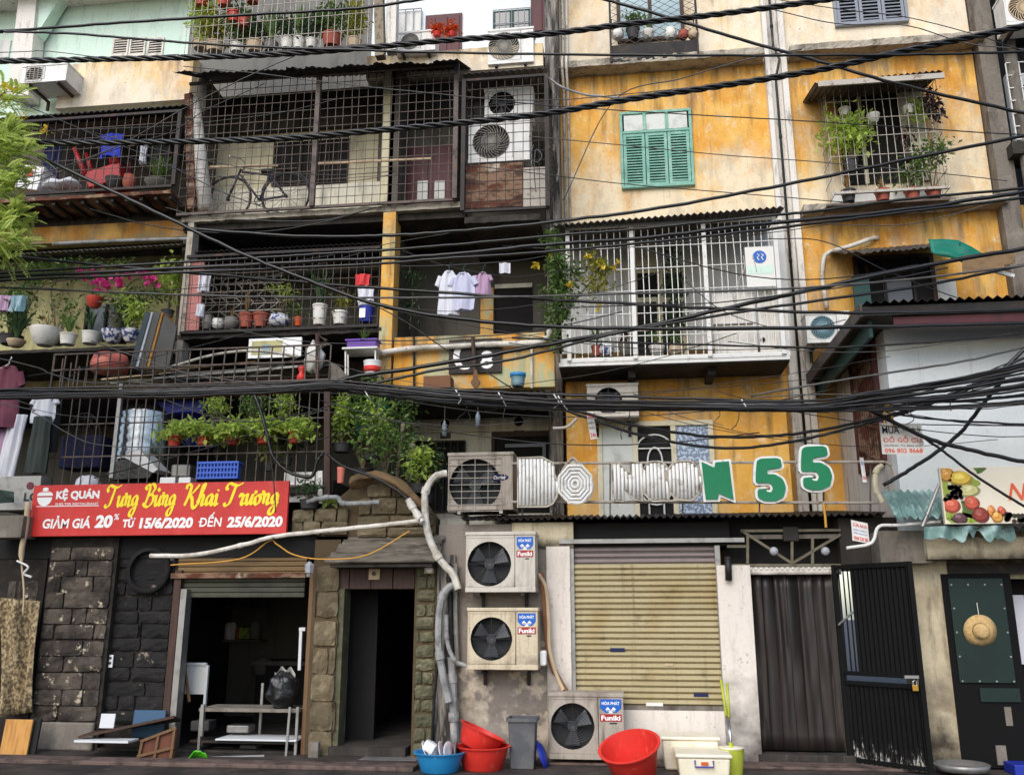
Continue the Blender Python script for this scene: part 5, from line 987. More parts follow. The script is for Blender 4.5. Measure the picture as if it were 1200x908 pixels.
ribbed('white ribbed letter G with a notched side', [(.3, 1), (.75, 1), (1, .85), (.92, .6), (1, .48), (1, 0), (.8, .02), (.35, .0), (.05, .22), (0, .5), (.05, .8)], (752, 541, 783, 588))
ribbed('white ribbed letter O next to the green N', [(.25, .98), (.7, 1), (.95, .8), (1, .5), (.95, .2), (.7, 0), (.3, .02), (.05, .2), (0, .5), (.05, .82)], (782, 540, 822, 587))

# ------------------------------------------------------------------ fruit sign
YF = -.75
fs = thing('shop_sign', 'pale fruit shop sign with printed fruits and red script letter', 'sign', P(1150, 612, YF)); x0, x1, z0, z1 = R(1104, 546, 1290, 613, YF)
boxo('board', 'fruitbg', fs, x0, x1, YF, YF+.06, z0, z1, .004); fh, fwid = z1-z0, X(1200, 580, YF)-x0
def blob(u, v, ru, rv, m, lay=1, wob=.12, name='printed_fruit', seed=0):
    n = 22; c = Vector((x0+fwid*u, YF-.003*lay, z0+fh*v)); rr = random.Random(seed+int(u*977+v*431)); ph = rr.uniform(0, 6)
    mb = MB(); cl_ = lambda v: Vector((max(x0+.012, v.x), v.y, min(z1-.01, max(z0+.01, v.z)))); mb.add([cl_(c+Vector((fwid*ru*math.cos(t*6.283/n)*(1+wob*math.sin(3*t*6.283/n+ph)), 0, fh*rv*math.sin(t*6.283/n)*(1+wob*math.sin(2*t*6.283/n+ph))))) for t in range(n)], [tuple(range(n))]); return mb.build(name, m, fs)
for a in [(.06, .2, .06, .2, 'leaf_lt'), (.3, .25, .1, .2, 'leaf'), (.25, .1, .16, .09, 'leaf_lt'), (.5, .95, .07, .07, 'leaf'), (.05, .6, .06, .3, 'leaf_lt'), (.35, .75, .12, .1, 'leaf_lt')]: blob(*a, lay=1, wob=.3)
FRK = {}
for q_, c_ in (('yplank', (224, 160, 70)), ('print_y', (232, 196, 70)), ('cream_pl', (214, 206, 140)), ('print_or', (206, 92, 66)), ('leaf_pu', (92, 56, 60)), ('terra', (150, 58, 46)), ('flower_r', (222, 140, 70))):
    FRK[q_] = [mat('print_%s_%d' % (q_, k_), tuple(min(255, int(v_*f_+d_)) for v_ in c_), .4, layers=[dict(c=tuple(int(v_*f_*.75) for v_ in c_), s=16, lo=.48, hi=.66, f=.6)]) for k_, (f_, d_) in enumerate(((.72, 0), (1, 0), (.9, 50)))]
for a in [(.08, .88, .09, .13, 'yplank'), (.25, .8, .14, .13, 'print_y'), (.32, .58, .15, .1, 'cream_pl'), (.1, .33, .1, .13, 'print_or'), (.35, .37, .09, .12, 'print_or'), (.18, .1, .09, .09, 'leaf_pu'), (.44, .16, .1, .13, 'terra'), (.58, .22, .05, .1, 'flower_r'), (.64, .12, .07, .1, 'yplank'), (.7, .22, .05, .08, 'print_or')]:
    blob(a[0], a[1]-.01, a[2]*1.06, a[3]*1.06, FRK[a[4]][0], lay=2, wob=.06); blob(a[0]-.005, a[1]+.012, a[2]*.88, a[3]*.86, FRK[a[4]][1], lay=3, wob=.06); blob(a[0]-.02, a[1]+.035, a[2]*.45, a[3]*.4, FRK[a[4]][2], lay=4, wob=.1)
mb = MB(); rr = random.Random(2)
for k in range(40): c = Vector((x0+fwid*rr.uniform(.02, .24), YF-.009, z0+fh*rr.uniform(.42, .66))); mb.cyl(c, c+Vector((0, .003, 0)), .022, n=8)
for k in range(22): c = Vector((x0+fwid*rr.uniform(.74, .99), YF-.009, z0+fh*rr.uniform(.03, .17))); mb.cyl(c, c+Vector((0, .003, 0)), .025, n=8)
mb.build('printed_berries', 'leaf_pu', fs, kind='stuff')
text('N', (x0+fwid*.8, YF-.008, z0+fh*.4), (1, 0, 0), (0, 0, 1), fwid*.24, fh*.3, 'print_or', fs, bold=.01, shear=.3)

# ------------------------------------------------------------------ hanging flyers
def flyer(label, corners, Y, rows, tie=None, name='flyer'):
    """corners: px of tl, tr, bl; rows: (text, v0, v1, u0, u1, material)"""
    tl, tr_, bl = [P(q[0], q[1], Y) for q in corners]; ux, uz = tr_-tl, tl-bl; t = thing(name, label, 'flyer', bl); mb = MB(); n = Vector((0, -1, 0))
    def f(u, v): return bl+ux*u+uz*v+n*(.01*math.sin(u*3+v*2))
    mb.sheet(f, 6, 4, (0, .003, 0)).build('sheet', 'paper', t)
    for s, v0, v1, u0, u1, m in rows: text(s, bl+ux*u0+uz*v0+n*.014, ux.normalized(), uz.normalized(), ux.length*(u1-u0), uz.length*(v1-v0), m, t, bold=.012)
    for q in (tie or []): MB().tube(cat([P(*a) for a in q], 4), .012, 5).build('tie', 'rope', t)
    return t
flyer('white notice about buying old wooden furniture tied to the cables', ((1030, 496), (1080, 496), (1034, 532)), -1.1, [('MUA', .66, .9, .05, .45, 'print_k'), ('Thanh lý', .7, .88, .5, .95, 'cable_g'), ('ĐỒ GỖ CŨ', .38, .6, .06, .94, 'print_or'), ('GIƯỜNG, TỦ, BÀN GHẾ', .24, .32, .06, .94, 'print_k'), ('096 802 8668', .04, .18, .06, .94, 'print_or')], tie=[[(1038, 496, -1.1), (1037, 480, -1.15), (1040, 470, -1.2)], [(1048, 500, -1.12), (1044, 484, -1.15), (1039, 470, -1.2)]])
flyer('small red and white repair notice under the right tin roof', ((997, 609), (1017, 613), (999, 633)), -.5, [('SỬA NHÀ', .72, .92, .08, .92, 'print_r'), ('CHỐNG THẤM DỘT', .5, .62, .08, .92, 'st_blue'), ('TRẦN THẠCH CAO', .34, .46, .08, .92, 'st_blue'), ('0968 528 385', .06, .24, .08, .92, 'print_r')])
flyer('narrow white notice hanging from the cable beside the cream wall', ((1007, 536), (1012, 536), (1011, 565)), -.9, [('SƠN', .7, .85, .1, .9, 'st_blue'), ('NHÀ', .1, .3, .1, .9, 'print_r')])
flyer('narrow red lettered tag hanging in front of the small air conditioner', ((687, 483), (695, 482), (692, 515)), -1.2, [('SỬA', .75, .92, .1, .9, 'print_r'), ('ĐIỆN', .52, .66, .1, .9, 'cable'), ('NƯỚC', .36, .48, .1, .9, 'cable'), ('24h', .06, .22, .1, .9, 'print_r')])
# black parapet plaque with moon and 8
YPq = YC-.02; x0, x1, z0, z1 = R(526, 397, 588, 437, YPq)
pq = thing('plaque', 'black plaque with white crescent and number eight on the ochre parapet', 'plaque', P(557, 437, YPq)); boxo('board', 'irondk', pq, x0, x1, YPq, YPq+.03, z0, z1, .004)
mb = MB(); c = P(545, 417, YPq-.004); n = 20; o_ = [(c.x+.17*math.cos(t), YPq-.004, c.z+.2*math.sin(t)) for t in [math.radians(70+220*i/n) for i in range(n+1)]]; i_ = [(c.x+.05+.13*math.cos(t), YPq-.004, c.z+.17*math.sin(t)) for t in [math.radians(80+200*i/n) for i in range(n+1)]]
mb.add(o_+i_, [(i, i+1, n+1+i+1, n+1+i) for i in range(n)]); mb.build('crescent', 'print_w', pq); x0, x1, z0, z1 = R(563, 411, 578, 432, YPq); text('8', (x0, YPq-.004, z0), (1, 0, 0), (0, 0, 1), x1-x0, z1-z0, 'print_w', pq, bold=.02)
# ------------------------------------------------------------------ air conditioners
def plate_with_hole(mb, x0, x1, z0, z1, Y, cx, cz, r, n=32):
    inn, out = [], []
    for k in range(n):
        t = 2*math.pi*k/n; c, s = math.cos(t), math.sin(t); inn.append((cx+r*c, Y, cz+r*s))
        tx = ((x1-cx)/c if c > 1e-6 else (x0-cx)/c if c < -1e-6 else 1e9); tz = ((z1-cz)/s if s > 1e-6 else (z0-cz)/s if s < -1e-6 else 1e9); q = min(tx, tz); out.append((cx+q*c, Y, cz+q*s))
    fs = [(k, (k+1) % n, n+(k+1) % n, n+k) for k in range(n)]
    mb.add(inn+out, fs)
    for X_, Z_ in ((x0, z0), (x1, z0), (x1, z1), (x0, z1)):       # corners
        a = math.atan2(Z_-cz, X_-cx) % (2*math.pi); k = int(a/(2*math.pi)*n) % n; mb.add([(X_, Y, Z_), out[k], out[(k+1) % n]], [(0, 1, 2)])
def aircon(label, rect, Y, m='ac', depth=.3, fan=(.36, .5, .4), fanm='fan', sticker=False, brackets='irondk', spiral=False, top_lip=False, group='outdoor air conditioner units', turn=0, square=False, name='air_conditioner', brand=None):
    x0, x1, z0, z1 = R(*rect, Y); t = thing(name, label, 'air conditioner', ((x0+x1)/2, Y+depth/2, z0), group); w_, h = x1-x0, z1-z0
    B = []
    def add(mb, nm, mm, **k):
        o = mb.build(nm, mm, t, **k); B.append(o); return o
    mb = MB(); e = .012
    cx, cz, r = x0+w_*fan[0], z0+h*fan[1], h*fan[2]
    mb.add([(x0, Y, z0), (x1, Y, z0), (x1, Y+depth, z0), (x0, Y+depth, z0), (x0, Y, z1), (x1, Y, z1), (x1, Y+depth, z1), (x0, Y+depth, z1)], [(0, 3, 2, 1), (4, 5, 6, 7), (1, 2, 6, 5), (2, 3, 7, 6), (3, 0, 4, 7)])
    plate_with_hole(mb, x0, x1, z0, z1, Y, cx, cz, r); add(mb, 'casing', m)
    add(MB().box(x0-e, x1+e, Y-e, Y+depth+e, z1-.03, z1+.012), 'lid', m, bevel=.008); add(MB().box(x0-.004, x1+.004, Y-.006, Y+depth, z0-.006, z0+.05), 'base_strip', m, bevel=.004)
    xs = x0+w_*min(.72, fan[0]+fan[2]*h/w_+.05); add(MB().box(xs, xs+.006, Y-.003, Y, z0+.05, z1-.03), 'panel_seam', 'recess')
    add(MB().lathe([(r, 0), (r, .12), (0, .12)], cap=False, n=32, M4=Matrix.Translation((cx, Y, cz)) @ Matrix.Rotation(-math.pi/2, 4, 'X')), 'fan_recess', 'recess')
    bz = MB(); b0, b1, c0, c1 = cx-r*1.16, cx+r*1.16, max(z0+.055, cz-r*1.2), min(z1-.035, cz+r*1.2); b0 = max(b0, x0+.01)
    bz.box(b0, b1, Y-.006, Y, c1-.008, c1).box(b0, b1, Y-.006, Y, c0, c0+.008).box(b0, b0+.008, Y-.006, Y, c0, c1).box(b1-.008, b1, Y-.006, Y, c0, c1); add(bz, 'front_bezel', m)
    fb = MB()
    if spiral:
        for k in range(26):
            a = k*2*math.pi/26; fb.tube([(cx+rr_*r*math.cos(a+rr_*1.1), Y-.008, cz+rr_*r*math.sin(a+rr_*1.1)) for rr_ in (.15, .4, .65, .85, 1)], .0075, 4)
        for q in (.5, .98): fb.tube([(cx+q*r*math.cos(a*math.pi/16), Y-.01, cz+q*r*math.sin(a*math.pi/16)) for a in range(32)], .006, 4, closed=True)
        fb.cyl((cx, Y-.014, cz), (cx, Y, cz), r*.14, n=12); add(fb, 'fan_guard', fanm, kind='stuff')
    else:
        for k in range(3):
            a = k*2*math.pi/3+.4
            vs = [(cx+r*q*math.cos(a+d_), Y+.015+.04*s_, cz+r*q*math.sin(a+d_)) for q, d_, s_ in ((.2, -.35, 0), (.9, -.3, 0), (.92, .5, 1), (.2, .8, 1))]; fb.add(vs, [(0, 1, 2, 3)])
        fb.cyl((cx, Y+.01, cz), (cx, Y+.1, cz), r*.24, n=14); add(fb, 'fan_blades', fanm)
        gb = MB()
        for q in range(1, 9): gb.tube([(cx+r*q/8*math.cos(a*math.pi/14), Y-.006, cz+r*q/11*math.sin(a*math.pi/14)) for a in range(28)], .0022, 3, closed=True)
        for k in range(8): a = k*math.pi/4; gb.bar((cx+.12*r*math.cos(a), Y-.008, cz+.12*r*math.sin(a)), (cx+r*math.cos(a), Y-.008, cz+r*math.sin(a)), .005)
        add(gb, 'fan_guard', 'cable', kind='stuff')
    if square:
        sq = MB(); s2 = r*1.02
        for k in range(9): sq.bar((cx-s2, Y-.012, cz-s2+2*s2*k/8), (cx+s2, Y-.012, cz-s2+2*s2*k/8), .007)
        for k in range(5): sq.bar((cx-s2+2*s2*k/4, Y-.014, cz-s2), (cx-s2+2*s2*k/4, Y-.014, cz+s2), .006)
        add(sq, 'guard', 'bar_pale', kind='stuff')
    if sticker:
        a, b = xs+.025, x1-.02; c, d_ = z1-.05, z1-h*.29; md = (a+b)/2
        add(MB().prism([(a, c), (b, c), (b, d_+.05), (md+.06, d_+.005), (md-.06, d_+.005), (a, d_+.05)], Y-.004, Y-.002), 'badge', 'st_blue')
        text('HÒA PHÁT', (a+.02, Y-.006, c-.06), (1, 0, 0), (0, 0, 1), b-a-.04, .042, 'print_w', t, bold=.02); text('FUNIKI', (md-.045, Y-.006, d_+.016), (1, 0, 0), (0, 0, 1), .09, .022, 'print_w', t, bold=.02)
        tri = MB()
        for dx, dz in ((-.032, .02), (.032, .02), (0, -.016)): tri.add([(md+dx-.028, Y-.006, c-.13+dz), (md+dx+.028, Y-.006, c-.13+dz), (md+dx, Y-.006, c-.1+dz)], [(0, 1, 2)])
        add(tri, 'badge_mark', 'print_w')
        c2 = d_-.012; add(MB().box(a-.002, b, Y-.004, Y-.002, c2-.075, c2), 'name_plate', 'st_red'); text('Funiki', (a+.012, Y-.006, c2-.064), (1, 0, 0), (0, 0, 1), b-a-.026, .052, 'print_w', t, bold=.03)
        add(MB().box(a+.1, b-.05, Y-.004, Y-.002, c2-.1, c2-.088), 'handle_slot', 'recess')
    if brand:
        md, zz = x1-w_*.2, z0+h*.56; eb = MB(); eb.add([(md+.11*math.cos(k*.3142), Y-.004, zz+.042*math.sin(k*.3142)) for k in range(20)], [tuple(range(20))]); add(eb, 'badge', 'cloth_bd'); text(brand, (md-.08, Y-.007, zz-.02), (1, 0, 0), (0, 0, 1), .16, .042, 'print_w', t, bold=.01, shear=.3)
    if brackets:
        for x in (x0+w_*.18, x1-w_*.18): add(MB().bar((x, Y-.01, z0-.03), (x, Y+depth+.08, z0-.03), .04), 'bracket', brackets); add(MB().bar((x, Y+depth+.06, z0-.03), (x, Y+depth+.06, z0-.2), .04), 'bracket_leg', brackets)
    if turn:
        t.rotation_euler = (0, 0, turn)
    return t
aircon('upper branded air conditioner on the grey wall under the tin roof', (546, 624, 627, 693), -.42, 'ac', .36, (.34, .47, .38), sticker=True)
aircon('middle branded air conditioner on the grey wall above the bin', (548, 713, 630, 784), -.42, 'ac_y', .36, (.34, .5, .36), sticker=True)
t = aircon('lowest branded air conditioner standing on the ground beside the shutter', (644, 813, 731, 889), -.42, 'ac_dk', .38, (.31, .5, .36), sticker=True, brackets=None)
sv = MB().box(X(632, 770, -.3), X(640, 770, -.3), -.3, -.15, Z(636, 780, -.3), Z(636, 762, -.3)).build('valve_cover', 'white_pl', None, bevel=.02); tag(sv, 'white rounded valve cover at the side of the middle air conditioner', 'cover')
aircon('large grimy air conditioner with oval badge on the tin roof', (525, 531, 601, 597), -.02, 'ac_dk', .55, (.42, .44, .46), square=True, brackets='bar_pale', brand='Carrier', fanm='fan')
aircon('small ivory air conditioner high on the orange first floor wall', (688, 450, 748, 489), 1.05, 'ac', .3, (.42, .5, .4), brackets='irondk')
aircon('upper of the two white air conditioners in the dark wire cage', (568, 104, 624, 137), 1.2, 'ac_w', .3, (.36, .48, .42))
aircon('lower of the two caged air conditioners, with spiral grey guard', (549, 142, 621, 189), 1.1, 'ac_w', .32, (.37, .5, .42), spiral=True, fanm='fan_g')
aircon('white air conditioner under the mint wall with square guard', (26, 76, 78, 96), 1.7, 'ac_w', .5, (.28, .5, .44), square=True, brackets='brownwood')
aircon('white air conditioner with faded round sticker below the teal window', (572, 34, 625, 74), 1.7, 'ac_w', .3, (.35, .5, .4), fanm='fan_g', spiral=True)
aircon('white air conditioner with torn wrapping beside the gold ornaments', (464, 37, 510, 60), 1.6, 'ac_w', .3, (.36, .5, .4), fanm='fan_g', spiral=True)
aircon('tilted air conditioner with blue fan below the bent white pipe', (945, 366, 996, 401), 1.8, 'ac_w', .3, (.37, .5, .38), spiral=True, fanm='glass_bl')
aircon('air conditioner at the top right corner on the grey pillar', (1177, -10, 1230, 28), 1.6, 'ac_w', .35, (.45, .5, .42), fanm='pot_be', spiral=True)
# ------------------------------------------------------------------ clothes
def garment(name, label, px, py, Y, wpx, hpx, m, sleeves=True, hanger=True, seed=1, kind='shirt', group=None, tilt=0):
    """hangs from pixel (px,py); body wpx x hpx"""
    s = scale_at(px, py, Y); c = P(px, py, Y); W, H = wpx*s, hpx*s; rr = random.Random(seed); ph = rr.uniform(0, 6)
    t = thing(name, label, {'shirt': 'shirt', 'trousers': 'trousers', 'cloth': 'cloth'}[kind], c, group); ca = math.cos(tilt)
    def body(u, v, back=0):
        vv = v
        if kind == 'shirt': hw = W/2*(.42+.58*min(1, vv*5)) if vv < .2 else W/2*(1+.05*math.sin(vv*7+ph)); z = -H*vv+(.05*W if abs(u-.5) < .12 and vv == 0 else 0)*-1
        elif kind == 'trousers': hw = W/2*(.9+.1*vv); z = -H*vv
        else: hw = W/2*(1-.12*math.sin(vv*3)); z = -H*vv+.04*H*math.sin(u*5+ph)*vv
        x = (u-.5)*2*hw+tilt*vv*H
        y = .018*math.sin(u*11+ph+vv*2)*(.4+vv)+.012*math.sin(u*23+ph*2) + (.05*math.sin(u*math.pi) if back else -.04*math.sin(u*math.pi))
        if kind == 'trousers' and vv > .35: x += (.03*W if u > .5 else -.03*W)
        return c+Vector((x, y, z))
    mb = MB(); mb.grid(lambda u, v: body(u, v), 14, 12); mb.grid(lambda u, v: body(u, v, 1)+Vector((0, .02, 0)), 14, 12); mb.build('body', m, t, True)
    if sleeves and kind == 'shirt':
        for sg in (-1, 1):
            def sl(u, v): 
                q = c+Vector((sg*W*(.40+.16*v), 0, -H*(.12+.22*v))); a = u*2*math.pi
                return q+Vector((sg*.10*W*math.cos(a)*1.2, .035*math.sin(a), .03*H*math.cos(a)))
            MB().grid(sl, 10, 4).build('sleeve', m, t, True)
        cb = MB(); cb.tube([c+Vector((.09*W*math.cos(a), .03*math.sin(a)-.02, -.035*W+.03*W*math.sin(a))) for a in [i*math.pi/6 for i in range(12)]], .012, 5, closed=True); cb.build('collar', m, t, True)
    if hanger: MB().tube(cat([c+Vector((-W*.3, 0, -.03)), c+Vector((0, 0, .03)), c+Vector((0, 0, .08)), c+Vector((.03, 0, .11)), c+Vector((.02, 0, .13))], 3), .006, 5).build('hanger', 'tealdk' if seed % 2 else 'white_pl', t)
    return t
garment('shirt', 'long white shirt, first of the three on the middle balcony', 526, 318, .75, 24, 53, 'cloth_w', seed=3)
garment('shirt', 'white checked shirt in the middle of the balcony laundry', 543, 320, .72, 27, 45, 'cloth_lv', seed=5)
garment('shirt', 'small mauve shirt at the end of the balcony laundry', 566, 320, .75, 18, 29, 'cloth_pk', seed=7)
tag(MB().grid(lambda u, v: P(585+13*u, 308+12*v, .9)+Vector((0, .02*math.sin(u*9), 0)), 6, 5).build('cloth', 'cloth_w'), 'small white square cloth pegged beside the balcony laundry', 'cloth')
ln = MB().tube(cat([P(470, 312, .8), P(520, 311, .78), P(600, 306, .8), P(640, 300, .9)], 6), .005, 5); tag(ln.build('clothes_line', 'cable_g'), 'thin clothes line holding the three shirts', 'clothes line')
garment('shirt', 'maroon shirt hanging at the left edge above the banner', 10, 429, -.1, 34, 68, 'cloth_ma', seed=4)
garment('cloth', 'long white trousers hanging below the maroon shirt', 22, 486, -.05, 20, 70, 'cloth_w', False, False, 6, 'trousers', tilt=-.1)
garment('cloth', 'pink cloth hanging behind the white trousers at the left edge', 4, 490, .05, 22, 44, 'cloth_pk', False, False, 8, 'cloth')
garment('shirt', 'white shirt folded over the line beside the black trousers', 54, 462, .0, 26, 32, 'cloth_w', True, True, 9)
garment('trousers', 'black trousers hung by the rusty bar cage', 50, 488, -.06, 22, 62, 'cloth_gn', False, False, 11, 'trousers')
garment('trousers', 'dark jacket hanging behind the black trousers', 62, 478, .05, 16, 48, 'cloth_k', False, False, 13, 'trousers')
garment('cloth', 'bright blue shirt draped on the upturned red chair', 132, 158, .95, 26, 27, 'cloth_bl', False, False, 2, 'cloth')
garment('cloth', 'dark checked blanket hanging on the red chair balcony', 62, 172, 1.3, 24, 42, 'cloth_bd', False, False, 5, 'cloth')
garment('shirt', 'dark shirt hanging near the spiky plant on the red chair balcony', 188, 170, 1.3, 22, 32, 'cloth_k', True, True, 6)
garment('cloth', 'pale rag hanging near the spiky plant on the red chair balcony', 169, 170, 1.2, 8, 22, 'cloth_w', False, False, 15, 'cloth')
garment('cloth', 'small pink towel hanging at the left edge of the flower balcony', 4, 347, .9, 18, 17, 'cloth_pk', False, False, 15, 'cloth'); garment('cloth', 'small pale blue towel hanging beside the pink towel', 22, 347, .9, 18, 18, 'glass_bl', False, False, 16, 'cloth')
garment('cloth', 'white rag hanging on the pink board balcony', 240, 322, 1.02, 14, 20, 'cloth_w', False, False, 17, 'cloth'); garment('cloth', 'white cloth lower on the pink board balcony', 235, 357, .96, 9, 14, 'cloth_w', False, False, 18, 'cloth')
garment('cloth', 'red patterned bag hanging over the paint buckets', 425, 322, .95, 18, 14, 'red_cloth', False, False, 19, 'cloth'); garment('cloth', 'white plastic bag hanging under the red patterned bag', 429, 336, .93, 20, 17, 'cloth_w', False, False, 20, 'cloth')

# ------------------------------------------------------------------ plants
# top floor cage
k = 0
for px, py, w_, h, pm, f in [(235, 58, 18, 8, 'pot_be', dict(h=62, w=31, n=494, m='leaf_lt', s=6, kind='bush')), (252, 62, 22, 10, 'pot_be', dict(h=42, w=36, n=494, m='leaf_ye', s=5)), (278, 62, 16, 9, 'pot_w', dict(h=52, w=40, n=608, m='leaf', s=6)), (298, 62, 20, 12, 'pot_be', dict(h=37, w=40, n=494, m='leaf_dk', s=5)), (317, 61, 16, 11, 'pot_gr', dict(h=42, w=33, n=114, m='leaf', s=6, kind='spiky')), (336, 58, 15, 13, 'pot_w', dict(h=32, w=26, n=304, m='leaf_dk', s=5)), (350, 58, 14, 13, 'pot_w', dict(h=42, w=31, n=114, m='leaf', kind='spiky', s=5)), (365, 57, 14, 10, 'pot_w', dict(h=32, w=28, n=342, m='leaf_dk', s=5)), (389, 56, 23, 15, 'terra', dict(h=45, w=48, n=722, m='leaf', s=6)), (415, 56, 16, 10, 'pot_be', dict(h=50, w=36, n=608, m='leaf_ye', s=5))]:
    adj = ['with pale feathery leaves at the cage corner', 'with yellowish leaves next to the corner plant', 'with mixed green leaves in a white pot', 'with dark dense leaves in a beige bowl', 'with upright blades in a grey pot', 'with low dark leaves in a white jar', 'with slim blades in a white jar', 'with small dark leaves in a round white jar', 'in the big square terracotta pot', 'with yellow green leaves by the rusty column'][k]; k += 1
    pot_plant('top floor cage plant '+adj, px, py, 1.15, w_, h, pm, 'bucket', f, group='plants in the top floor cage')
for px, py, lab in ((236, 8, 'far corner'), (262, 8, 'second from corner'), (274, 27, 'lower row, larger'), (286, 33, 'lower row, smaller'), (296, 4, 'near the top edge')):
    pot_plant('red hanging pot in the top floor cage, '+lab, px, py, 1.0, 16, 12, 'terra_r', 'taper', dict(h=14, w=22, n=70, m='leaf_dk', s=5), group='hanging pots of the top floor cage')
# red chair balcony
pot_plant('small round orange pot under the red chair', 151, 222, .95, 15, 16, 'terra', 'round'); pot_plant('spiky green plant in a broad bowl on the red chair balcony', 184, 222, .95, 26, 9, 'pot_gr', 'bowl', dict(h=36, w=50, n=70, m='leaf', s=6, kind='spiky')); pot_plant('black pot beside the red chair', 134, 222, .95, 20, 12, 'pot_dk', 'bowl')
# flower balcony (bay A second floor)
pot_plant('large white bowl pot on the flower balcony ledge', 52, 405, .95, 31, 19, 'pot_w', 'bowl', dict(h=28, w=30, n=30, m='leaf_dry', s=4)); pot_plant('square white pot with bare stems on the ledge', 79, 404, .95, 18, 12, 'pot_w', 'bucket', dict(h=30, w=34, n=34, m='leaf', s=4, kind='spiky')); pot_plant('white planter with thin blades on the ledge', 105, 403, .95, 19, 13, 'pot_w', 'bucket', dict(h=34, w=36, n=26, m='leaf_dk', s=4, kind='spiky', bend=.7)); pot_plant('blue and white porcelain pot, larger, on the flower ledge', 131, 402, .95, 22, 14, 'pot_blue', 'bowl', dict(h=44, w=30, n=50, m='leaf_dk', s=5, kind='tree')); pot_plant('blue and white porcelain pot beside the leaning boards', 152, 401, .95, 18, 14, 'pot_blue', 'bowl', dict(h=44, w=44, n=260, m='leaf_lt', s=7)); pot_plant('terracotta bowl at the left end of the flower ledge', 18, 407, .95, 18, 8, 'pot_be', 'bowl', dict(h=50, w=56, n=60, m='leaf_dk', s=6, kind='spiky', bend=.8)); pot_plant('bushy green plant at the left end behind the towels', 12, 404, 1.2, 24, 10, 'pot_dk', 'bucket', dict(h=70, w=64, n=420, m='leaf', s=7, k=10)); pot_plant('fine leaved shrub between the two blue porcelain pots', 142, 402, 1.15, 14, 8, 'pot_dk', 'bucket', dict(h=62, w=46, n=380, m='leaf_dk', s=6, k=9)); pot_plant('thin stalked plant behind the large white bowl', 66, 404, 1.25, 16, 8, 'pot_gr', 'bucket', dict(h=66, w=44, n=150, m='leaf', s=6, k=8)); pot_plant('leafy creeper hanging beside the narrow awning', 196, 372, 1.05, 14, 8, 'pot_dk', 'bucket', dict(h=60, w=36, n=300, m='leaf_lt', s=7, k=9)); pot_plant('red hanging basket under the pink flowers', 110, 361, 1.1, 17, 12, 'terra_r', 'bowl', dict(h=12, w=20, n=40, m='leaf', s=4))
bv = thing('bougainvillea', 'bougainvillea with magenta flowers trailing along the second floor balcony', 'climber', P(110, 405, 1.1)); rr = random.Random(77); mb = MB(); fb = MB(); sb = MB()
for a, b, n in (((8, 318), (60, 22), 0), ((30, 322), (26, 14), 260), ((70, 320), (30, 12), 320), ((115, 318), (30, 12), 320), ((140, 312), (14, 8), 120), ((188, 340), (18, 10), 120), ((165, 345), (18, 14), 120)):
    if n: s = scale_at(a[0], a[1], 1.1); pts, _ = clump_pts(P(a[0], a[1], 1.1), (b[0]*s, .18, b[1]*s), n, rr, 6); leaves(mb, pts, .075, rr)
for a, n in (((119, 333), 60), ((140, 330), 60), ((113, 321), 30), ((100, 318), 25), ((168, 320), 40), ((176, 327), 40), ((148, 322), 20)): pts, _ = clump_pts(P(a[0], a[1], 1.0), (.09, .08, .08), n, rr, 4); leaves(fb, pts, .06, rr, asp=.9)
for q in ([(62, 405), (64, 370), (60, 340), (75, 322), (110, 318), (150, 316), (190, 322)], [(143, 400), (140, 360), (150, 335), (170, 322)], [(20, 400), (34, 360), (50, 335), (90, 326)]): sb.tube(cat([P(x, y, 1.1) for x, y in q], 5), .012, 5)
mb.build('foliage', 'leaf', bv, kind='stuff'); fb.build('blossom', 'magenta', bv, kind='stuff'); sb.build('stem', 'stem', bv)
# bay B second floor shelf
for lab, px, w_, h, pm, st, f in [('grey glass jar at the left end of the shelf', 242, 12, 16, 'pot_gr', 'round', None), ('white lidded jar next to the glass jar', 255, 14, 11, 'pot_w', 'round', None), ('pale round stone jar on the shelf', 271, 18, 12, 'pot_gr', 'round', dict(h=16, w=22, n=10, m='leaf_dry', s=4, kind='spiky')), ('terracotta pot with dry stalks on the shelf', 288, 17, 16, 'terra', 'taper', dict(h=30, w=26, n=26, m='leaf_dry', s=4, kind='spiky')), ('terracotta pot topped with a white bowl', 305, 18, 16, 'terra', 'taper', None), ('blue glazed pot with a small bonsai tree', 327, 24, 13, 'pot_blue', 'round', dict(h=44, w=34, n=150, m='leaf_lt', s=5, kind='tree')), ('orange pot with a small leafy plant', 349, 9, 10, 'flower_r', 'taper', dict(h=20, w=26, n=90, m='leaf', s=5)), ('tall white vase with palm fronds on the shelf', 374, 17, 24, 'pot_w', 'bucket', dict(h=60, w=50, n=40, m='leaf_dk', s=6, kind='spiky', bend=.8)), ('tilted white pot with yellow leaves', 398, 18, 15, 'pot_w', 'taper', dict(h=24, w=26, n=90, m='leaf_ye', s=5))]:
    pot_plant(lab, px, 386-(px-240)*.035, .98+.08, w_, h, pm, st, f, seed=int(px))
bk = thing('paint_bucket', 'navy blue paint bucket with white rim at the shelf end', 'bucket', P(429, 378, 1.05)); s = scale_at(429, 378, 1.05); MB().lathe([(.8*.11*1.0, 0), (.115, .26), (.12, .26), (.12, .285), (0, .285)], P(429, 378, 1.05), 20).build('body', 'navy_pl', bk, True, auto=40); MB().lathe([(.121, .235), (.124, .29), (.1, .295)], P(429, 378, 1.05), 20).build('rim', 'white_pl', bk, True); pbox('label', 'print_w', bk, (421, 361, 428, 372), .92, .004)
# pink board
tag(pbox('board', 'pinkpanel', None, (212, 307, 236, 387), 1.04, .03), 'faded pink board closing the end of the second floor cage', 'board')
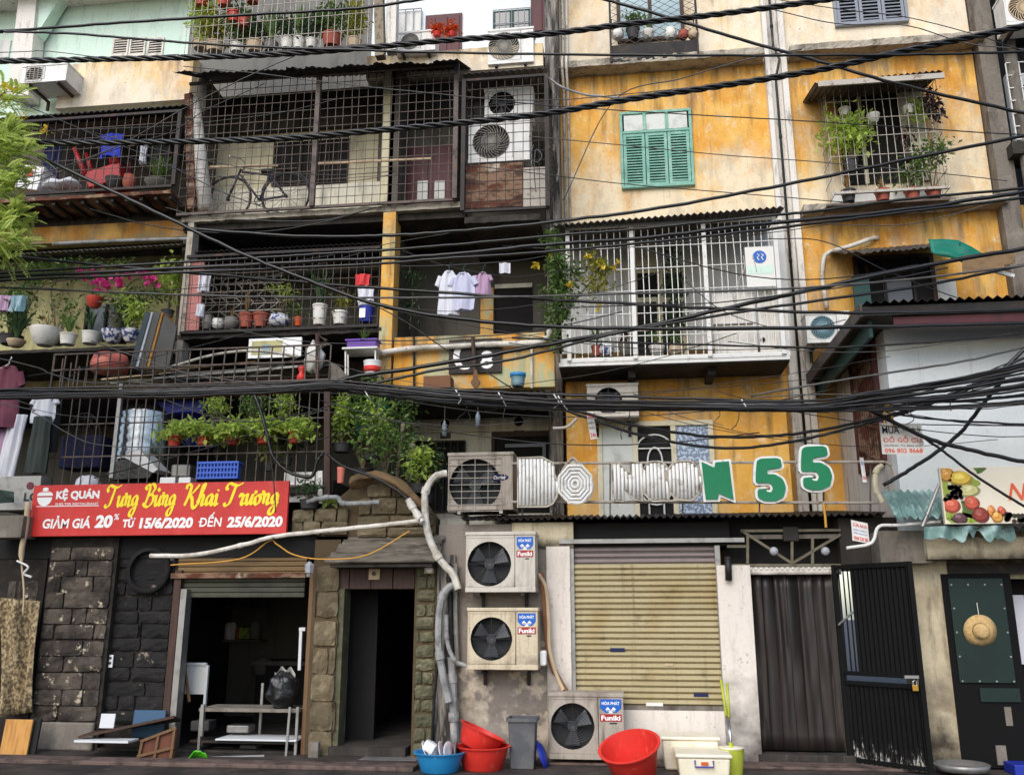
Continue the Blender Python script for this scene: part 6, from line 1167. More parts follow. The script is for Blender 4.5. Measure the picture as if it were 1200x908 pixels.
# vine in bay C second floor and flowers
cl = thing('climbing_plant', 'leafy vine hanging beside the ochre column', 'climber', P(482, 385, 1.5)); mb = MB(); rr = random.Random(5)
for y_, n in ((325, 120), (340, 80), (355, 50), (370, 40)): s = .012; pts, _ = clump_pts(P(482, y_, 1.5), (.13, .12, .1), n, rr, 4); leaves(mb, pts, .06, rr)
mb.build('foliage', 'leaf_dk', cl, kind='stuff'); MB().tube(cat([P(480, 312, 1.5), P(484, 340, 1.5), P(480, 386, 1.5)], 5), .008, 5).build('stem', 'stem', cl)
yv = thing('climbing_plant', 'big climber with yellow trumpet flowers on the white cage corner', 'climber', P(655, 420, .75)); mb = MB(); mb2 = MB(); fb = MB(); sb = MB(); rr = random.Random(15)
for cx_, cy_, rx, ry, n in ((648, 285, 12, 14, 200), (655, 310, 16, 22, 420), (652, 340, 16, 20, 420), (655, 370, 14, 18, 320), (650, 398, 10, 12, 120), (672, 318, 10, 14, 120), (662, 352, 18, 10, 160)): s = scale_at(cx_, cy_, .6); pts, _ = clump_pts(P(cx_, cy_, .62), (rx*s, .22, ry*s), n, rr, 7); leaves(mb, pts, .075, rr)
for cx_, cy_, rx, ry, n in ((700, 310, 14, 12, 110), (697, 330, 16, 14, 150), (712, 318, 8, 10, 50), (694, 296, 8, 6, 40)): s = scale_at(cx_, cy_, .6); pts, _ = clump_pts(P(cx_, cy_, .6), (rx*s, .15, ry*s), n, rr, 6); leaves(mb2, pts, .075, rr)
for x, y in ((627, 310), (721, 309), (705, 312), (648, 297), (703, 358), (668, 333), (690, 300)): pts, _ = clump_pts(P(x, y, .5), (.035, .03, .03), 12, rr, 2); leaves(fb, pts, .06, rr, asp=.8)
for q in ([(656, 425), (652, 380), (658, 330), (650, 280)], [(658, 370), (680, 345), (700, 320), (704, 300)]): sb.tube(cat([P(x, y, .65) for x, y in q], 5), .012, 5)
mb.build('foliage', 'leaf', yv, kind='stuff'); mb2.build('foliage', 'leaf_ye', yv, kind='stuff'); fb.build('blossom', 'flower_y', yv, kind='stuff'); sb.build('stem', 'stem', yv)
# inside the white cage
for lab, px, py, w_, h, pm, st, f in [('blue and white porcelain pot in the white cage', 711, 417, 19, 14, 'pot_blue', 'round', None), ('grey bowl pot with a red leafed plant in the white cage', 735, 417, 20, 14, 'pot_gr', 'bowl', dict(h=22, w=24, n=70, m='leaf_pu', s=6)), ('terracotta pot between the porcelain pots in the white cage', 699, 417, 12, 12, 'terra', 'taper', dict(h=26, w=20, n=20, m='leaf', s=5, kind='spiky')), ('white pot with a leafy column plant in the white cage', 770, 417, 18, 12, 'pot_w', 'bowl', dict(h=30, w=24, n=90, m='leaf', s=5)), ('beige jar in the middle of the white cage', 793, 417, 20, 12, 'pot_be', 'round', dict(h=24, w=22, n=60, m='leaf', s=5))]: pot_plant(lab, px, py, 1.0, w_, h, pm, st, f)
hv = thing('climbing_plant', 'tall dense vine hanging inside the white cage doorway', 'climber', P(790, 415, 1.5)); mb = MB(); rr = random.Random(25)
for y_ in range(296, 400, 12): pts, _ = clump_pts(P(789, y_, 1.5), (.16, .14, .1), 80, rr, 5); leaves(mb, pts, .06, rr)
mb.build('foliage', 'leaf_dk', hv, kind='stuff'); MB().tube(cat([P(788, 290, 1.5), P(791, 350, 1.5), P(790, 412, 1.5)], 4), .01, 5).build('stem', 'stem', hv)
# right window cage plants
for lab, px, py, w_, h, pm, st, f in [('charcoal pot at the left of the window cage tray', 995, 237, 18, 15, 'pot_dk', 'taper', dict(h=26, w=24, n=16, m='leaf_dry', s=5, kind='spiky')), ('terracotta pot second on the window cage tray', 1035, 236, 19, 14, 'terra', 'taper', dict(h=24, w=30, n=16, m='leaf_dry', s=5, kind='spiky')), ('terracotta pot third on the window cage tray', 1070, 235, 19, 14, 'terra', 'taper', dict(h=44, w=50, n=200, m='leaf', s=7, kind='bush')), ('terracotta pot at the right of the window cage tray', 1095, 233, 19, 13, 'terra', 'taper', dict(h=70, w=56, n=420, m='leaf', s=7, kind='tree')), ('leafy plant in a dark pot on the left inner shelf', 998, 202, 18, 16, 'pot_dk', 'taper', dict(h=70, w=64, n=900, m='leaf_lt', s=8, k=14)), ('small white hanging pot, left upper row of the window cage', 990, 137, 13, 11, 'pot_w', 'taper', dict(h=18, w=20, n=60, m='leaf', s=5)), ('white hanging bowl in the middle of the window cage', 1024, 144, 15, 11, 'pot_w', 'bowl', None), ('white hanging pot with a trailing plant in the window cage', 1065, 134, 14, 10, 'pot_w', 'taper', dict(h=34, w=18, n=160, m='leaf_lt', s=7, kind='trail', dx=9)), ('hanging pot with purple leaves in the window cage', 1088, 132, 12, 9, 'pot_gr', 'taper', dict(h=54, w=30, n=260, m='leaf_pu', s=7, kind='trail')), ('small purple plant low in the window cage', 1064, 190, 12, 10, 'pot_dk', 'taper', dict(h=36, w=22, n=120, m='leaf_pu', s=6))]: pot_plant(lab, px, py, 2.0, w_, h, pm, st, f)
# planter cage top
for lab, px, w_, h, pm, st, f in [('white bag pot at the left of the diamond mesh planter', 724, 15, 12, 'pot_w', 'round', None), ('dark pot with a shrub in the diamond mesh planter', 742, 16, 14, 'pot_dk', 'taper', dict(h=26, w=26, n=120, m='leaf', s=5)), ('white round pot in the diamond mesh planter', 786, 15, 13, 'pot_w', 'round', None), ('terracotta bowl in the diamond mesh planter', 801, 13, 10, 'terra', 'round', None), ('beige pot at the right of the diamond mesh planter', 813, 14, 11, 'pot_be', 'round', None), ('small pot with thin stems in the middle of the diamond mesh planter', 760, 14, 10, 'pot_w', 'bowl', dict(h=30, w=16, n=20, m='leaf', s=5, kind='spiky'))]: pot_plant(lab, px, 46, 2.15, w_, h, pm, st, f)
# first floor hanging rail plants (light green) and topiary balls
nm = ['at the end near the steel tank', 'second from the steel tank', 'in the middle above the blue basket', 'fourth from the steel tank', 'at the end near the wooden post']
for k, px in enumerate((204, 238, 272, 308, 345)):
    t = pot_plant('red hanging pot with lush pale green plant '+nm[k], px, 523-k, .05, 16, 12, 'terra_r', 'taper', dict(h=26, w=44, n=620, m='leaf_lt', s=7, k=11, drop=1), group='red rail pots on the first floor cage', seed=30+k)
for k, (px, py, w_, h) in enumerate(((251, 482, 26, 30), (297, 486, 34, 34), (334, 478, 26, 26))): pot_plant('rounded small leafed bush %s row behind the bar cage' % ('first in the', 'middle of the', 'last in the')[k], px, py+22, .22, 18, 8, 'pot_dk', 'taper', dict(h=h+10, w=w_+6, n=480, m='leaf_lt' if k != 1 else 'leaf', s=4, k=12), group='clipped bushes of the upper row', seed=60+k)
for k, (px, py) in enumerate(((256, 536), (316, 552), (336, 545))): pot_plant(('trailing plant with yellow green leaves behind the blue basket', 'hanging vine in the dark gap right of the blue basket', 'dark glossy plant beside the wooden post')[k], px, py, .3, 12, 8, 'pot_dk', 'taper', dict(h=34, w=28 if k < 2 else 44, n=150, m=('leaf_ye', 'leaf_lt', 'leaf_dk')[k], s=6 if k < 2 else 9, kind='bush'))
# greenery on the gate roof
for lab, px, py, Y, f in [('large leafy shrub behind the wooden post above the gateway', 425, 560, .4, dict(h=104, w=76, n=760, m='leaf', s=7, k=18)), ('tall thin leafed shrub left of the cream loggia', 468, 558, .7, dict(h=95, w=50, n=520, m='leaf', s=6, k=12)), ('low glossy shrub behind the white hose on the gate roof', 497, 590, .3, dict(h=62, w=54, n=520, m='leaf_dk', s=7, k=10)), ('broad leaved plant close to the wooden post', 400, 530, .3, dict(h=66, w=34, n=360, m='leaf_lt', s=7, k=9)), ('spreading bush on top of the stone gable', 452, 566, .15, dict(h=62, w=80, n=400, m='leaf', s=7, k=18)), ('yellow green bush spilling over the gate roof', 490, 578, .1, dict(h=50, w=46, n=420, m='leaf_lt', s=7, k=10)), ('dark creeper hanging over the low stone wall', 362, 596, -.05, dict(h=26, w=36, n=160, m='leaf_dk', s=6, k=6)), ('tall ragged shrub in front of the teal barrel', 436, 540, .35, dict(h=84, w=50, n=420, m='leaf_lt', s=6, k=14))]: pot_plant(lab, px, py, Y, 22, 10, 'pot_dk', 'bucket', f, name='shrub', catg='shrub')
for q in ([(462, 590), (466, 550), (470, 515), (473, 495)], [(475, 592), (478, 560), (484, 520)]): tag(MB().tube(cat([P(x, y, .6) for x, y in q], 4), [.03]*(4*(len(q)-1)+1), 6).build('sapling_trunk', 'bark', smooth=True), ('slim pale sapling trunk above the gable, taller one' if len(q) == 4 else 'slim pale sapling trunk above the gable, shorter one'), 'trunk')
tag(MB().lathe([(.22, 0), (.25, .2), (.25, .62), (.22, .7), (0, .7)], P(436, 512, 1.3), 20).build('barrel', 'tarp_gn', smooth=True), 'teal green plastic barrel above the gateway plants', 'barrel')
pot_plant('pink cylindrical pot tied beside the wooden post', 399, 566, .0, 9, 18, 'pink_pl', 'bucket'); tag(MB().grid(lambda u, v: P(378+17*u, 588+9*v-6*math.sin(u*3), -.05), 6, 4).build('moss', 'leaf'), 'green moss patch on the low stone wall', 'moss', kind='stuff')
rr = random.Random(3); mb = MB(); pts, _ = clump_pts(P(385, 588, -.05), (.12, .06, .03), 260, rr, 8); leaves(mb, pts, .035, rr, droop=-.6); tag(mb.build('grass_tuft', 'leaf_lt', kind='stuff'), 'bright green grass tuft on the low stone wall', 'grass', kind='stuff')
# overhanging street tree at the left edge
tr_ = thing('street_tree', 'feathery street tree branch with yellow blossom reaching in at the left', 'tree', P(-130, 700, -2.2)); tm = MB(); rr = random.Random(8); bm_ = MB(); fy = MB()
trunk = [P(-150, 905, -2.2), P(-145, 650, -2.2), P(-130, 420, -2.2), P(-110, 240, -2.2)]; bm_.tube(cat(trunk, 5), [.14-.004*i for i in range(16)], 8)
def frond(p, d, L):
    d = Vector(d).normalized(); side = d.cross(Vector((0, -.3, 1))).normalized()
    for i in range(12):
        t_ = (i+1)/12; c = p+d*(L*t_)+Vector((0, 0, -.25*L*t_*t_))
        for sg in (-1, 1):
            e = (side*sg+d*.5).normalized(); n_ = d.cross(e)*.2; l2 = .062*(1.1-.6*abs(t_-.45))
            tm.add([c, c+e*l2*.5+d*.013, c+e*l2-Vector((0, 0, .01)), c+e*l2*.5-d*.013], [(0, 1, 2, 3)])
for ends in ([(-90, 250), (-40, 190), (0, 165), (20, 150)], [(-100, 300), (-40, 280), (5, 262), (28, 250)], [(-100, 270), (-40, 235), (0, 215), (26, 200)], [(-100, 340), (-50, 310), (-5, 290), (20, 280)], [(-100, 260), (-50, 215), (0, 185), (34, 172)], [(-100, 330), (-60, 250), (-10, 130), (8, 105)]):
    br = cat([P(x, y, -2.0+rr.uniform(-.3, .3)) for x, y in ends], 5); bm_.tube(br, [.035-.0018*i for i in range(len(br))], 6)
    for p in br[3:]:
        for _ in range(9): frond(p+Vector((rr.uniform(-.08, .08), rr.uniform(-.15, .15), rr.uniform(-.1, .08))), (rr.uniform(-.7, 1), rr.uniform(-.7, .4), rr.uniform(-.4, .5)), rr.uniform(.18, .32))
for x, y in ((8, 108), (14, 102), (5, 116), (28, 134), (50, 155), (3, 98)): pts, _ = clump_pts(P(x, y, -2.1), (.05, .06, .05), 18, rr, 3); leaves(fy, pts, .035, rr, asp=.8)
bm_.build('trunk', 'bark', tr_, True); tm.build('crown', 'leaf_tr', tr_, kind='stuff'); fy.build('blossom', 'flower_y', tr_, kind='stuff')

# ------------------------------------------------------------------ red chair (upturned), bicycle, boards
ch = thing('plastic_chair', 'red plastic chair upturned on the left third floor balcony', 'chair', P(118, 222, 1.0)); q = lambda x, y, Y=1.0: P(x, y, Y)
sheetpts = [q(98, 203), q(140, 190), q(142, 210), q(104, 221)]
MB().prism([(p.x, p.z) for p in sheetpts], .98, 1.4).build('seat', 'chair_red', ch, bevel=.02)
for a, b, Y in (((100, 205), (87, 174), 1.0), ((108, 203), (101, 180), 1.35), ((137, 192), (133, 166), 1.0), ((132, 194), (129, 172), 1.35)): MB().tube([q(*a, Y), q(*b, Y)], [.05, .03], 8).build('leg', 'chair_red', ch, True)
def f(u, v): return q(137+16*u, 190+22*v, 1.1+.1*math.sin(u*3))
MB().sheet(f, 5, 5, (0, .02, 0)).build('backrest', 'maroon', ch)
tag(MB().obox(Matrix.Translation(P(36, 212, 1.0)) @ Matrix.Rotation(.2, 4, 'Y'), .28, .15, .2).build('cardboard_box', 'white_let', bevel=.01), 'white box with red mark on the red chair balcony', 'box'); tag(pbox('box_print', 'print_r', None, (29, 200, 38, 206), .83, .004), 'red printed mark on the white box', 'print')
for k, (px, w_) in enumerate(((68, 12), (82, 14), (60, 10))):
    mb = MB(); c = P(px, 220, .92); mb.lathe([(0, 0), (w_*.012, .02), (w_*.013, .06), (w_*.008, .1), (0, .11)], c, 14)
    for i, v in enumerate(mb.v): mb.v[i] = v+Vector((mnoise.noise(v*9)*.05, 0, mnoise.noise(v*7)*.05))
    tag(mb.build('plastic_bag', 'cloth_w', smooth=True), ('crumpled white bag near the red chair', 'larger crumpled white bag under the red chair', 'small crumpled white bag at the cage foot')[k], 'bag')
bi = thing('bicycle', 'dark bicycle parked behind the large rusty cage', 'bicycle', P(300, 245, 1.25)); YBk = 1.25
s = scale_at(300, 225, YBk); wr = 27*s; wa, wb_ = P(266, 243, YBk), P(334, 243, YBk); wa.z = wb_.z = zs3+wr+.01
for c in (wa, wb_):
    wt = MB().tube([c+Vector((wr*math.cos(a*math.pi/16), 0, wr*math.sin(a*math.pi/16))) for a in range(32)], .02, 6, closed=True).build('wheel', 'rubber', bi, True)
    sp = MB(); [sp.tube([c, c+Vector((wr*math.cos(a*math.pi/9), 0, wr*math.sin(a*math.pi/9)))], .003, 3) for a in range(18)]; sp.cyl(c-Vector((0, .03, 0)), c+Vector((0, .03, 0)), .025, n=8); sp.build('spokes', 'irondk', wt, kind='stuff')
bb = (wa+wb_)/2+Vector((.05, 0, -.05)); hd_ = wa+Vector((.18, 0, .4)); st_ = bb+Vector((.14, 0, .42)); fr = MB()
for a, b in ((hd_, bb), (hd_+Vector((.02, 0, .05)), st_), (bb, st_), (bb, wb_), (st_, wb_), (hd_+Vector((0, 0, .1)), wa)): fr.tube([a, b], .018, 6)
fr.build('frame', 'bike', bi, True); MB().tube(cat([hd_+Vector((-.1, -.25, .2)), hd_+Vector((.02, -.1, .22)), hd_+Vector((.02, .1, .22)), hd_+Vector((-.1, .25, .2))], 4), .012, 6).build('handlebar', 'chrome', bi, True); MB().obox(Matrix.Translation(st_+Vector((0, 0, .06))), .14, .06, .03).build('saddle', 'rubber', bi, bevel=.02); MB().lathe([(.07, 0), (.085, 0), (.085, .01), (.07, .01)], cap=False, n=20, M4=Matrix.Translation(bb) @ Matrix.Rotation(math.pi/2, 4, 'X')).build('chainwheel', 'irondk', bi)
MB().tube([wb_+Vector((wr*1.08*math.cos(a), 0, wr*1.08*math.sin(a))) for a in [i*math.pi/12 for i in range(1, 12)]], .016, 5).build('mudguard', 'bike', bi); MB().box(wb_.x-.18, wb_.x+.18, YBk-.06, YBk+.06, wb_.z+wr*1.12, wb_.z+wr*1.12+.02).build('carrier', 'irondk', bi)
for lab, x0_, x1_, y_ in (('horizontal bamboo pole inside the large cage, longer one', 373, 505, (192, 186)), ('horizontal bamboo pole inside the large cage by the bicycle', 245, 326, (196, 194))): tag(MB().tube([P(x0_, y_[0], 1.2), P(x1_, y_[1], 1.2)], .02, 6).build('bamboo_pole', 'pot_be'), lab, 'pole')
# leaning boards beside the flower ledge
for k, (a, b, w_, m_, lab) in enumerate(((170, 151, 6, 'slate', 'blue grey leaning board, outermost on the left'), (176, 158, 3, 'white_bd', 'pale thin leaning board next to the blue grey one'), (179, 161, 9, 'card_gr', 'dark grey leaning board in the bundle'), (188, 171, 3, 'yplank', 'yellow edged leaning plank in the bundle'))):
    pp = [P(x, y, .45+.02*k) for x, y in ((a, 366), (a+w_, 366), (b+w_, 432), (b, 432))]; tag(MB().prism([(p.x, p.z) for p in pp], .45+.02*k, .8).build('board', m_), lab, 'board', 'boards leaning beside the flower ledge')
pp = [P(x, y, .5) for x, y in ((191, 368), (206, 382), (196, 432), (174, 432))]; tag(MB().prism([(p.x, p.z) for p in pp], .53, .57).build('board', 'card_gr'), 'broad grey brown board face at the front of the bundle', 'board', 'boards leaning beside the flower ledge')
# ------------------------------------------------------------------ junk on the first floor roof
c = P(128, 436, .55); tag(MB().lathe([(.24, 0), (.26, .12), (.22, .24), (.16, .26), (0, .262)], c, 24).build('plastic_tub', 'pink_pl', smooth=True), 'faded red plastic tub turned upside down on the junk heap', 'tub')
rr = random.Random(9); k = 0; desc = ['brown plank', 'grey plank', 'pale pipe', 'weathered batten', 'white pipe', 'dark batten', 'thin grey lath', 'pale plank', 'broken board', 'rusty rod']
for a, b, m_, w_ in (((170, 437), (300, 424), 'wood', .05), ((180, 444), (350, 430), 'galv', .07), ((150, 446), (330, 440), 'pipe_w', .04), ((200, 440), (390, 428), 'card_gr', .1), ((130, 449), (260, 442), 'bar_wht', .04), ((240, 448), (385, 440), 'brownwood', .06), ((290, 432), (380, 420), 'concrete', .08), ((120, 445), (210, 436), 'pot_be', .06), ((260, 447), (345, 446), 'cardb', .09), ((160, 450), (390, 446), 'iron', .03)):
    tag(MB().bar(P(a[0], a[1], .6+.08*k), P(b[0], b[1], .5+.1*k), w_, w_*.4).build('plank', M[m_]), desc[k]+(' lying in the junk heap above the banner' if k % 2 else ' across the junk heap above the banner'), 'plank', 'planks in the junk heap'); k += 1
tag(MB().tube(cat([P(200, 430, .4), P(250, 416, .4), P(300, 411, .4), P(350, 418, .4)], 5), .02, 6).build('pipe', 'pipe_w', smooth=True), 'curved white pipe bending over the junk heap', 'pipe')
pf = thing('picture_frame', 'faded framed picture lying above the junk heap', 'picture', P(322, 418, .8)); x0, x1, z0, z1 = R(291, 396, 353, 419, .8); boxo('frame', 'white_let', pf, x0, x1, .8, .84, z0, z1, .005); boxo('print', 'olive', pf, x0+.05, x1-.28, .795, .8, z0+.05, z1-.04); boxo('print_inset', 'glass_bl', pf, x0+.2, x1-.45, .79, .795, z0+.06, z1-.1)
def f(u, v):
    a, b = u*2*math.pi, (v-.5)*math.pi; c = P(368, 420, .55); d = Vector((math.cos(a)*math.cos(b), math.sin(a)*math.cos(b), math.sin(b))); return c+Vector((d.x*.13, d.y*.13, d.z*.22))*(1+.35*mnoise.noise(d*2.3)+.12*mnoise.noise(d*7))
tag(MB().grid(f, 22, 14).build('sack', 'pot_w', smooth=True), 'crumpled white cloth sack propped on the junk heap', 'sack')
c = P(353, 447, .35); tag(MB().lathe([(.07, 0), (.06, .08), (.03, .12), (.05, .16), (.05, .2), (.02, .22), (0, .22)], c, 14).build('toy', 'red_pl', smooth=True), 'red plastic bottle shaped object at the railing', 'toy')
pt_ = thing('planter', 'purple planter trough on a white metal rack', 'planter', P(423, 410, .6)); x0, x1, z0, z1 = R(406, 397, 441, 410, .55); boxo('trough', 'purple', pt_, x0, x1, .55, .75, z0, z1, .015); boxo('rim', 'purple', pt_, x0-.02, x1+.02, .53, .77, z1-.03, z1, .008); mb = MB(); spikes(mb, ((x0+x1)/2, .65, z1), .2, 18, random.Random(3), .8, .012); mb.build('foliage', 'leaf', pt_, kind='stuff')
rk = thing('metal_rack', 'white metal stand under the purple planter', 'rack', P(423, 440, .6)); [MB().bar(P(px, 411, Y), P(px, 440, Y), .02).build('leg', 'bar_wht', rk) for px, Y in ((405, .5), (440, .5), (408, .8), (443, .8))]; MB().box(X(402, 411, .5), X(443, 411, .5), .45, .85, Z(423, 412, .6), Z(423, 410, .6)).build('shelf', 'bar_wht', rk)
bk = thing('paint_bucket', 'white paint bucket with red label under the purple planter', 'bucket', P(436, 442, .55)); MB().lathe([(.1, 0), (.12, .2), (.125, .2), (.125, .22), (0, .22)], P(436, 442, .55), 18).build('body', 'white_pl', bk, True, auto=40); MB().lathe([(.111, .06), (.119, .14)], P(436, 442, .55), 18).build('label', 'print_r', bk, True)
tag(MB().prism([(p.x, p.z) for p in [P(x, y, .5) for x, y in ((388, 425), (396, 428), (412, 446), (420, 450), (388, 450))]], .48, .52).build('board', 'concrete'), 'curved grey scrap board beside the purple planter', 'board')
tag(MB().tube([P(372, 455, .35), P(372, 392, .5), P(383, 400, .5)], .03, 6).build('stake', 'brownwood'), 'dark wooden stake standing beside the white sack', 'stake')
# things on the parapet awning
tag(pbox('cardboard_box', 'cardb', None, (496, 440, 528, 455), .7, .25, .008), 'brown carton on the awning below the ochre parapet', 'carton'); c = P(607, 453, .72); bk = thing('bucket', 'pale blue bucket on the awning below the ochre parapet', 'bucket', c); MB().lathe([(.08, 0), (.105, .16), (.11, .16), (.11, .175), (.1, .175), (.09, .03), (0, .03)], c, 18).build('body', 'glass_bl', bk, True, auto=40); MB().lathe([(.106, .13), (.112, .18)], c, 18).build('rim', 'blue_pl', bk, True)
pad = MB(); c = P(557, 452, .8); pad.prism([(c.x+.07*math.cos(a)*(.5+.5*(math.sin(a) < 0)), c.z+.1+.13*math.sin(a)) for a in [i*math.pi/10 for i in range(20)]], .8, .83); tag(pad.build('palm_fan', 'wood'), 'dry leaf shaped wooden paddle on the short awning', 'paddle'); tag(MB().tube([P(554, 396, .9), P(557, 440, .85)], .03, 6).build('stick', 'brownwood'), 'brown stick leaning on the black plaque', 'stick')
# ------------------------------------------------------------------ first floor cage contents
tk = thing('water_tank', 'shiny ribbed stainless steel water tank behind the bar cage', 'water tank', P(170, 566, 1.0)); c = P(168, 565, 1.1); prof = [(0, 0)]+[(.43+.03*(i % 2), .05+.06*i) for i in range(17)]+[(.3, 1.12), (.1, 1.18), (0, 1.18)]; MB().lathe(prof, c, 30).build('body', 'steel', tk, True)
tag(MB().lathe([(.3, 0), (.33, .1), (.33, .8), (.3, .88), (0, .88)], P(225, 525, 1.6), 20).build('barrel', 'navy_pl', smooth=True), 'navy blue plastic barrel behind the steel tank', 'barrel'); tag(MB().box(X(155, 480, .9), X(240, 480, .9), .85, 1.5, Z(200, 485, .9), Z(200, 470, .9)).build('storage_box', 'navy_pl', bevel=.02), 'blue flat box on top of the steel tank', 'box')
tag(pbox('storage_box', 'cloth_bd', None, (70, 510, 118, 548), .9, .4, .02), 'dark blue box behind the round wire fan guard', 'box')
c = P(96, 516, .3); fg = MB(); 
for q in (1, .8, .6, .4, .2): fg.tube([c+Vector((.26*q*math.cos(a*math.pi/14), 0, .38*q*math.sin(a*math.pi/14))) for a in range(28)], .01 if q == 1 else .005, 5, closed=True)
for a in range(12): fg.bar(c, c+Vector((.26*math.cos(a*math.pi/6), 0, .38*math.sin(a*math.pi/6))), .006)
tag(fg.build('fan_guard', 'irondk', kind='stuff'), 'tall round black wire guard leaning inside the bar cage', 'wire guard')
def f(u, v): return P(130+(52+0*v)*u+6*v, 541-15*math.sin(u*2.2)+18*v*(1-u*.2)*0+v*4, .25+.3*v)
dsh = thing('satellite_dish', 'white lidded black crate tilted inside the bar cage', 'crate', P(150, 560, .4)); MB().prism([(p.x, p.z) for p in [P(x, y, .4) for x, y in ((126, 555), (143, 534), (182, 549), (176, 560), (130, 562))]], .38, .7).build('body', 'black_pl', dsh); MB().prism([(p.x, p.z) for p in [P(x, y, .36) for x, y in ((135, 538), (164, 527), (186, 550), (180, 554), (146, 536))]], .34, .7).build('lid', 'white_pl', dsh)
dsh.name = 'crate'
def f(u, v):
    a, b = u*2*math.pi, v*math.pi/2; c = P(103, 570, .3); d = Vector((math.cos(a)*math.cos(b), math.sin(a)*math.cos(b), math.sin(b))); return c+Vector((d.x*.18, d.y*.14, d.z*.15))*(1+.15*mnoise.noise(d*3))
tag(MB().grid(f, 20, 8).build('sack', 'cloth_w', smooth=True), 'white bundled sack just above the banner logo', 'sack')
bs_ = thing('basket', 'blue perforated plastic basket hooked on the bar cage', 'basket', P(256, 560, .1)); x0, x1, z0, z1 = R(232, 541, 279, 561, .02); bk = MB()
for i in range(13): x = x0+(x1-x0)*i/12; bk.box(x-.008, x+.008, .0, .012, z0, z1)
for z in (z0, z0+(z1-z0)*.3, z0+(z1-z0)*.6, z1-.02): bk.box(x0, x1, -.002, .014, z, z+.022)
bk.build('front_lattice', 'basket', bs_, kind='stuff'); boxo('body', 'basket', bs_, x0+.01, x1-.01, .03, .13, z0, z1-.03); MB().box(x0-.015, x1+.015, -.006, .15, z1-.03, z1).build('rim', 'basket', bs_, bevel=.008)
for k, (px, w_) in enumerate(((196, 18), (216, 14))): tag(pbox('tray', 'white_pl', None, (px-w_/2, 559, px+w_/2, 567), .12, .2, .01), ('white tray on the cage floor, wider one' if k == 0 else 'white tray on the cage floor, narrower one'), 'tray')
tag(MB().box(X(205, 540, .6), X(228, 540, .6), .5, .8, Z(215, 561, .6), Z(215, 545, .6)).build('metal_can', 'galv', bevel=.03), 'ribbed grey can beside the steel tank', 'can')
for k, (px, py) in enumerate(((560, 494), (521, 505))): c = P(px, py-12, .3); b_ = thing('plastic_bottle', ('clear bottle hanging by a string over the big air conditioner' if k == 0 else 'small clear bottle hanging above the grey air conditioner'), 'bottle', c); MB().lathe([(0, -.2), (.03, -.2), (.032, -.06), (.014, -.02), (.014, .0), (0, .0)], c, 12).build('body', 'bottle', b_, True); MB().tube([c, c+Vector((0, 0, .2))], .003, 4).build('string', 'cable_g', b_)
# ------------------------------------------------------------------ far left ground: cloth, plank, boards
cw = MB()
def f(u, v): return P(-2+46*u-6*v*u, 700+4*u+(140-(10*u))*v, -.12)+Vector((0, .06*math.sin(u*9+v*3)+.03*math.sin(u*21), 0))
MB()
pc_m = mat('reptile_print_cloth', (150, 130, 96), .9, layers=[dict(c=(70, 58, 44), s=22, st=(1.4, 1, 1), lo=.5, hi=.56, f=.75, e=1), dict(c=(190, 172, 136), s=22, st=(1.4, 1, 1), lo=.42, hi=.36, f=.7, e=1, o=-7.3)], bump=.2)
tag(MB().sheet(f, 30, 14, (0, .01, 0)).build('hanging_cloth', pc_m, smooth=True), 'tan reptile patterned cloth hung at the left wall', 'cloth')
lwall = thing('shop_wall', 'dim brick return wall at the far left behind the patterned cloth', 'wall', P(10, 880, .1)); boxo('wall', 'mortar', lwall, -13, X(43, 760, .1), .1, .5, 0, 2.6); stones(lwall, (8, 680, 44, 720), .1, 2, 'stone_dk', gr)
def leaner(label, rect, Y, m, lean=.12, cat_='board', name='board', th=.03):
    x0, x1, z0, z1 = R(*rect, Y); return tag(MB().obox(Matrix.Translation(((x0+x1)/2, Y+lean*(z1-z0)/2, (z0+z1)/2)) @ Matrix.Rotation(-lean, 4, 'X'), (x1-x0)/2, th/2, (z1-z0)/2).build(name, m, bevel=.004), label, cat_)
leaner('yellow wooden plank leaning under the patterned cloth', (0, 843, 32, 901), -.4, 'yplank'); leaner('black rubber strip leaning beside the yellow plank', (32, 842, 42, 900), -.35, 'rubber'); leaner('blue painted board behind the fallen table', (155, 832, 192, 864), -.05, 'dullblue'); leaner('small white card leaning on the black wall', (117, 836, 134, 853), -.2, 'white_bd', th=.01)
tb = thing('low_table', 'collapsed low wooden table leaning beside the restaurant entrance', 'table', P(160, 895, -.3)); a, b, c, d = [P(x, y, Y) for x, y, Y in ((92, 862, -.55), (204, 838, -.45), (212, 842, -.05), (110, 856, -.05))]
mb = MB(); nn = Vector((0, 0, -.03)); mb.add([a, b, c, d, a+nn, b+nn, c+nn, d+nn], [(0, 1, 2, 3), (7, 6, 5, 4), (0, 4, 5, 1), (1, 5, 6, 2), (2, 6, 7, 3), (3, 7, 4, 0)]); mb.build('top', 'brownwood', tb)
mb = MB(); a, b, c, d = [P(x, y, -.42) for x, y in ((166, 868), (208, 852), (202, 898), (158, 903))]; mb.prism([(p.x, p.z) for p in (a, b, c, d)], -.42, -.38); mb.build('side_panel', 'redbrown', tb)
for u in (0, .5, 1): MB().bar(a.lerp(d, u)+Vector((0, -.02, 0)), b.lerp(c, u)+Vector((0, -.02, 0)), .03).build('cross_batten', 'wood', tb)
for u in (.05, .5, .95): MB().bar(a.lerp(b, u)+Vector((0, -.015, 0)), d.lerp(c, u)+Vector((0, -.015, 0)), .03).build('upright', 'wood', tb)
tag(MB().obox(Matrix.Translation(P(125, 867, -.5)), .33, .12, .012).build('white_shelf', 'white_bd'), 'thin white shelf plank under the fallen table', 'plank')
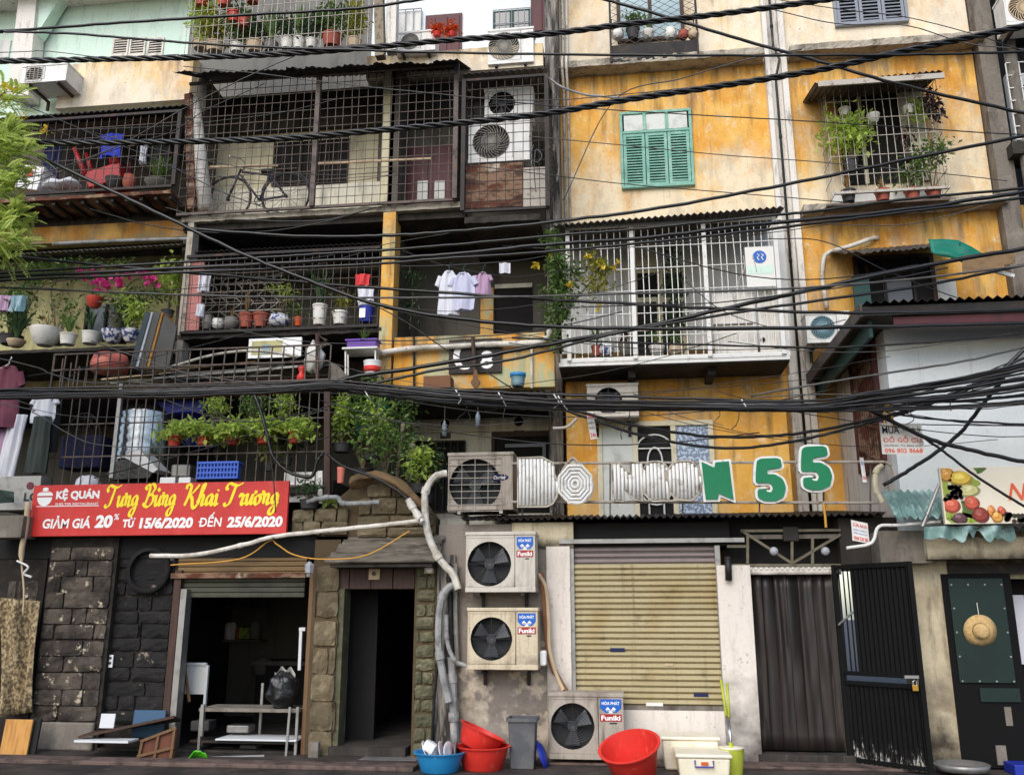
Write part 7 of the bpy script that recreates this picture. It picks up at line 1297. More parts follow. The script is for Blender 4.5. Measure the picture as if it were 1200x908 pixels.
# restaurant entrance: racks, bag, broom
rk = thing('kitchen_rack', 'worn two tier metal rack in the restaurant entrance', 'rack', P(285, 895, .1))
def deck(px0, px1, py, Y0, Y1, m, th=.03): x0, x1 = X(px0, py, Y0), X(px1, py, Y0); z = Z((px0+px1)/2, py, Y0); return MB().box(x0, x1, Y0, Y1, z-th, z).build('shelf', m, rk, bevel=.005)
deck(233, 350, 830, -.05, .45, 'concrete', .04); deck(222, 345, 868, -.05, .45, 'irondk'); deck(252, 347, 866, -.1, .35, 'white_bd', .02)
for px, Y in ((235, -.05), (348, -.05), (305, .42), (238, .42)): x = X(px, 850, Y); MB().bar((x, Y, .005), (x, Y, Z(px, 800 if px in (305,) else 828, Y)), .03).build('leg', 'galv', rk)
MB().bar(P(238, 825, -.06), P(236, 862, -.06), .035).build('brace', 'galv', rk); MB().bar(P(340, 828, -.1), P(334, 900, -.1), .025).build('brace', 'galv', rk)
def f(u, v):
    a = u*2*math.pi; c = P(331, 829, .05); r = .17*(1.05*math.sin(min(1, v*1.35+.28)*math.pi*.62))*(1-.75*max(0, v-.78)/.22); return c+Vector((r*math.cos(a), r*math.sin(a), .43*v))*1+Vector((1, 1, 0))*.035*mnoise.noise((a*1.6, v*4, 2))+Vector((math.cos(a), math.sin(a), 0))*.02*math.sin(a*9+v*3)*v
gb_ = thing('garbage_bag', 'glossy black garbage bag on the top of the rack', 'bag', P(331, 829, .05)); MB().grid(f, 36, 14).build('bag', 'black_pl', gb_, True); rr = random.Random(4)
MB().grid(lambda u, v: P(322+24*u, 787+9*v-5*math.sin(u*3)+3*math.sin(u*14), -.03+.1*v), 10, 4).build('paper_wad', 'paper', gb_, True)
bd_ = thing('white_board', 'small white framed board standing inside the restaurant entrance', 'board', P(228, 815, .5)); x0, x1, z0, z1 = R(214, 779, 241, 813, .5); boxo('panel', 'grey_in', bd_, x0, x1, .5, .52, z0, z1); MB().box(x0, x1, .48, .52, z1, z1+.03).box(x1, x1+.03, .48, .52, z0-.2, z1).build('frame', 'white_bd', bd_)
tag(MB().tube([P(216, 780, .35), P(222, 822, .3)], .02, 6).build('broom_handle', 'wood'), 'wooden broom handle beside the white framed board', 'handle'); tag(MB().bar(P(353, 737, .2), P(351, 785, .2), .035).box(X(351, 738, .2), X(358, 738, .2), .18, .22, Z(355, 739, .2), Z(355, 735, .2)).build('wall_bracket', 'white_bd'), 'white metal bracket on the right jamb of the restaurant', 'bracket')
def f(u, v): return P(221+22*u, 892-12*math.sin(u*2.6+.3)*v-1*u, -.25-.15*v)+Vector((0, 0, .03*mnoise.noise((u*5, v*5, 1))))
tag(MB().sheet(f, 8, 6, (0, 0, .01)).build('dustpan', 'limegreen', smooth=True), 'bright green plastic dustpan under the rack', 'dustpan'); tag(MB().tube([P(243, 888, -.25), P(310, 886, -.2)], .02, 6).build('pole', 'galv'), 'grey metal pole lying under the rack', 'pole'); tag(MB().tube(cat([P(220, 901, -.3), P(260, 896, -.3), P(310, 897, -.3), P(325, 903, -.3)], 4), .02, 6).build('hose', 'rubber'), 'dark hose lying on the ground before the rack', 'hose')
tag(MB().obox(Matrix.Translation(P(368, 884, -.15)), .06, .04, .14).build('concrete_block', 'concrete', bevel=.01), 'pierced grey block at the foot of the stone pier', 'block'); 
lp = thing('wall_lamp', 'white lantern shaped lamp hanging at the roller shutter corner', 'lamp', P(362, 671, -.15)); c = P(362, 671, -.2); MB().lathe([(.0, 0), (.05, 0), (.06, .09), (.02, .13), (0, .14)], c, 6).build('shade', 'bulb', lp); MB().cyl(c+Vector((0, 0, -.05)), c, .03, n=8).build('cap', 'pipe_g', lp); MB().tube([c+Vector((0, 0, .14)), c+Vector((0, .1, .25))], .006, 5).build('cord', 'cable', lp)
mt = thing('electric_meter', 'small round electric meter beside the slatted roof', 'meter', P(502, 672, -.05)); x0, x1, z0, z1 = R(497, 660, 508, 672, -.05); boxo('box', 'pot_be', mt, x0, x1, -.06, .0, z0, z1, .01); c = P(503, 666, -.07); MB().cyl((c.x, -.075, c.z), (c.x, -.06, c.z), .045, n=16).build('dial', 'white_pl', mt)
for k in range(9):
    c = P(222+9.5*k, 749 if k % 2 else 748, 3.4); r_ = .05+.02*((k*7) % 3); tag(MB().lathe([(0, 0), (r_, 0), (r_, .13+.05*(k % 3)), (r_*.6, .17+.05*(k % 3)), (0, .17+.05*(k % 3))], c, 12).build('jar', ('pot_gr', 'grey_in', 'terra', 'pot_dk')[k % 4], smooth=True), 'small kitchen jar on the dim restaurant shelf', 'jar', 'jars on the restaurant shelf')
for k, (px, py, w_, h_, m_) in enumerate(((262, 888, 26, 14, 'pot_dk'), (292, 890, 20, 18, 'card_gr'), (318, 888, 18, 12, 'irondk'), (236, 856, 22, 12, 'pot_dk'), (280, 858, 26, 9, 'galv'))):
    x0, x1, z0, z1 = R(px-w_/2, py-h_, px+w_/2, py, .25); tag(boxo('crate', m_, None, x0, x1, .2, .42, max(z0, .01), z1, .015), ('low dark crate under the rack, by the dustpan', 'grey carton under the middle of the rack', 'small black box under the rack near the pier', 'dark tub on the lower rack shelf', 'flat metal tin on the lower rack shelf')[k], 'crate')
for k in range(4):
    c = P(118+k*9, 900-(k % 2)*2, -.45); tag(MB().obox(Matrix.Translation(c+Vector((0, 0, .02))) @ Matrix.Rotation(k*.7, 4, 'Z'), .05+.01*k, .03, .015).build('rubble', 'concrete', bevel=.006), 'small broken stone lying under the fallen table', 'rubble', 'rubble under the fallen table')
# ------------------------------------------------------------------ pavement things
def basin(label, px, py, Y, r, h, m, tilt=(0, 0), name='basin', lift=0):
    c = P(px, py, Y); c.z = max(c.z, 0)+lift; M4 = Matrix.Translation(c) @ Matrix.Rotation(tilt[0], 4, 'X') @ Matrix.Rotation(tilt[1], 4, 'Y'); t = thing(name, label, 'basin', c)
    MB().lathe([(0, 0), (r*.68, 0), (r*.72, .01), (r*.95, h*.95), (r*1.04, h*.95), (r*1.05, h), (r*.95, h), (r*.92, h*.9), (r*.66, .02), (0, .02)], n=40, M4=M4).build('bowl', m, t, True, auto=50); return t, c
G = -.75
def gz(px, Y): # pixel row of the pavement at plane Y
    lo, hi = 700, 1100
    for _ in range(40):
        m_ = (lo+hi)/2
        if Z(px, m_, Y) > 0: lo = m_
        else: hi = m_
    return lo
bl, c = basin('light blue basin filled with stacked white dishes', 515, gz(515, -.95), -.95, .27, .2, 'blue_pl')
for k in range(5):
    M4 = Matrix.Translation(c+Vector((-.16+.08*k, -.02*(k % 2), .19)))@Matrix.Rotation(1.1+.1*k, 4, 'Y')@Matrix.Rotation(.3*(k % 2), 4, 'X'); tag(MB().lathe([(0, 0), (.05, .0), (.11, .02), (.112, .026), (.05, .008), (0, .008)], n=24, M4=M4).build('plate', 'white_pl' if k < 4 else 'galv', smooth=True), ('leftmost white dish', 'second white dish', 'middle white dish', 'fourth white dish', 'grey metal dish')[k]+' in the light blue basin', 'dish', 'dishes in the blue basin')
M4 = Matrix.Translation(c+Vector((-.1, -.05, .25)))@Matrix.Rotation(.5, 4, 'Y'); tag(MB().obox(M4, .06, .05, .05).build('container', 'white_pl', bevel=.01), 'small white tub among the dishes in the blue basin', 'tub')
basin('red basin standing on the pavement beside the bin', 566, gz(566, -.75), -.75, .29, .24, 'red_pl'); basin('second red basin tipped inside the first by the bin', 557, gz(557, -.7), -.7, .26, .2, 'red_pl', (-.1, .42), lift=.2)
rbz, c = basin('big red basin tilted forward in front of the shutter', 745, gz(745, -.95), -.95, .31, .3, 'red_pl', (.38, -.2), lift=.03)
bn = thing('waste_bin', 'dark grey tapered plastic bin beside the red basins', 'bin', P(612, 895, -.6)); c = P(613, gz(613, -.62), -.62); c.z = 0
def tap(x, y, h, a): return MB().add([(c.x-x, c.y-y, 0.002), (c.x+x, c.y-y, .002), (c.x+x, c.y+y, .002), (c.x-x, c.y+y, .002), (c.x-x*a, c.y-y*a, h), (c.x+x*a, c.y-y*a, h), (c.x+x*a, c.y+y*a, h), (c.x-x*a, c.y+y*a, h)], [(0, 3, 2, 1), (0, 1, 5, 4), (1, 2, 6, 5), (2, 3, 7, 6), (3, 0, 4, 7)])
tap(.125, .11, .5, 1.2).build('body', 'grey_pl2', bn, bevel=.012); rim = MB(); 
for a, b in (((-1, -1), (1, -1)), ((1, -1), (1, 1)), ((1, 1), (-1, 1)), ((-1, 1), (-1, -1))): rim.bar((c.x+a[0]*.155, c.y+a[1]*.137, .5), (c.x+b[0]*.155, c.y+b[1]*.137, .5), .03, .035)
rim.build('rim', 'grey_pl2', bn); boxo('inside', 'recess', bn, c.x-.13, c.x+.13, c.y-.12, c.y+.12, .42, .43)
M4 = Matrix.Translation(P(634, 889, -.5)+Vector((0, 0, .02)))@Matrix.Rotation(1.25, 4, 'Y'); tag(MB().lathe([(0, .05), (.1, .04), (.17, 0), (.175, .008), (.1, .05), (0, .06)], n=26, M4=Matrix.Translation(P(634, 885, -.5))@Matrix.Rotation(1.2, 4, 'Y')).build('basin', 'navy_pl', smooth=True), 'navy blue round lid leaning on its side by the bin', 'basin')  # flat plastic lid stood on edge, though object name and category say basin
# white storage boxes
def tub(label, px0, px1, py0, Y, depth, m, clip=False, skew=.92):
    x0, x1 = X(px0, py0, Y), X(px1, py0, Y); h = Z((px0+px1)/2, py0, Y); cx_ = (x0+x1)/2; t = thing('storage_box', label, 'storage box', (cx_, Y+depth/2, 0)); k = skew
    MB().add([(cx_+(x0-cx_)*k, Y+.02, .003), (cx_+(x1-cx_)*k, Y+.02, .003), (cx_+(x1-cx_)*k, Y+depth-.02, .003), (cx_+(x0-cx_)*k, Y+depth-.02, .003), (x0, Y, h), (x1, Y, h), (x1, Y+depth, h), (x0, Y+depth, h)], [(0, 3, 2, 1), (4, 5, 6, 7), (0, 1, 5, 4), (1, 2, 6, 5), (2, 3, 7, 6), (3, 0, 4, 7)]).build('body', m, t, bevel=.02); MB().box(x0-.02, x1+.02, Y-.02, Y+depth+.02, h, h+.035).build('lid', m, t, bevel=.015)
    if clip: MB().tube([((x0+x1)/2-.09, Y-.005, h-.02), ((x0+x1)/2-.09, Y-.02, h-.08), ((x0+x1)/2+.09, Y-.02, h-.08), ((x0+x1)/2+.09, Y-.005, h-.02)], .009, 6).build('clip', 'purple2', t); boxo('label', 'flower_r', t, (x0+x1)/2-.03, (x0+x1)/2+.04, Y-.012, Y-.008, h-.065, h-.035)
    return t
tub('cream storage box with violet clip handle before the shutter', 794, 856, 888, -1.15, .62, 'cream_pl', True); tub('white storage box with lid behind the cream box', 776, 842, 867, -.6, .42, 'cream_pl')
mbk = thing('mop_bucket', 'lime green mop bucket beside the white pillar', 'bucket', P(860, 900, -.7)); c = P(859, gz(859, -.75), -.75); c.z = 0; MB().lathe([(0, .003), (.1, .003), (.125, .24), (.13, .24), (.13, .255), (.118, .255), (.1, .05), (0, .05)], c, 26).build('body', 'lime', mbk, True, auto=50); MB().lathe([(.13, .25), (.134, .27), (.07, .265), (.0, .23)], c, 26).build('spin_basket', 'cream_pl', mbk, True)
for k, (a, b) in enumerate((((845, 797), (858, 882)), ((852, 800), (857, 882)))):
    p0_, p1_ = P(a[0], a[1], -.35-.1*k), P(b[0], b[1], -.7); t = thing('mop', ('mop with lime handle, leaning further left in the bucket' if k == 0 else 'mop with lime handle, upright one in the bucket'), 'mop', p1_, 'mops in the lime bucket'); MB().tube([p0_, p0_.lerp(p1_, .5)], .016, 8).build('grip', 'lime', t, True); MB().tube([p0_.lerp(p1_, .5), p1_], .011, 8).build('shaft', 'chrome', t, True); MB().tube([p0_.lerp(p1_, .86), p1_], [.02, .035], 8).build('mop_head', 'lime', t, True)
tag(MB().obox(Matrix.Translation(P(478, 900, -.35)+Vector((0, 0, .02))), .2, .1, .01).build('floor_cloth', 'leaf_dk'), 'green floor cloth lying before the alley', 'cloth')
tag(MB().box(X(1190, 905, -.5), X(1215, 905, -.5), -.5, -.2, .0, Z(1195, 896, -.5)).build('crate', 'navy_pl', bevel=.01), 'blue crate corner at the lower right edge', 'crate')
# gold ornaments on the fourth floor
for k, px in enumerate((512, 529)):
    t = thing('ornament', ('red and gold ornament on the top ledge, plainer one' if k == 0 else 'red and gold ornament on the top ledge, fuller one'), 'ornament', P(px, 42, 1.5), 'gold ornaments on the top ledge'); rr = random.Random(k); mb = MB(); pts, _ = clump_pts(P(px, 33, 1.5), (.1, .06, .13), 140+60*k, rr, 5); leaves(mb, pts, .06, rr, asp=.6); mb.build('leaves', 'flower_r', t, kind='stuff'); MB().lathe([(.05, -.02), (.07, .04), (.04, .07)], P(px, 42, 1.5), 10).build('base', 'red_pl', t)
lg = boxo('ledge_rail', 'y_top', None, X(430, 66, 1.75), xC1-.02, 1.75, 2.2, Z(540, 84, 1.75), Z(540, 58, 1.75)); tag(lg, 'cream yellow ledge wall below the top floor air conditioners', 'wall')
tag(pbox('rust_sheet', 'rust', None, (546, 192, 612, 243), 1.0, .02), 'rust streaked metal sheet below the caged air conditioners', 'sheet'); tag(pbox('metal_sheet', 'bar_pale', None, (613, 196, 640, 246), 1.02, .02), 'pale metal sheet beside the rusty sheet', 'sheet')
# column wood at the top
tag(MB().bar(P(444, -20, 1.0), P(446, 68, 1.0), .14).build('timber_post', 'bark'), 'flaking timber post at the end of the top plant cage', 'post'); tag(MB().bar(P(461, -20, 1.1), P(459, 62, 1.1), .16).build('white_post', 'white_st'), 'white rendered post beside the flaking timber post', 'post')

# ------------------------------------------------------------------ clutter at the left edge beside the banner
sb_ = thing('sign_box', 'grey light box sign with maroon dot beside the banner', 'sign', P(20, 600, -.1)); x0, x1, z0, z1 = R(-30, 558, 46, 598, -.1); boxo('body', 'galv', sb_, x0, x1, -.1, .1, z0, z1, .01); c = P(35, 569, -.11); MB().cyl((c.x, -.108, c.z), (c.x, -.1, c.z), .05, n=16).build('emblem', 'cloth_ma', sb_); ptext('LG', (28, 577, 44, 587), -.106, 'cable', sb_, bold=.03)
def f(u, v): return P(-10+26*u, 572+4*u+18*v*(1-u*.3), -.5+.25*v)
tag(MB().sheet(f, 8, 4, (0, .01, 0)).build('awning_scrap', 'teal'), 'small teal and white folded awning at the left edge', 'awning')
tag(pbox('gutter_box', 'concrete', None, (-20, 604, 26, 630), -.35, .3, .01), 'weathered grey gutter box below the left awning', 'gutter')
tag(MB().tube(cat([P(33, 588, -.25), P(30, 620, -.25), P(25, 650, -.25), P(28, 690, -.25), P(27, 722, -.25)], 4), [.035]*9+[.012]*8, 7).build('timber_prop', 'pot_be', smooth=True), 'pale timber prop with wire at the banner left end', 'prop')
tag(MB().tube(cat([P(20, 657, -.3), P(33, 664, -.3), P(28, 672, -.3), P(37, 676, -.3)], 4), .014, 5).build('rag_tie', 'bar_wht'), 'white rag knot on the timber prop', 'rag')
# ------------------------------------------------------------------ pipes and hoses on the shop fronts
def wob(q, rng, a=.006): return [p+Vector((0, rng.uniform(-a, a), rng.uniform(-a, a))) for p in q]
crng = random.Random(42)
def pipe(label, pts, Y, r, m, name='pipe', catg='pipe', ys=None, k=6):
    q = cat([P(x, y, Y if ys is None else ys[i]) for i, (x, y) in enumerate(pts)], k); mb = MB().tube(wob(q, crng, r*.12), r, 8)
    if r > .024:
        for f_ in (.3, .68): i = int(len(q)*f_); d_ = (q[i+1]-q[i]).normalized(); mb.cyl(q[i]-d_*r, q[i]+d_*r, r*1.25, n=10)
    return tag(mb.build(name, m, smooth=True, auto=40), label, catg)
pipe('fat white hose arching down beside the stone gable', [(524, 554), (510, 558), (499, 575), (498, 600), (503, 630), (515, 655), (530, 672), (537, 690)], -.3, .043, 'pipe_w', 'hose', 'hose')
pipe('long white pole slung across the restaurant front', [(176, 651), (230, 650), (290, 637), (320, 629), (380, 622), (440, 616), (492, 610)], -.55, .027, 'pipe_w')
pipe('short white pipe elbow propped on the stone gable', [(478, 585), (487, 600), (495, 612)], -.4, .04, 'pipe_w')
pipe('grey pipe bend on the stone wall above the banner end', [(360, 588), (380, 583), (395, 583), (405, 590), (445, 588)], -.15, .03, 'pipe_g')
pipe('thick grey hose curving down the left of the air conditioners', [(537, 684), (524, 690), (516, 710), (514, 750), (518, 785), (526, 822)], -.2, .045, 'pipe_g', 'hose', 'hose')
pipe('grey drain pipe standing at the corner of the grey wall', [(529, 770), (531, 820), (533, 880)], -.1, .05, 'pipe_g')
pipe('thin grey hose looping to the middle air conditioner', [(523, 720), (524, 750), (532, 772), (546, 780)], -.25, .025, 'pipe_g', 'hose', 'hose')
pipe('black pipe up the grey wall corner', [(526, 660), (527, 700), (529, 770)], -.08, .03, 'pipe_dk')
pipe('upright galvanised pipe beside the black pipe', [(534, 660), (534, 720), (536, 780)], -.06, .03, 'galv')
pipe('black cord running down the stone gateway edge', [(513, 775), (509, 820), (506, 876)], -.1, .018, 'cable', 'cord', 'cord')
pipe('brown insulated pipe beside the white pillar, first strand', [(634, 670), (637, 700), (640, 740), (645, 775), (655, 795), (664, 810)], -.12, .028, 'cardb')
pipe('tan insulated pipe beside the white pillar, second strand', [(631, 672), (640, 690), (643, 730), (644, 760), (652, 790), (660, 808)], -.15, .022, 'pot_be')
pipe('yellow rope looped under the long white pole', [(200, 662), (280, 655), (315, 634), (325, 638), (345, 650), (380, 655), (430, 650), (480, 622)], -.5, .008, 'rope', 'rope', 'rope')
pipe('thin white gutter rod bending under the teal awning', [(992, 642), (1021, 636), (1030, 617), (1055, 615), (1102, 611)], -.6, .018, 'bar_wht', 'rod', 'rod')
pipe('leaning galvanised rod left of the fruit sign', [(1081, 617), (1101, 567)], -.7, .018, 'galv', 'rod', 'rod')
pipe('cream curved arm below the furniture notice', [(1034, 588), (1026, 572), (1027, 552), (1034, 545)], -.35, .03, 'frame_cr', 'bracket', 'bracket')
pipe('rusty branch sticking out at the corner column', [(648, 502), (665, 500), (676, 490)], .6, .02, 'bar_pale', 'branch', 'branch')
pipe('wrapped cable tail leaving the corner column', [(640, 90), (660, 103), (685, 111), (705, 113), (735, 116)], 1.2, .018, 'pipe_g', 'cable', 'cable')
pipe('looped grey wire tangle on the corner column', [(625, 170), (622, 185), (630, 190), (635, 182), (628, 176), (626, 200), (628, 225)], .8, .008, 'cable_g', 'wire', 'wire')
pipe('thin conduit down the orange first floor wall edge', [(925, 440), (932, 520), (938, 600)], 1.9, .03, 'pipe_w')
# ------------------------------------------------------------------ street cables
def wob(q, rng, a=.006): return [p+Vector((0, rng.uniform(-a, a), rng.uniform(-a, a))) for p in q]
crng = random.Random(42)
def cable(label, pts, Y, r=.012, m='cable', twist=False, group=None, name='cable'):
    pts = list(pts); (xa, ya), (xb, yb_), (xc, yc), (xd, yd) = pts[0], pts[1], pts[-2], pts[-1]
    if xa < -5: pts.insert(0, (xa-420, ya-(yb_-ya)/(xb-xa)*300))
    if xd > 1195: pts.append((xd+420, yd+(yd-yc)/(xd-xc)*300))
    ys = Y if isinstance(Y, (list, tuple)) else [Y]*len(pts)
    if len(ys) != len(pts) or len(ys) == 2: ys = [ys[0]+(ys[1]-ys[0])*i/(len(pts)-1) for i in range(len(pts))]
    q = cat([P(x, y, ys[i]) for i, (x, y) in enumerate(pts)], 8)
    if not twist: return tag(MB().tube(wob(q, crng, r*.25), r, 6).build(name, m, smooth=True), label, 'cable', group)
    t = thing(name, label, 'cable', q[len(q)//2], group); L = [0]
    for a, b in zip(q, q[1:]): L.append(L[-1]+(b-a).length)
    n = int(L[-1]/.045); fine = []
    j = 0
    for i in range(n+1):
        s = L[-1]*i/n
        while j < len(L)-2 and L[j+1] < s: j += 1
        fine.append(q[j].lerp(q[j+1], (s-L[j])/max(1e-6, L[j+1]-L[j])))
    for k in range(3):
        o = [p+Vector((0, math.cos(2*math.pi*(i*.045/.55+k/3)), math.sin(2*math.pi*(i*.045/.55+k/3))))*r*.62 for i, p in enumerate(fine)]; MB().tube(o, r*.56, 6).build('strand', m, t, True)
    return t
cable('thick twisted cable along the top, crossing the planter cage', [(-40, 73), (0, 72), (200, 68), (320, 64), (420, 57), (530, 47), (640, 40), (740, 28), (850, 16), (960, 1), (1050, -12)], [-1.6, -1.2], .034, twist=True)
cable('thick twisted cable passing just above the green shutters', [(-40, 168), (0, 168), (160, 167), (320, 163), (420, 155), (520, 146), (640, 133), (740, 116), (850, 100), (960, 82), (1050, 62), (1200, 31), (1260, 18)], [-1.8, -1.2], .036, twist=True)
cable('smooth cable sagging over the mint wall to the top edge', [(-40, 40), (0, 37), (85, 31), (200, 23), (300, 17), (420, 10), (490, 0), (560, -12)], -1.5, .02)
cable('straight cable level with the top plant cage and yellow ledge', [(-40, 35), (0, 37), (90, 40), (200, 49), (320, 56), (420, 59), (520, 62), (740, 65), (960, 65), (1080, 64), (1200, 61), (1260, 59)], [-1.6, -1.3], .016)
cable('dark cable falling diagonally across the right window cage', [(680, -10), (711, 0), (780, 20), (880, 50), (960, 72), (1050, 98), (1200, 133), (1260, 146)], -1.0, .02)
cable('cable rising to the right below the window cage tray', [(215, 268), (232, 269), (360, 277), (450, 276), (520, 272), (640, 261), (773, 244), (901, 220), (1050, 190), (1200, 159), (1260, 146)], [-1.2, -.9], .02)
cable('upper one of three cables over the white cage roof', [(-40, 323), (0, 320), (200, 308), (320, 301), (420, 295), (520, 288), (640, 277), (740, 269), (880, 255), (960, 247), (1067, 233), (1200, 221), (1260, 216)], [-1.5, -1.1], .016)
cable('thicker middle one of three cables over the white cage', [(-40, 328), (0, 325), (200, 315), (420, 304), (520, 299), (640, 287), (740, 280), (880, 264), (1067, 245), (1200, 225), (1260, 218)], [-1.55, -1.15], .024)
cable('lower one of three cables over the white cage', [(-40, 332), (0, 329), (200, 320), (420, 310), (520, 303), (640, 295), (740, 286), (880, 271), (960, 261), (1067, 248), (1200, 232), (1260, 224)], [-1.6, -1.2], .016)
cable('grey cable swooping from the red chair balcony to the white cage foot', [(-40, 145), (0, 163), (60, 190), (125, 221), (200, 257), (290, 300), (373, 333), (440, 356), (527, 372), (633, 382), (740, 385), (960, 384), (1200, 379), (1260, 377)], [-1.9, -1.1], .022)
cable('cable crossing the shirts and the white cage middle', [(-40, 294), (0, 299), (133, 312), (320, 328), (420, 336), (520, 343), (640, 351), (740, 356), (827, 361), (960, 366), (1080, 366), (1200, 363), (1260, 361)], [-1.4, -1.0], .018)
cable('nearly level cable through the shelf of pots', [(-40, 336), (0, 337), (200, 345), (320, 348), (420, 349), (520, 349), (640, 347), (740, 344), (880, 340), (960, 336), (1080, 326), (1200, 311), (1260, 302)], [-1.4, -1.1], .013, 'cable_g')
cable('thick cable climbing from the junk heap over the ochre parapet', [(300, 462), (380, 450), (420, 441), (500, 429), (580, 415), (640, 404), (740, 386), (880, 355), (960, 338), (1050, 318), (1200, 291), (1260, 278)], [-1.3, -1.0], .024)
cable('cable leaving the parapet cable and running below it', [(400, 459), (500, 436), (600, 421), (720, 391), (840, 370), (960, 352), (1080, 335), (1200, 311), (1260, 300)], [-1.25, -1.0], .016)
cable('thin cable along the foot of the white cage', [(600, 396), (693, 400), (820, 404), (960, 407), (1040, 404), (1120, 399), (1200, 391), (1260, 384)], -.9, .012)
cable('grey wire in front of the white house roof edge', [(880, 464), (900, 460), (1013, 441), (1120, 425), (1200, 407), (1260, 392)], -1.0, .012, 'cable_g')
cable('drooping cable under the bundle above the letters, upper', [(640, 472), (651, 475), (700, 488), (747, 499), (827, 511), (900, 511), (960, 504), (1040, 487), (1080, 475), (1120, 459), (1163, 440), (1240, 405)], -1.2, .018)
cable('drooping cable under the bundle above the letters, lower', [(640, 473), (690, 490), (760, 512), (850, 525), (930, 517), (1000, 500), (1060, 484), (1120, 462), (1200, 430), (1260, 408)], -1.1, .016)
cable('steep black cable in front of the white house wall', [(1035, 569), (1070, 548), (1107, 523), (1130, 502), (1147, 480), (1163, 460), (1176, 443), (1210, 400)], [-.5, -1.3], .022)
cable('black cable falling right past the furniture notice', [(1000, 470), (1019, 480), (1083, 512), (1140, 528), (1200, 541), (1260, 552)], -1.2, .022)
cable('black cable branching down across the fruit sign', [(1083, 513), (1110, 532), (1147, 560), (1200, 593), (1250, 622)], -1.15, .014)
cable('black cable drooping from the bundle past the rail plants', [(298, 462), (305, 480), (312, 505), (318, 530), (328, 545), (345, 556), (365, 558), (372, 540), (380, 530)], -.35, .022)
cable('black cable draped from the wooden post over the gable', [(384, 532), (400, 545), (430, 556), (450, 565), (470, 578), (488, 595)], -.35, .018)
cable('cable hanging across the banner end', [(312, 500), (318, 540), (322, 580), (323, 600)], -.3, .008)
# main bundle strands
BUN = [(-60, 462), (0, 461), (120, 459), (200, 459), (320, 455), (387, 451), (440, 455), (520, 463), (580, 467), (649, 471), (740, 473), (880, 475), (960, 474), (1013, 468), (1120, 456), (1200, 443), (1270, 430)]
for k in range(12):
    dy = crng.uniform(-5, 7); ph = crng.uniform(0, 6); am = crng.uniform(1, 4); sp = crng.uniform(-1, 1)
    pts = [(x, y+dy+am*math.sin(x/150+ph)+sp*max(0, (x-940)/8)) for x, y in BUN]
    cable('black strand of the thick cable bundle strung above the banner', pts, -1.4-.06*(k % 5), crng.choice((.012, .016, .02)), 'cable' if k % 6 else 'cable_g', group='strands of the main cable bundle')
for k, (lab, pts, Y) in enumerate([('thin wire crossing the large rusty cage diagonally, upper', [(-10, 215), (60, 200), (140, 170), (220, 125), (290, 90), (345, 66)], -.9), ('thin wire crossing the large rusty cage diagonally, lower', [(-10, 230), (120, 180), (200, 155), (240, 130), (310, 98)], -.7), ('thin wire from the canopy corner to the cage of conditioners', [(215, 78), (300, 86), (370, 95), (480, 107), (620, 118), (760, 108), (900, 92)], -.6), ('thin wire sloping over the yellow wall, upper', [(600, 120), (700, 128), (820, 135), (960, 143), (1100, 152), (1200, 158)], .5), ('thin wire sloping across the green shutters', [(620, 160), (727, 170), (850, 182), (960, 190), (1100, 203), (1180, 212)], .6), ('thin wire sloping under the green shutters', [(560, 195), (650, 206), (735, 216), (880, 228), (1000, 238)], .7), ('pale wire rising over the orange wall from the corner column', [(660, 235), (720, 118), (800, 92), (875, 70), (940, 58)], -.2), ('thin wire in front of the red chair balcony', [(-10, 112), (40, 128), (110, 158), (190, 190), (260, 225), (330, 250)], -.8), ('thin wire crossing the top left pillar', [(-10, 62), (50, 60), (130, 68), (210, 64)], -.4), ('thin wire across the ochre parapet', [(440, 358), (480, 380), (520, 408), (560, 430), (600, 455)], -.3), ('thin wire looping under the right ledge', [(925, 258), (1000, 264), (1070, 262), (1150, 242), (1185, 232)], 1.0), ('thin wire crossing the bent white pipe', [(900, 280), (965, 283), (1040, 318), (1110, 345), (1160, 360)], .2), ('thin cable drooping in front of the bar cage, upper', [(-10, 418), (60, 438), (100, 448), (160, 448), (250, 460)], -.6), ('thin cable arching over the junk railing', [(60, 470), (85, 440), (130, 424), (190, 440), (250, 458)], -.5), ('pale wire crossing the hanging clothes', [(-10, 470), (40, 484), (75, 505), (110, 520), (170, 524), (250, 522)], -.5), ('thin wire before the blue basket', [(110, 560), (200, 536), (260, 520), (330, 495), (384, 480)], -.1), ('pale wire between the bundle and the white house wall', [(880, 466), (960, 462), (1040, 464), (1120, 470), (1200, 474)], -1.0), ('thin wire along the top of the white wall', [(1045, 497), (1120, 498), (1200, 499)], -.5), ('faint wire across the top right wall', [(900, 10), (980, 28), (1060, 30), (1130, 50), (1200, 58)], .9), ('faint wire above the grey shutters', [(880, -5), (990, 12), (1060, 20), (1140, 40), (1250, 72)], .5)]): cable(lab, pts, Y, .0065 if k % 3 else .008, 'cable' if k % 2 else 'cable_g', name='wire')
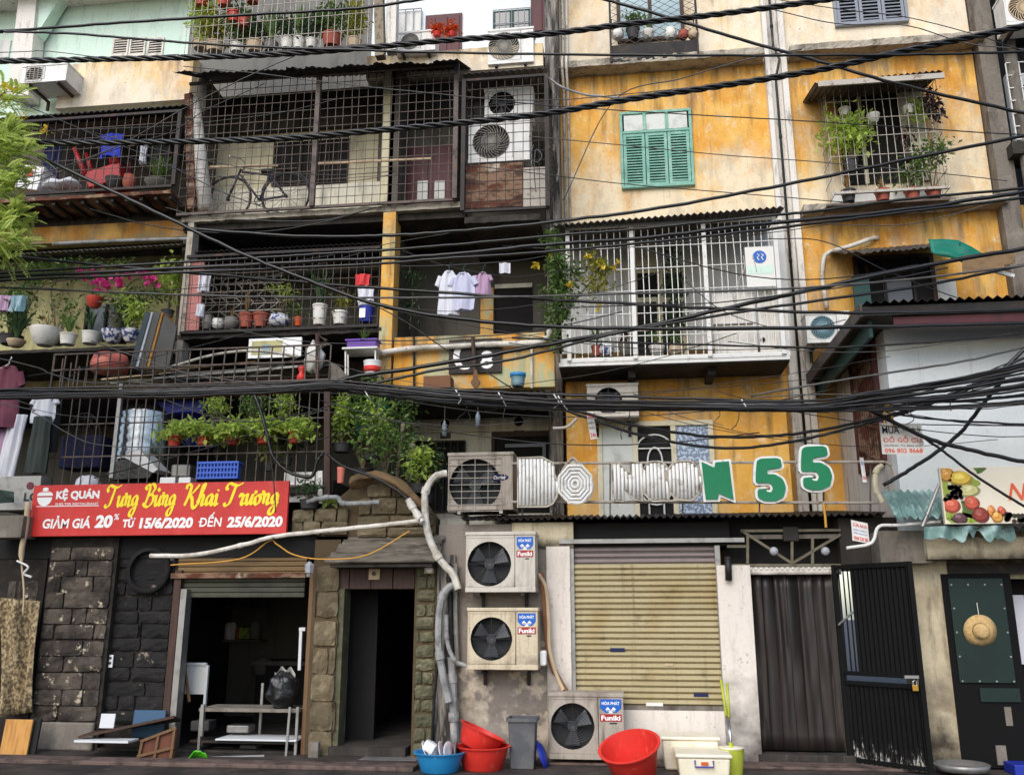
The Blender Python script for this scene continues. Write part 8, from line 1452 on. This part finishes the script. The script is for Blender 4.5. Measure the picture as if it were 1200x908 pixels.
for k, (px, py, dx) in enumerate(((430, 458, 4), (540, 463, -3), (660, 470, 5), (655, 468, -6), (875, 474, 2), (590, 466, 3))):
    tag(MB().tube(cat([P(px-6, py-6, -1.55), P(px, py+4, -1.6), P(px+dx, py+10, -1.55)], 4), .007, 5).build('cable_tie', 'bar_wht'), 'white tie hanging from the main cable bundle', 'cable tie', 'ties on the main cable bundle')
tag(MB().tube([P(965, 590, -.3), P(967, 605, -.3), P(968, 618, -.3)], .014, 6).build('strap', 'rope'), 'yellow strap hanging under the right tin roof', 'strap')

# loose thin wires tangled between the street cables
lr = random.Random(19)
for k in range(34):
    x0_ = lr.uniform(-40, 900); x1_ = x0_+lr.uniform(180, 520); ya = lr.choice((150, 245, 290, 330, 360, 400, 440, 460, 470)); yb_ = ya+lr.uniform(-70, 60); sg_ = lr.uniform(6, 34); Yw = lr.uniform(-1.3, -.3)
    cable('thin loose wire sagging among the street cables', [(x0_+(x1_-x0_)*t, ya+(yb_-ya)*t+sg_*4*t*(1-t)+lr.uniform(-2, 2)) for t in (0, .2, .4, .6, .8, 1)], Yw, lr.choice((.004, .005, .007)), lr.choice(('cable', 'cable', 'cable_g')), group='loose thin wires', name='wire')
for k in range(11):
    x0_ = lr.uniform(980, 1080); y0_ = 470+lr.uniform(-6, 12); y1_ = lr.uniform(395, 500)
    cable('thin wire fanning out from the bundle across the white house', [(x0_, y0_), (x0_+60, y0_+(y1_-y0_)*.3+lr.uniform(0, 7)), (1150, y0_+(y1_-y0_)*.7+lr.uniform(0, 8)), (1240, y1_)], lr.uniform(-1.5, -1.0), lr.choice((.005, .008, .011)), group='wires fanning out at the right', name='wire')
for k in range(12):
    x0_, y0_ = lr.choice(((430, 462), (300, 458), (660, 472), (700, 476), (870, 478), (1100, 462), (1000, 470), (560, 468), (640, 300), (900, 300))); x0_ += lr.uniform(-40, 40); L_ = lr.uniform(12, 46)
    cable('loose wire end dangling below the cable bundle', [(x0_, y0_), (x0_+lr.uniform(-5, 5), y0_+L_*.4), (x0_+lr.uniform(-10, 10), y0_+L_*.8), (x0_+lr.uniform(-14, 14), y0_+L_)], lr.uniform(-1.5, -1.2), .005, lr.choice(('cable', 'cable_g', 'bar_pale')), group='dangling wire ends', name='wire')
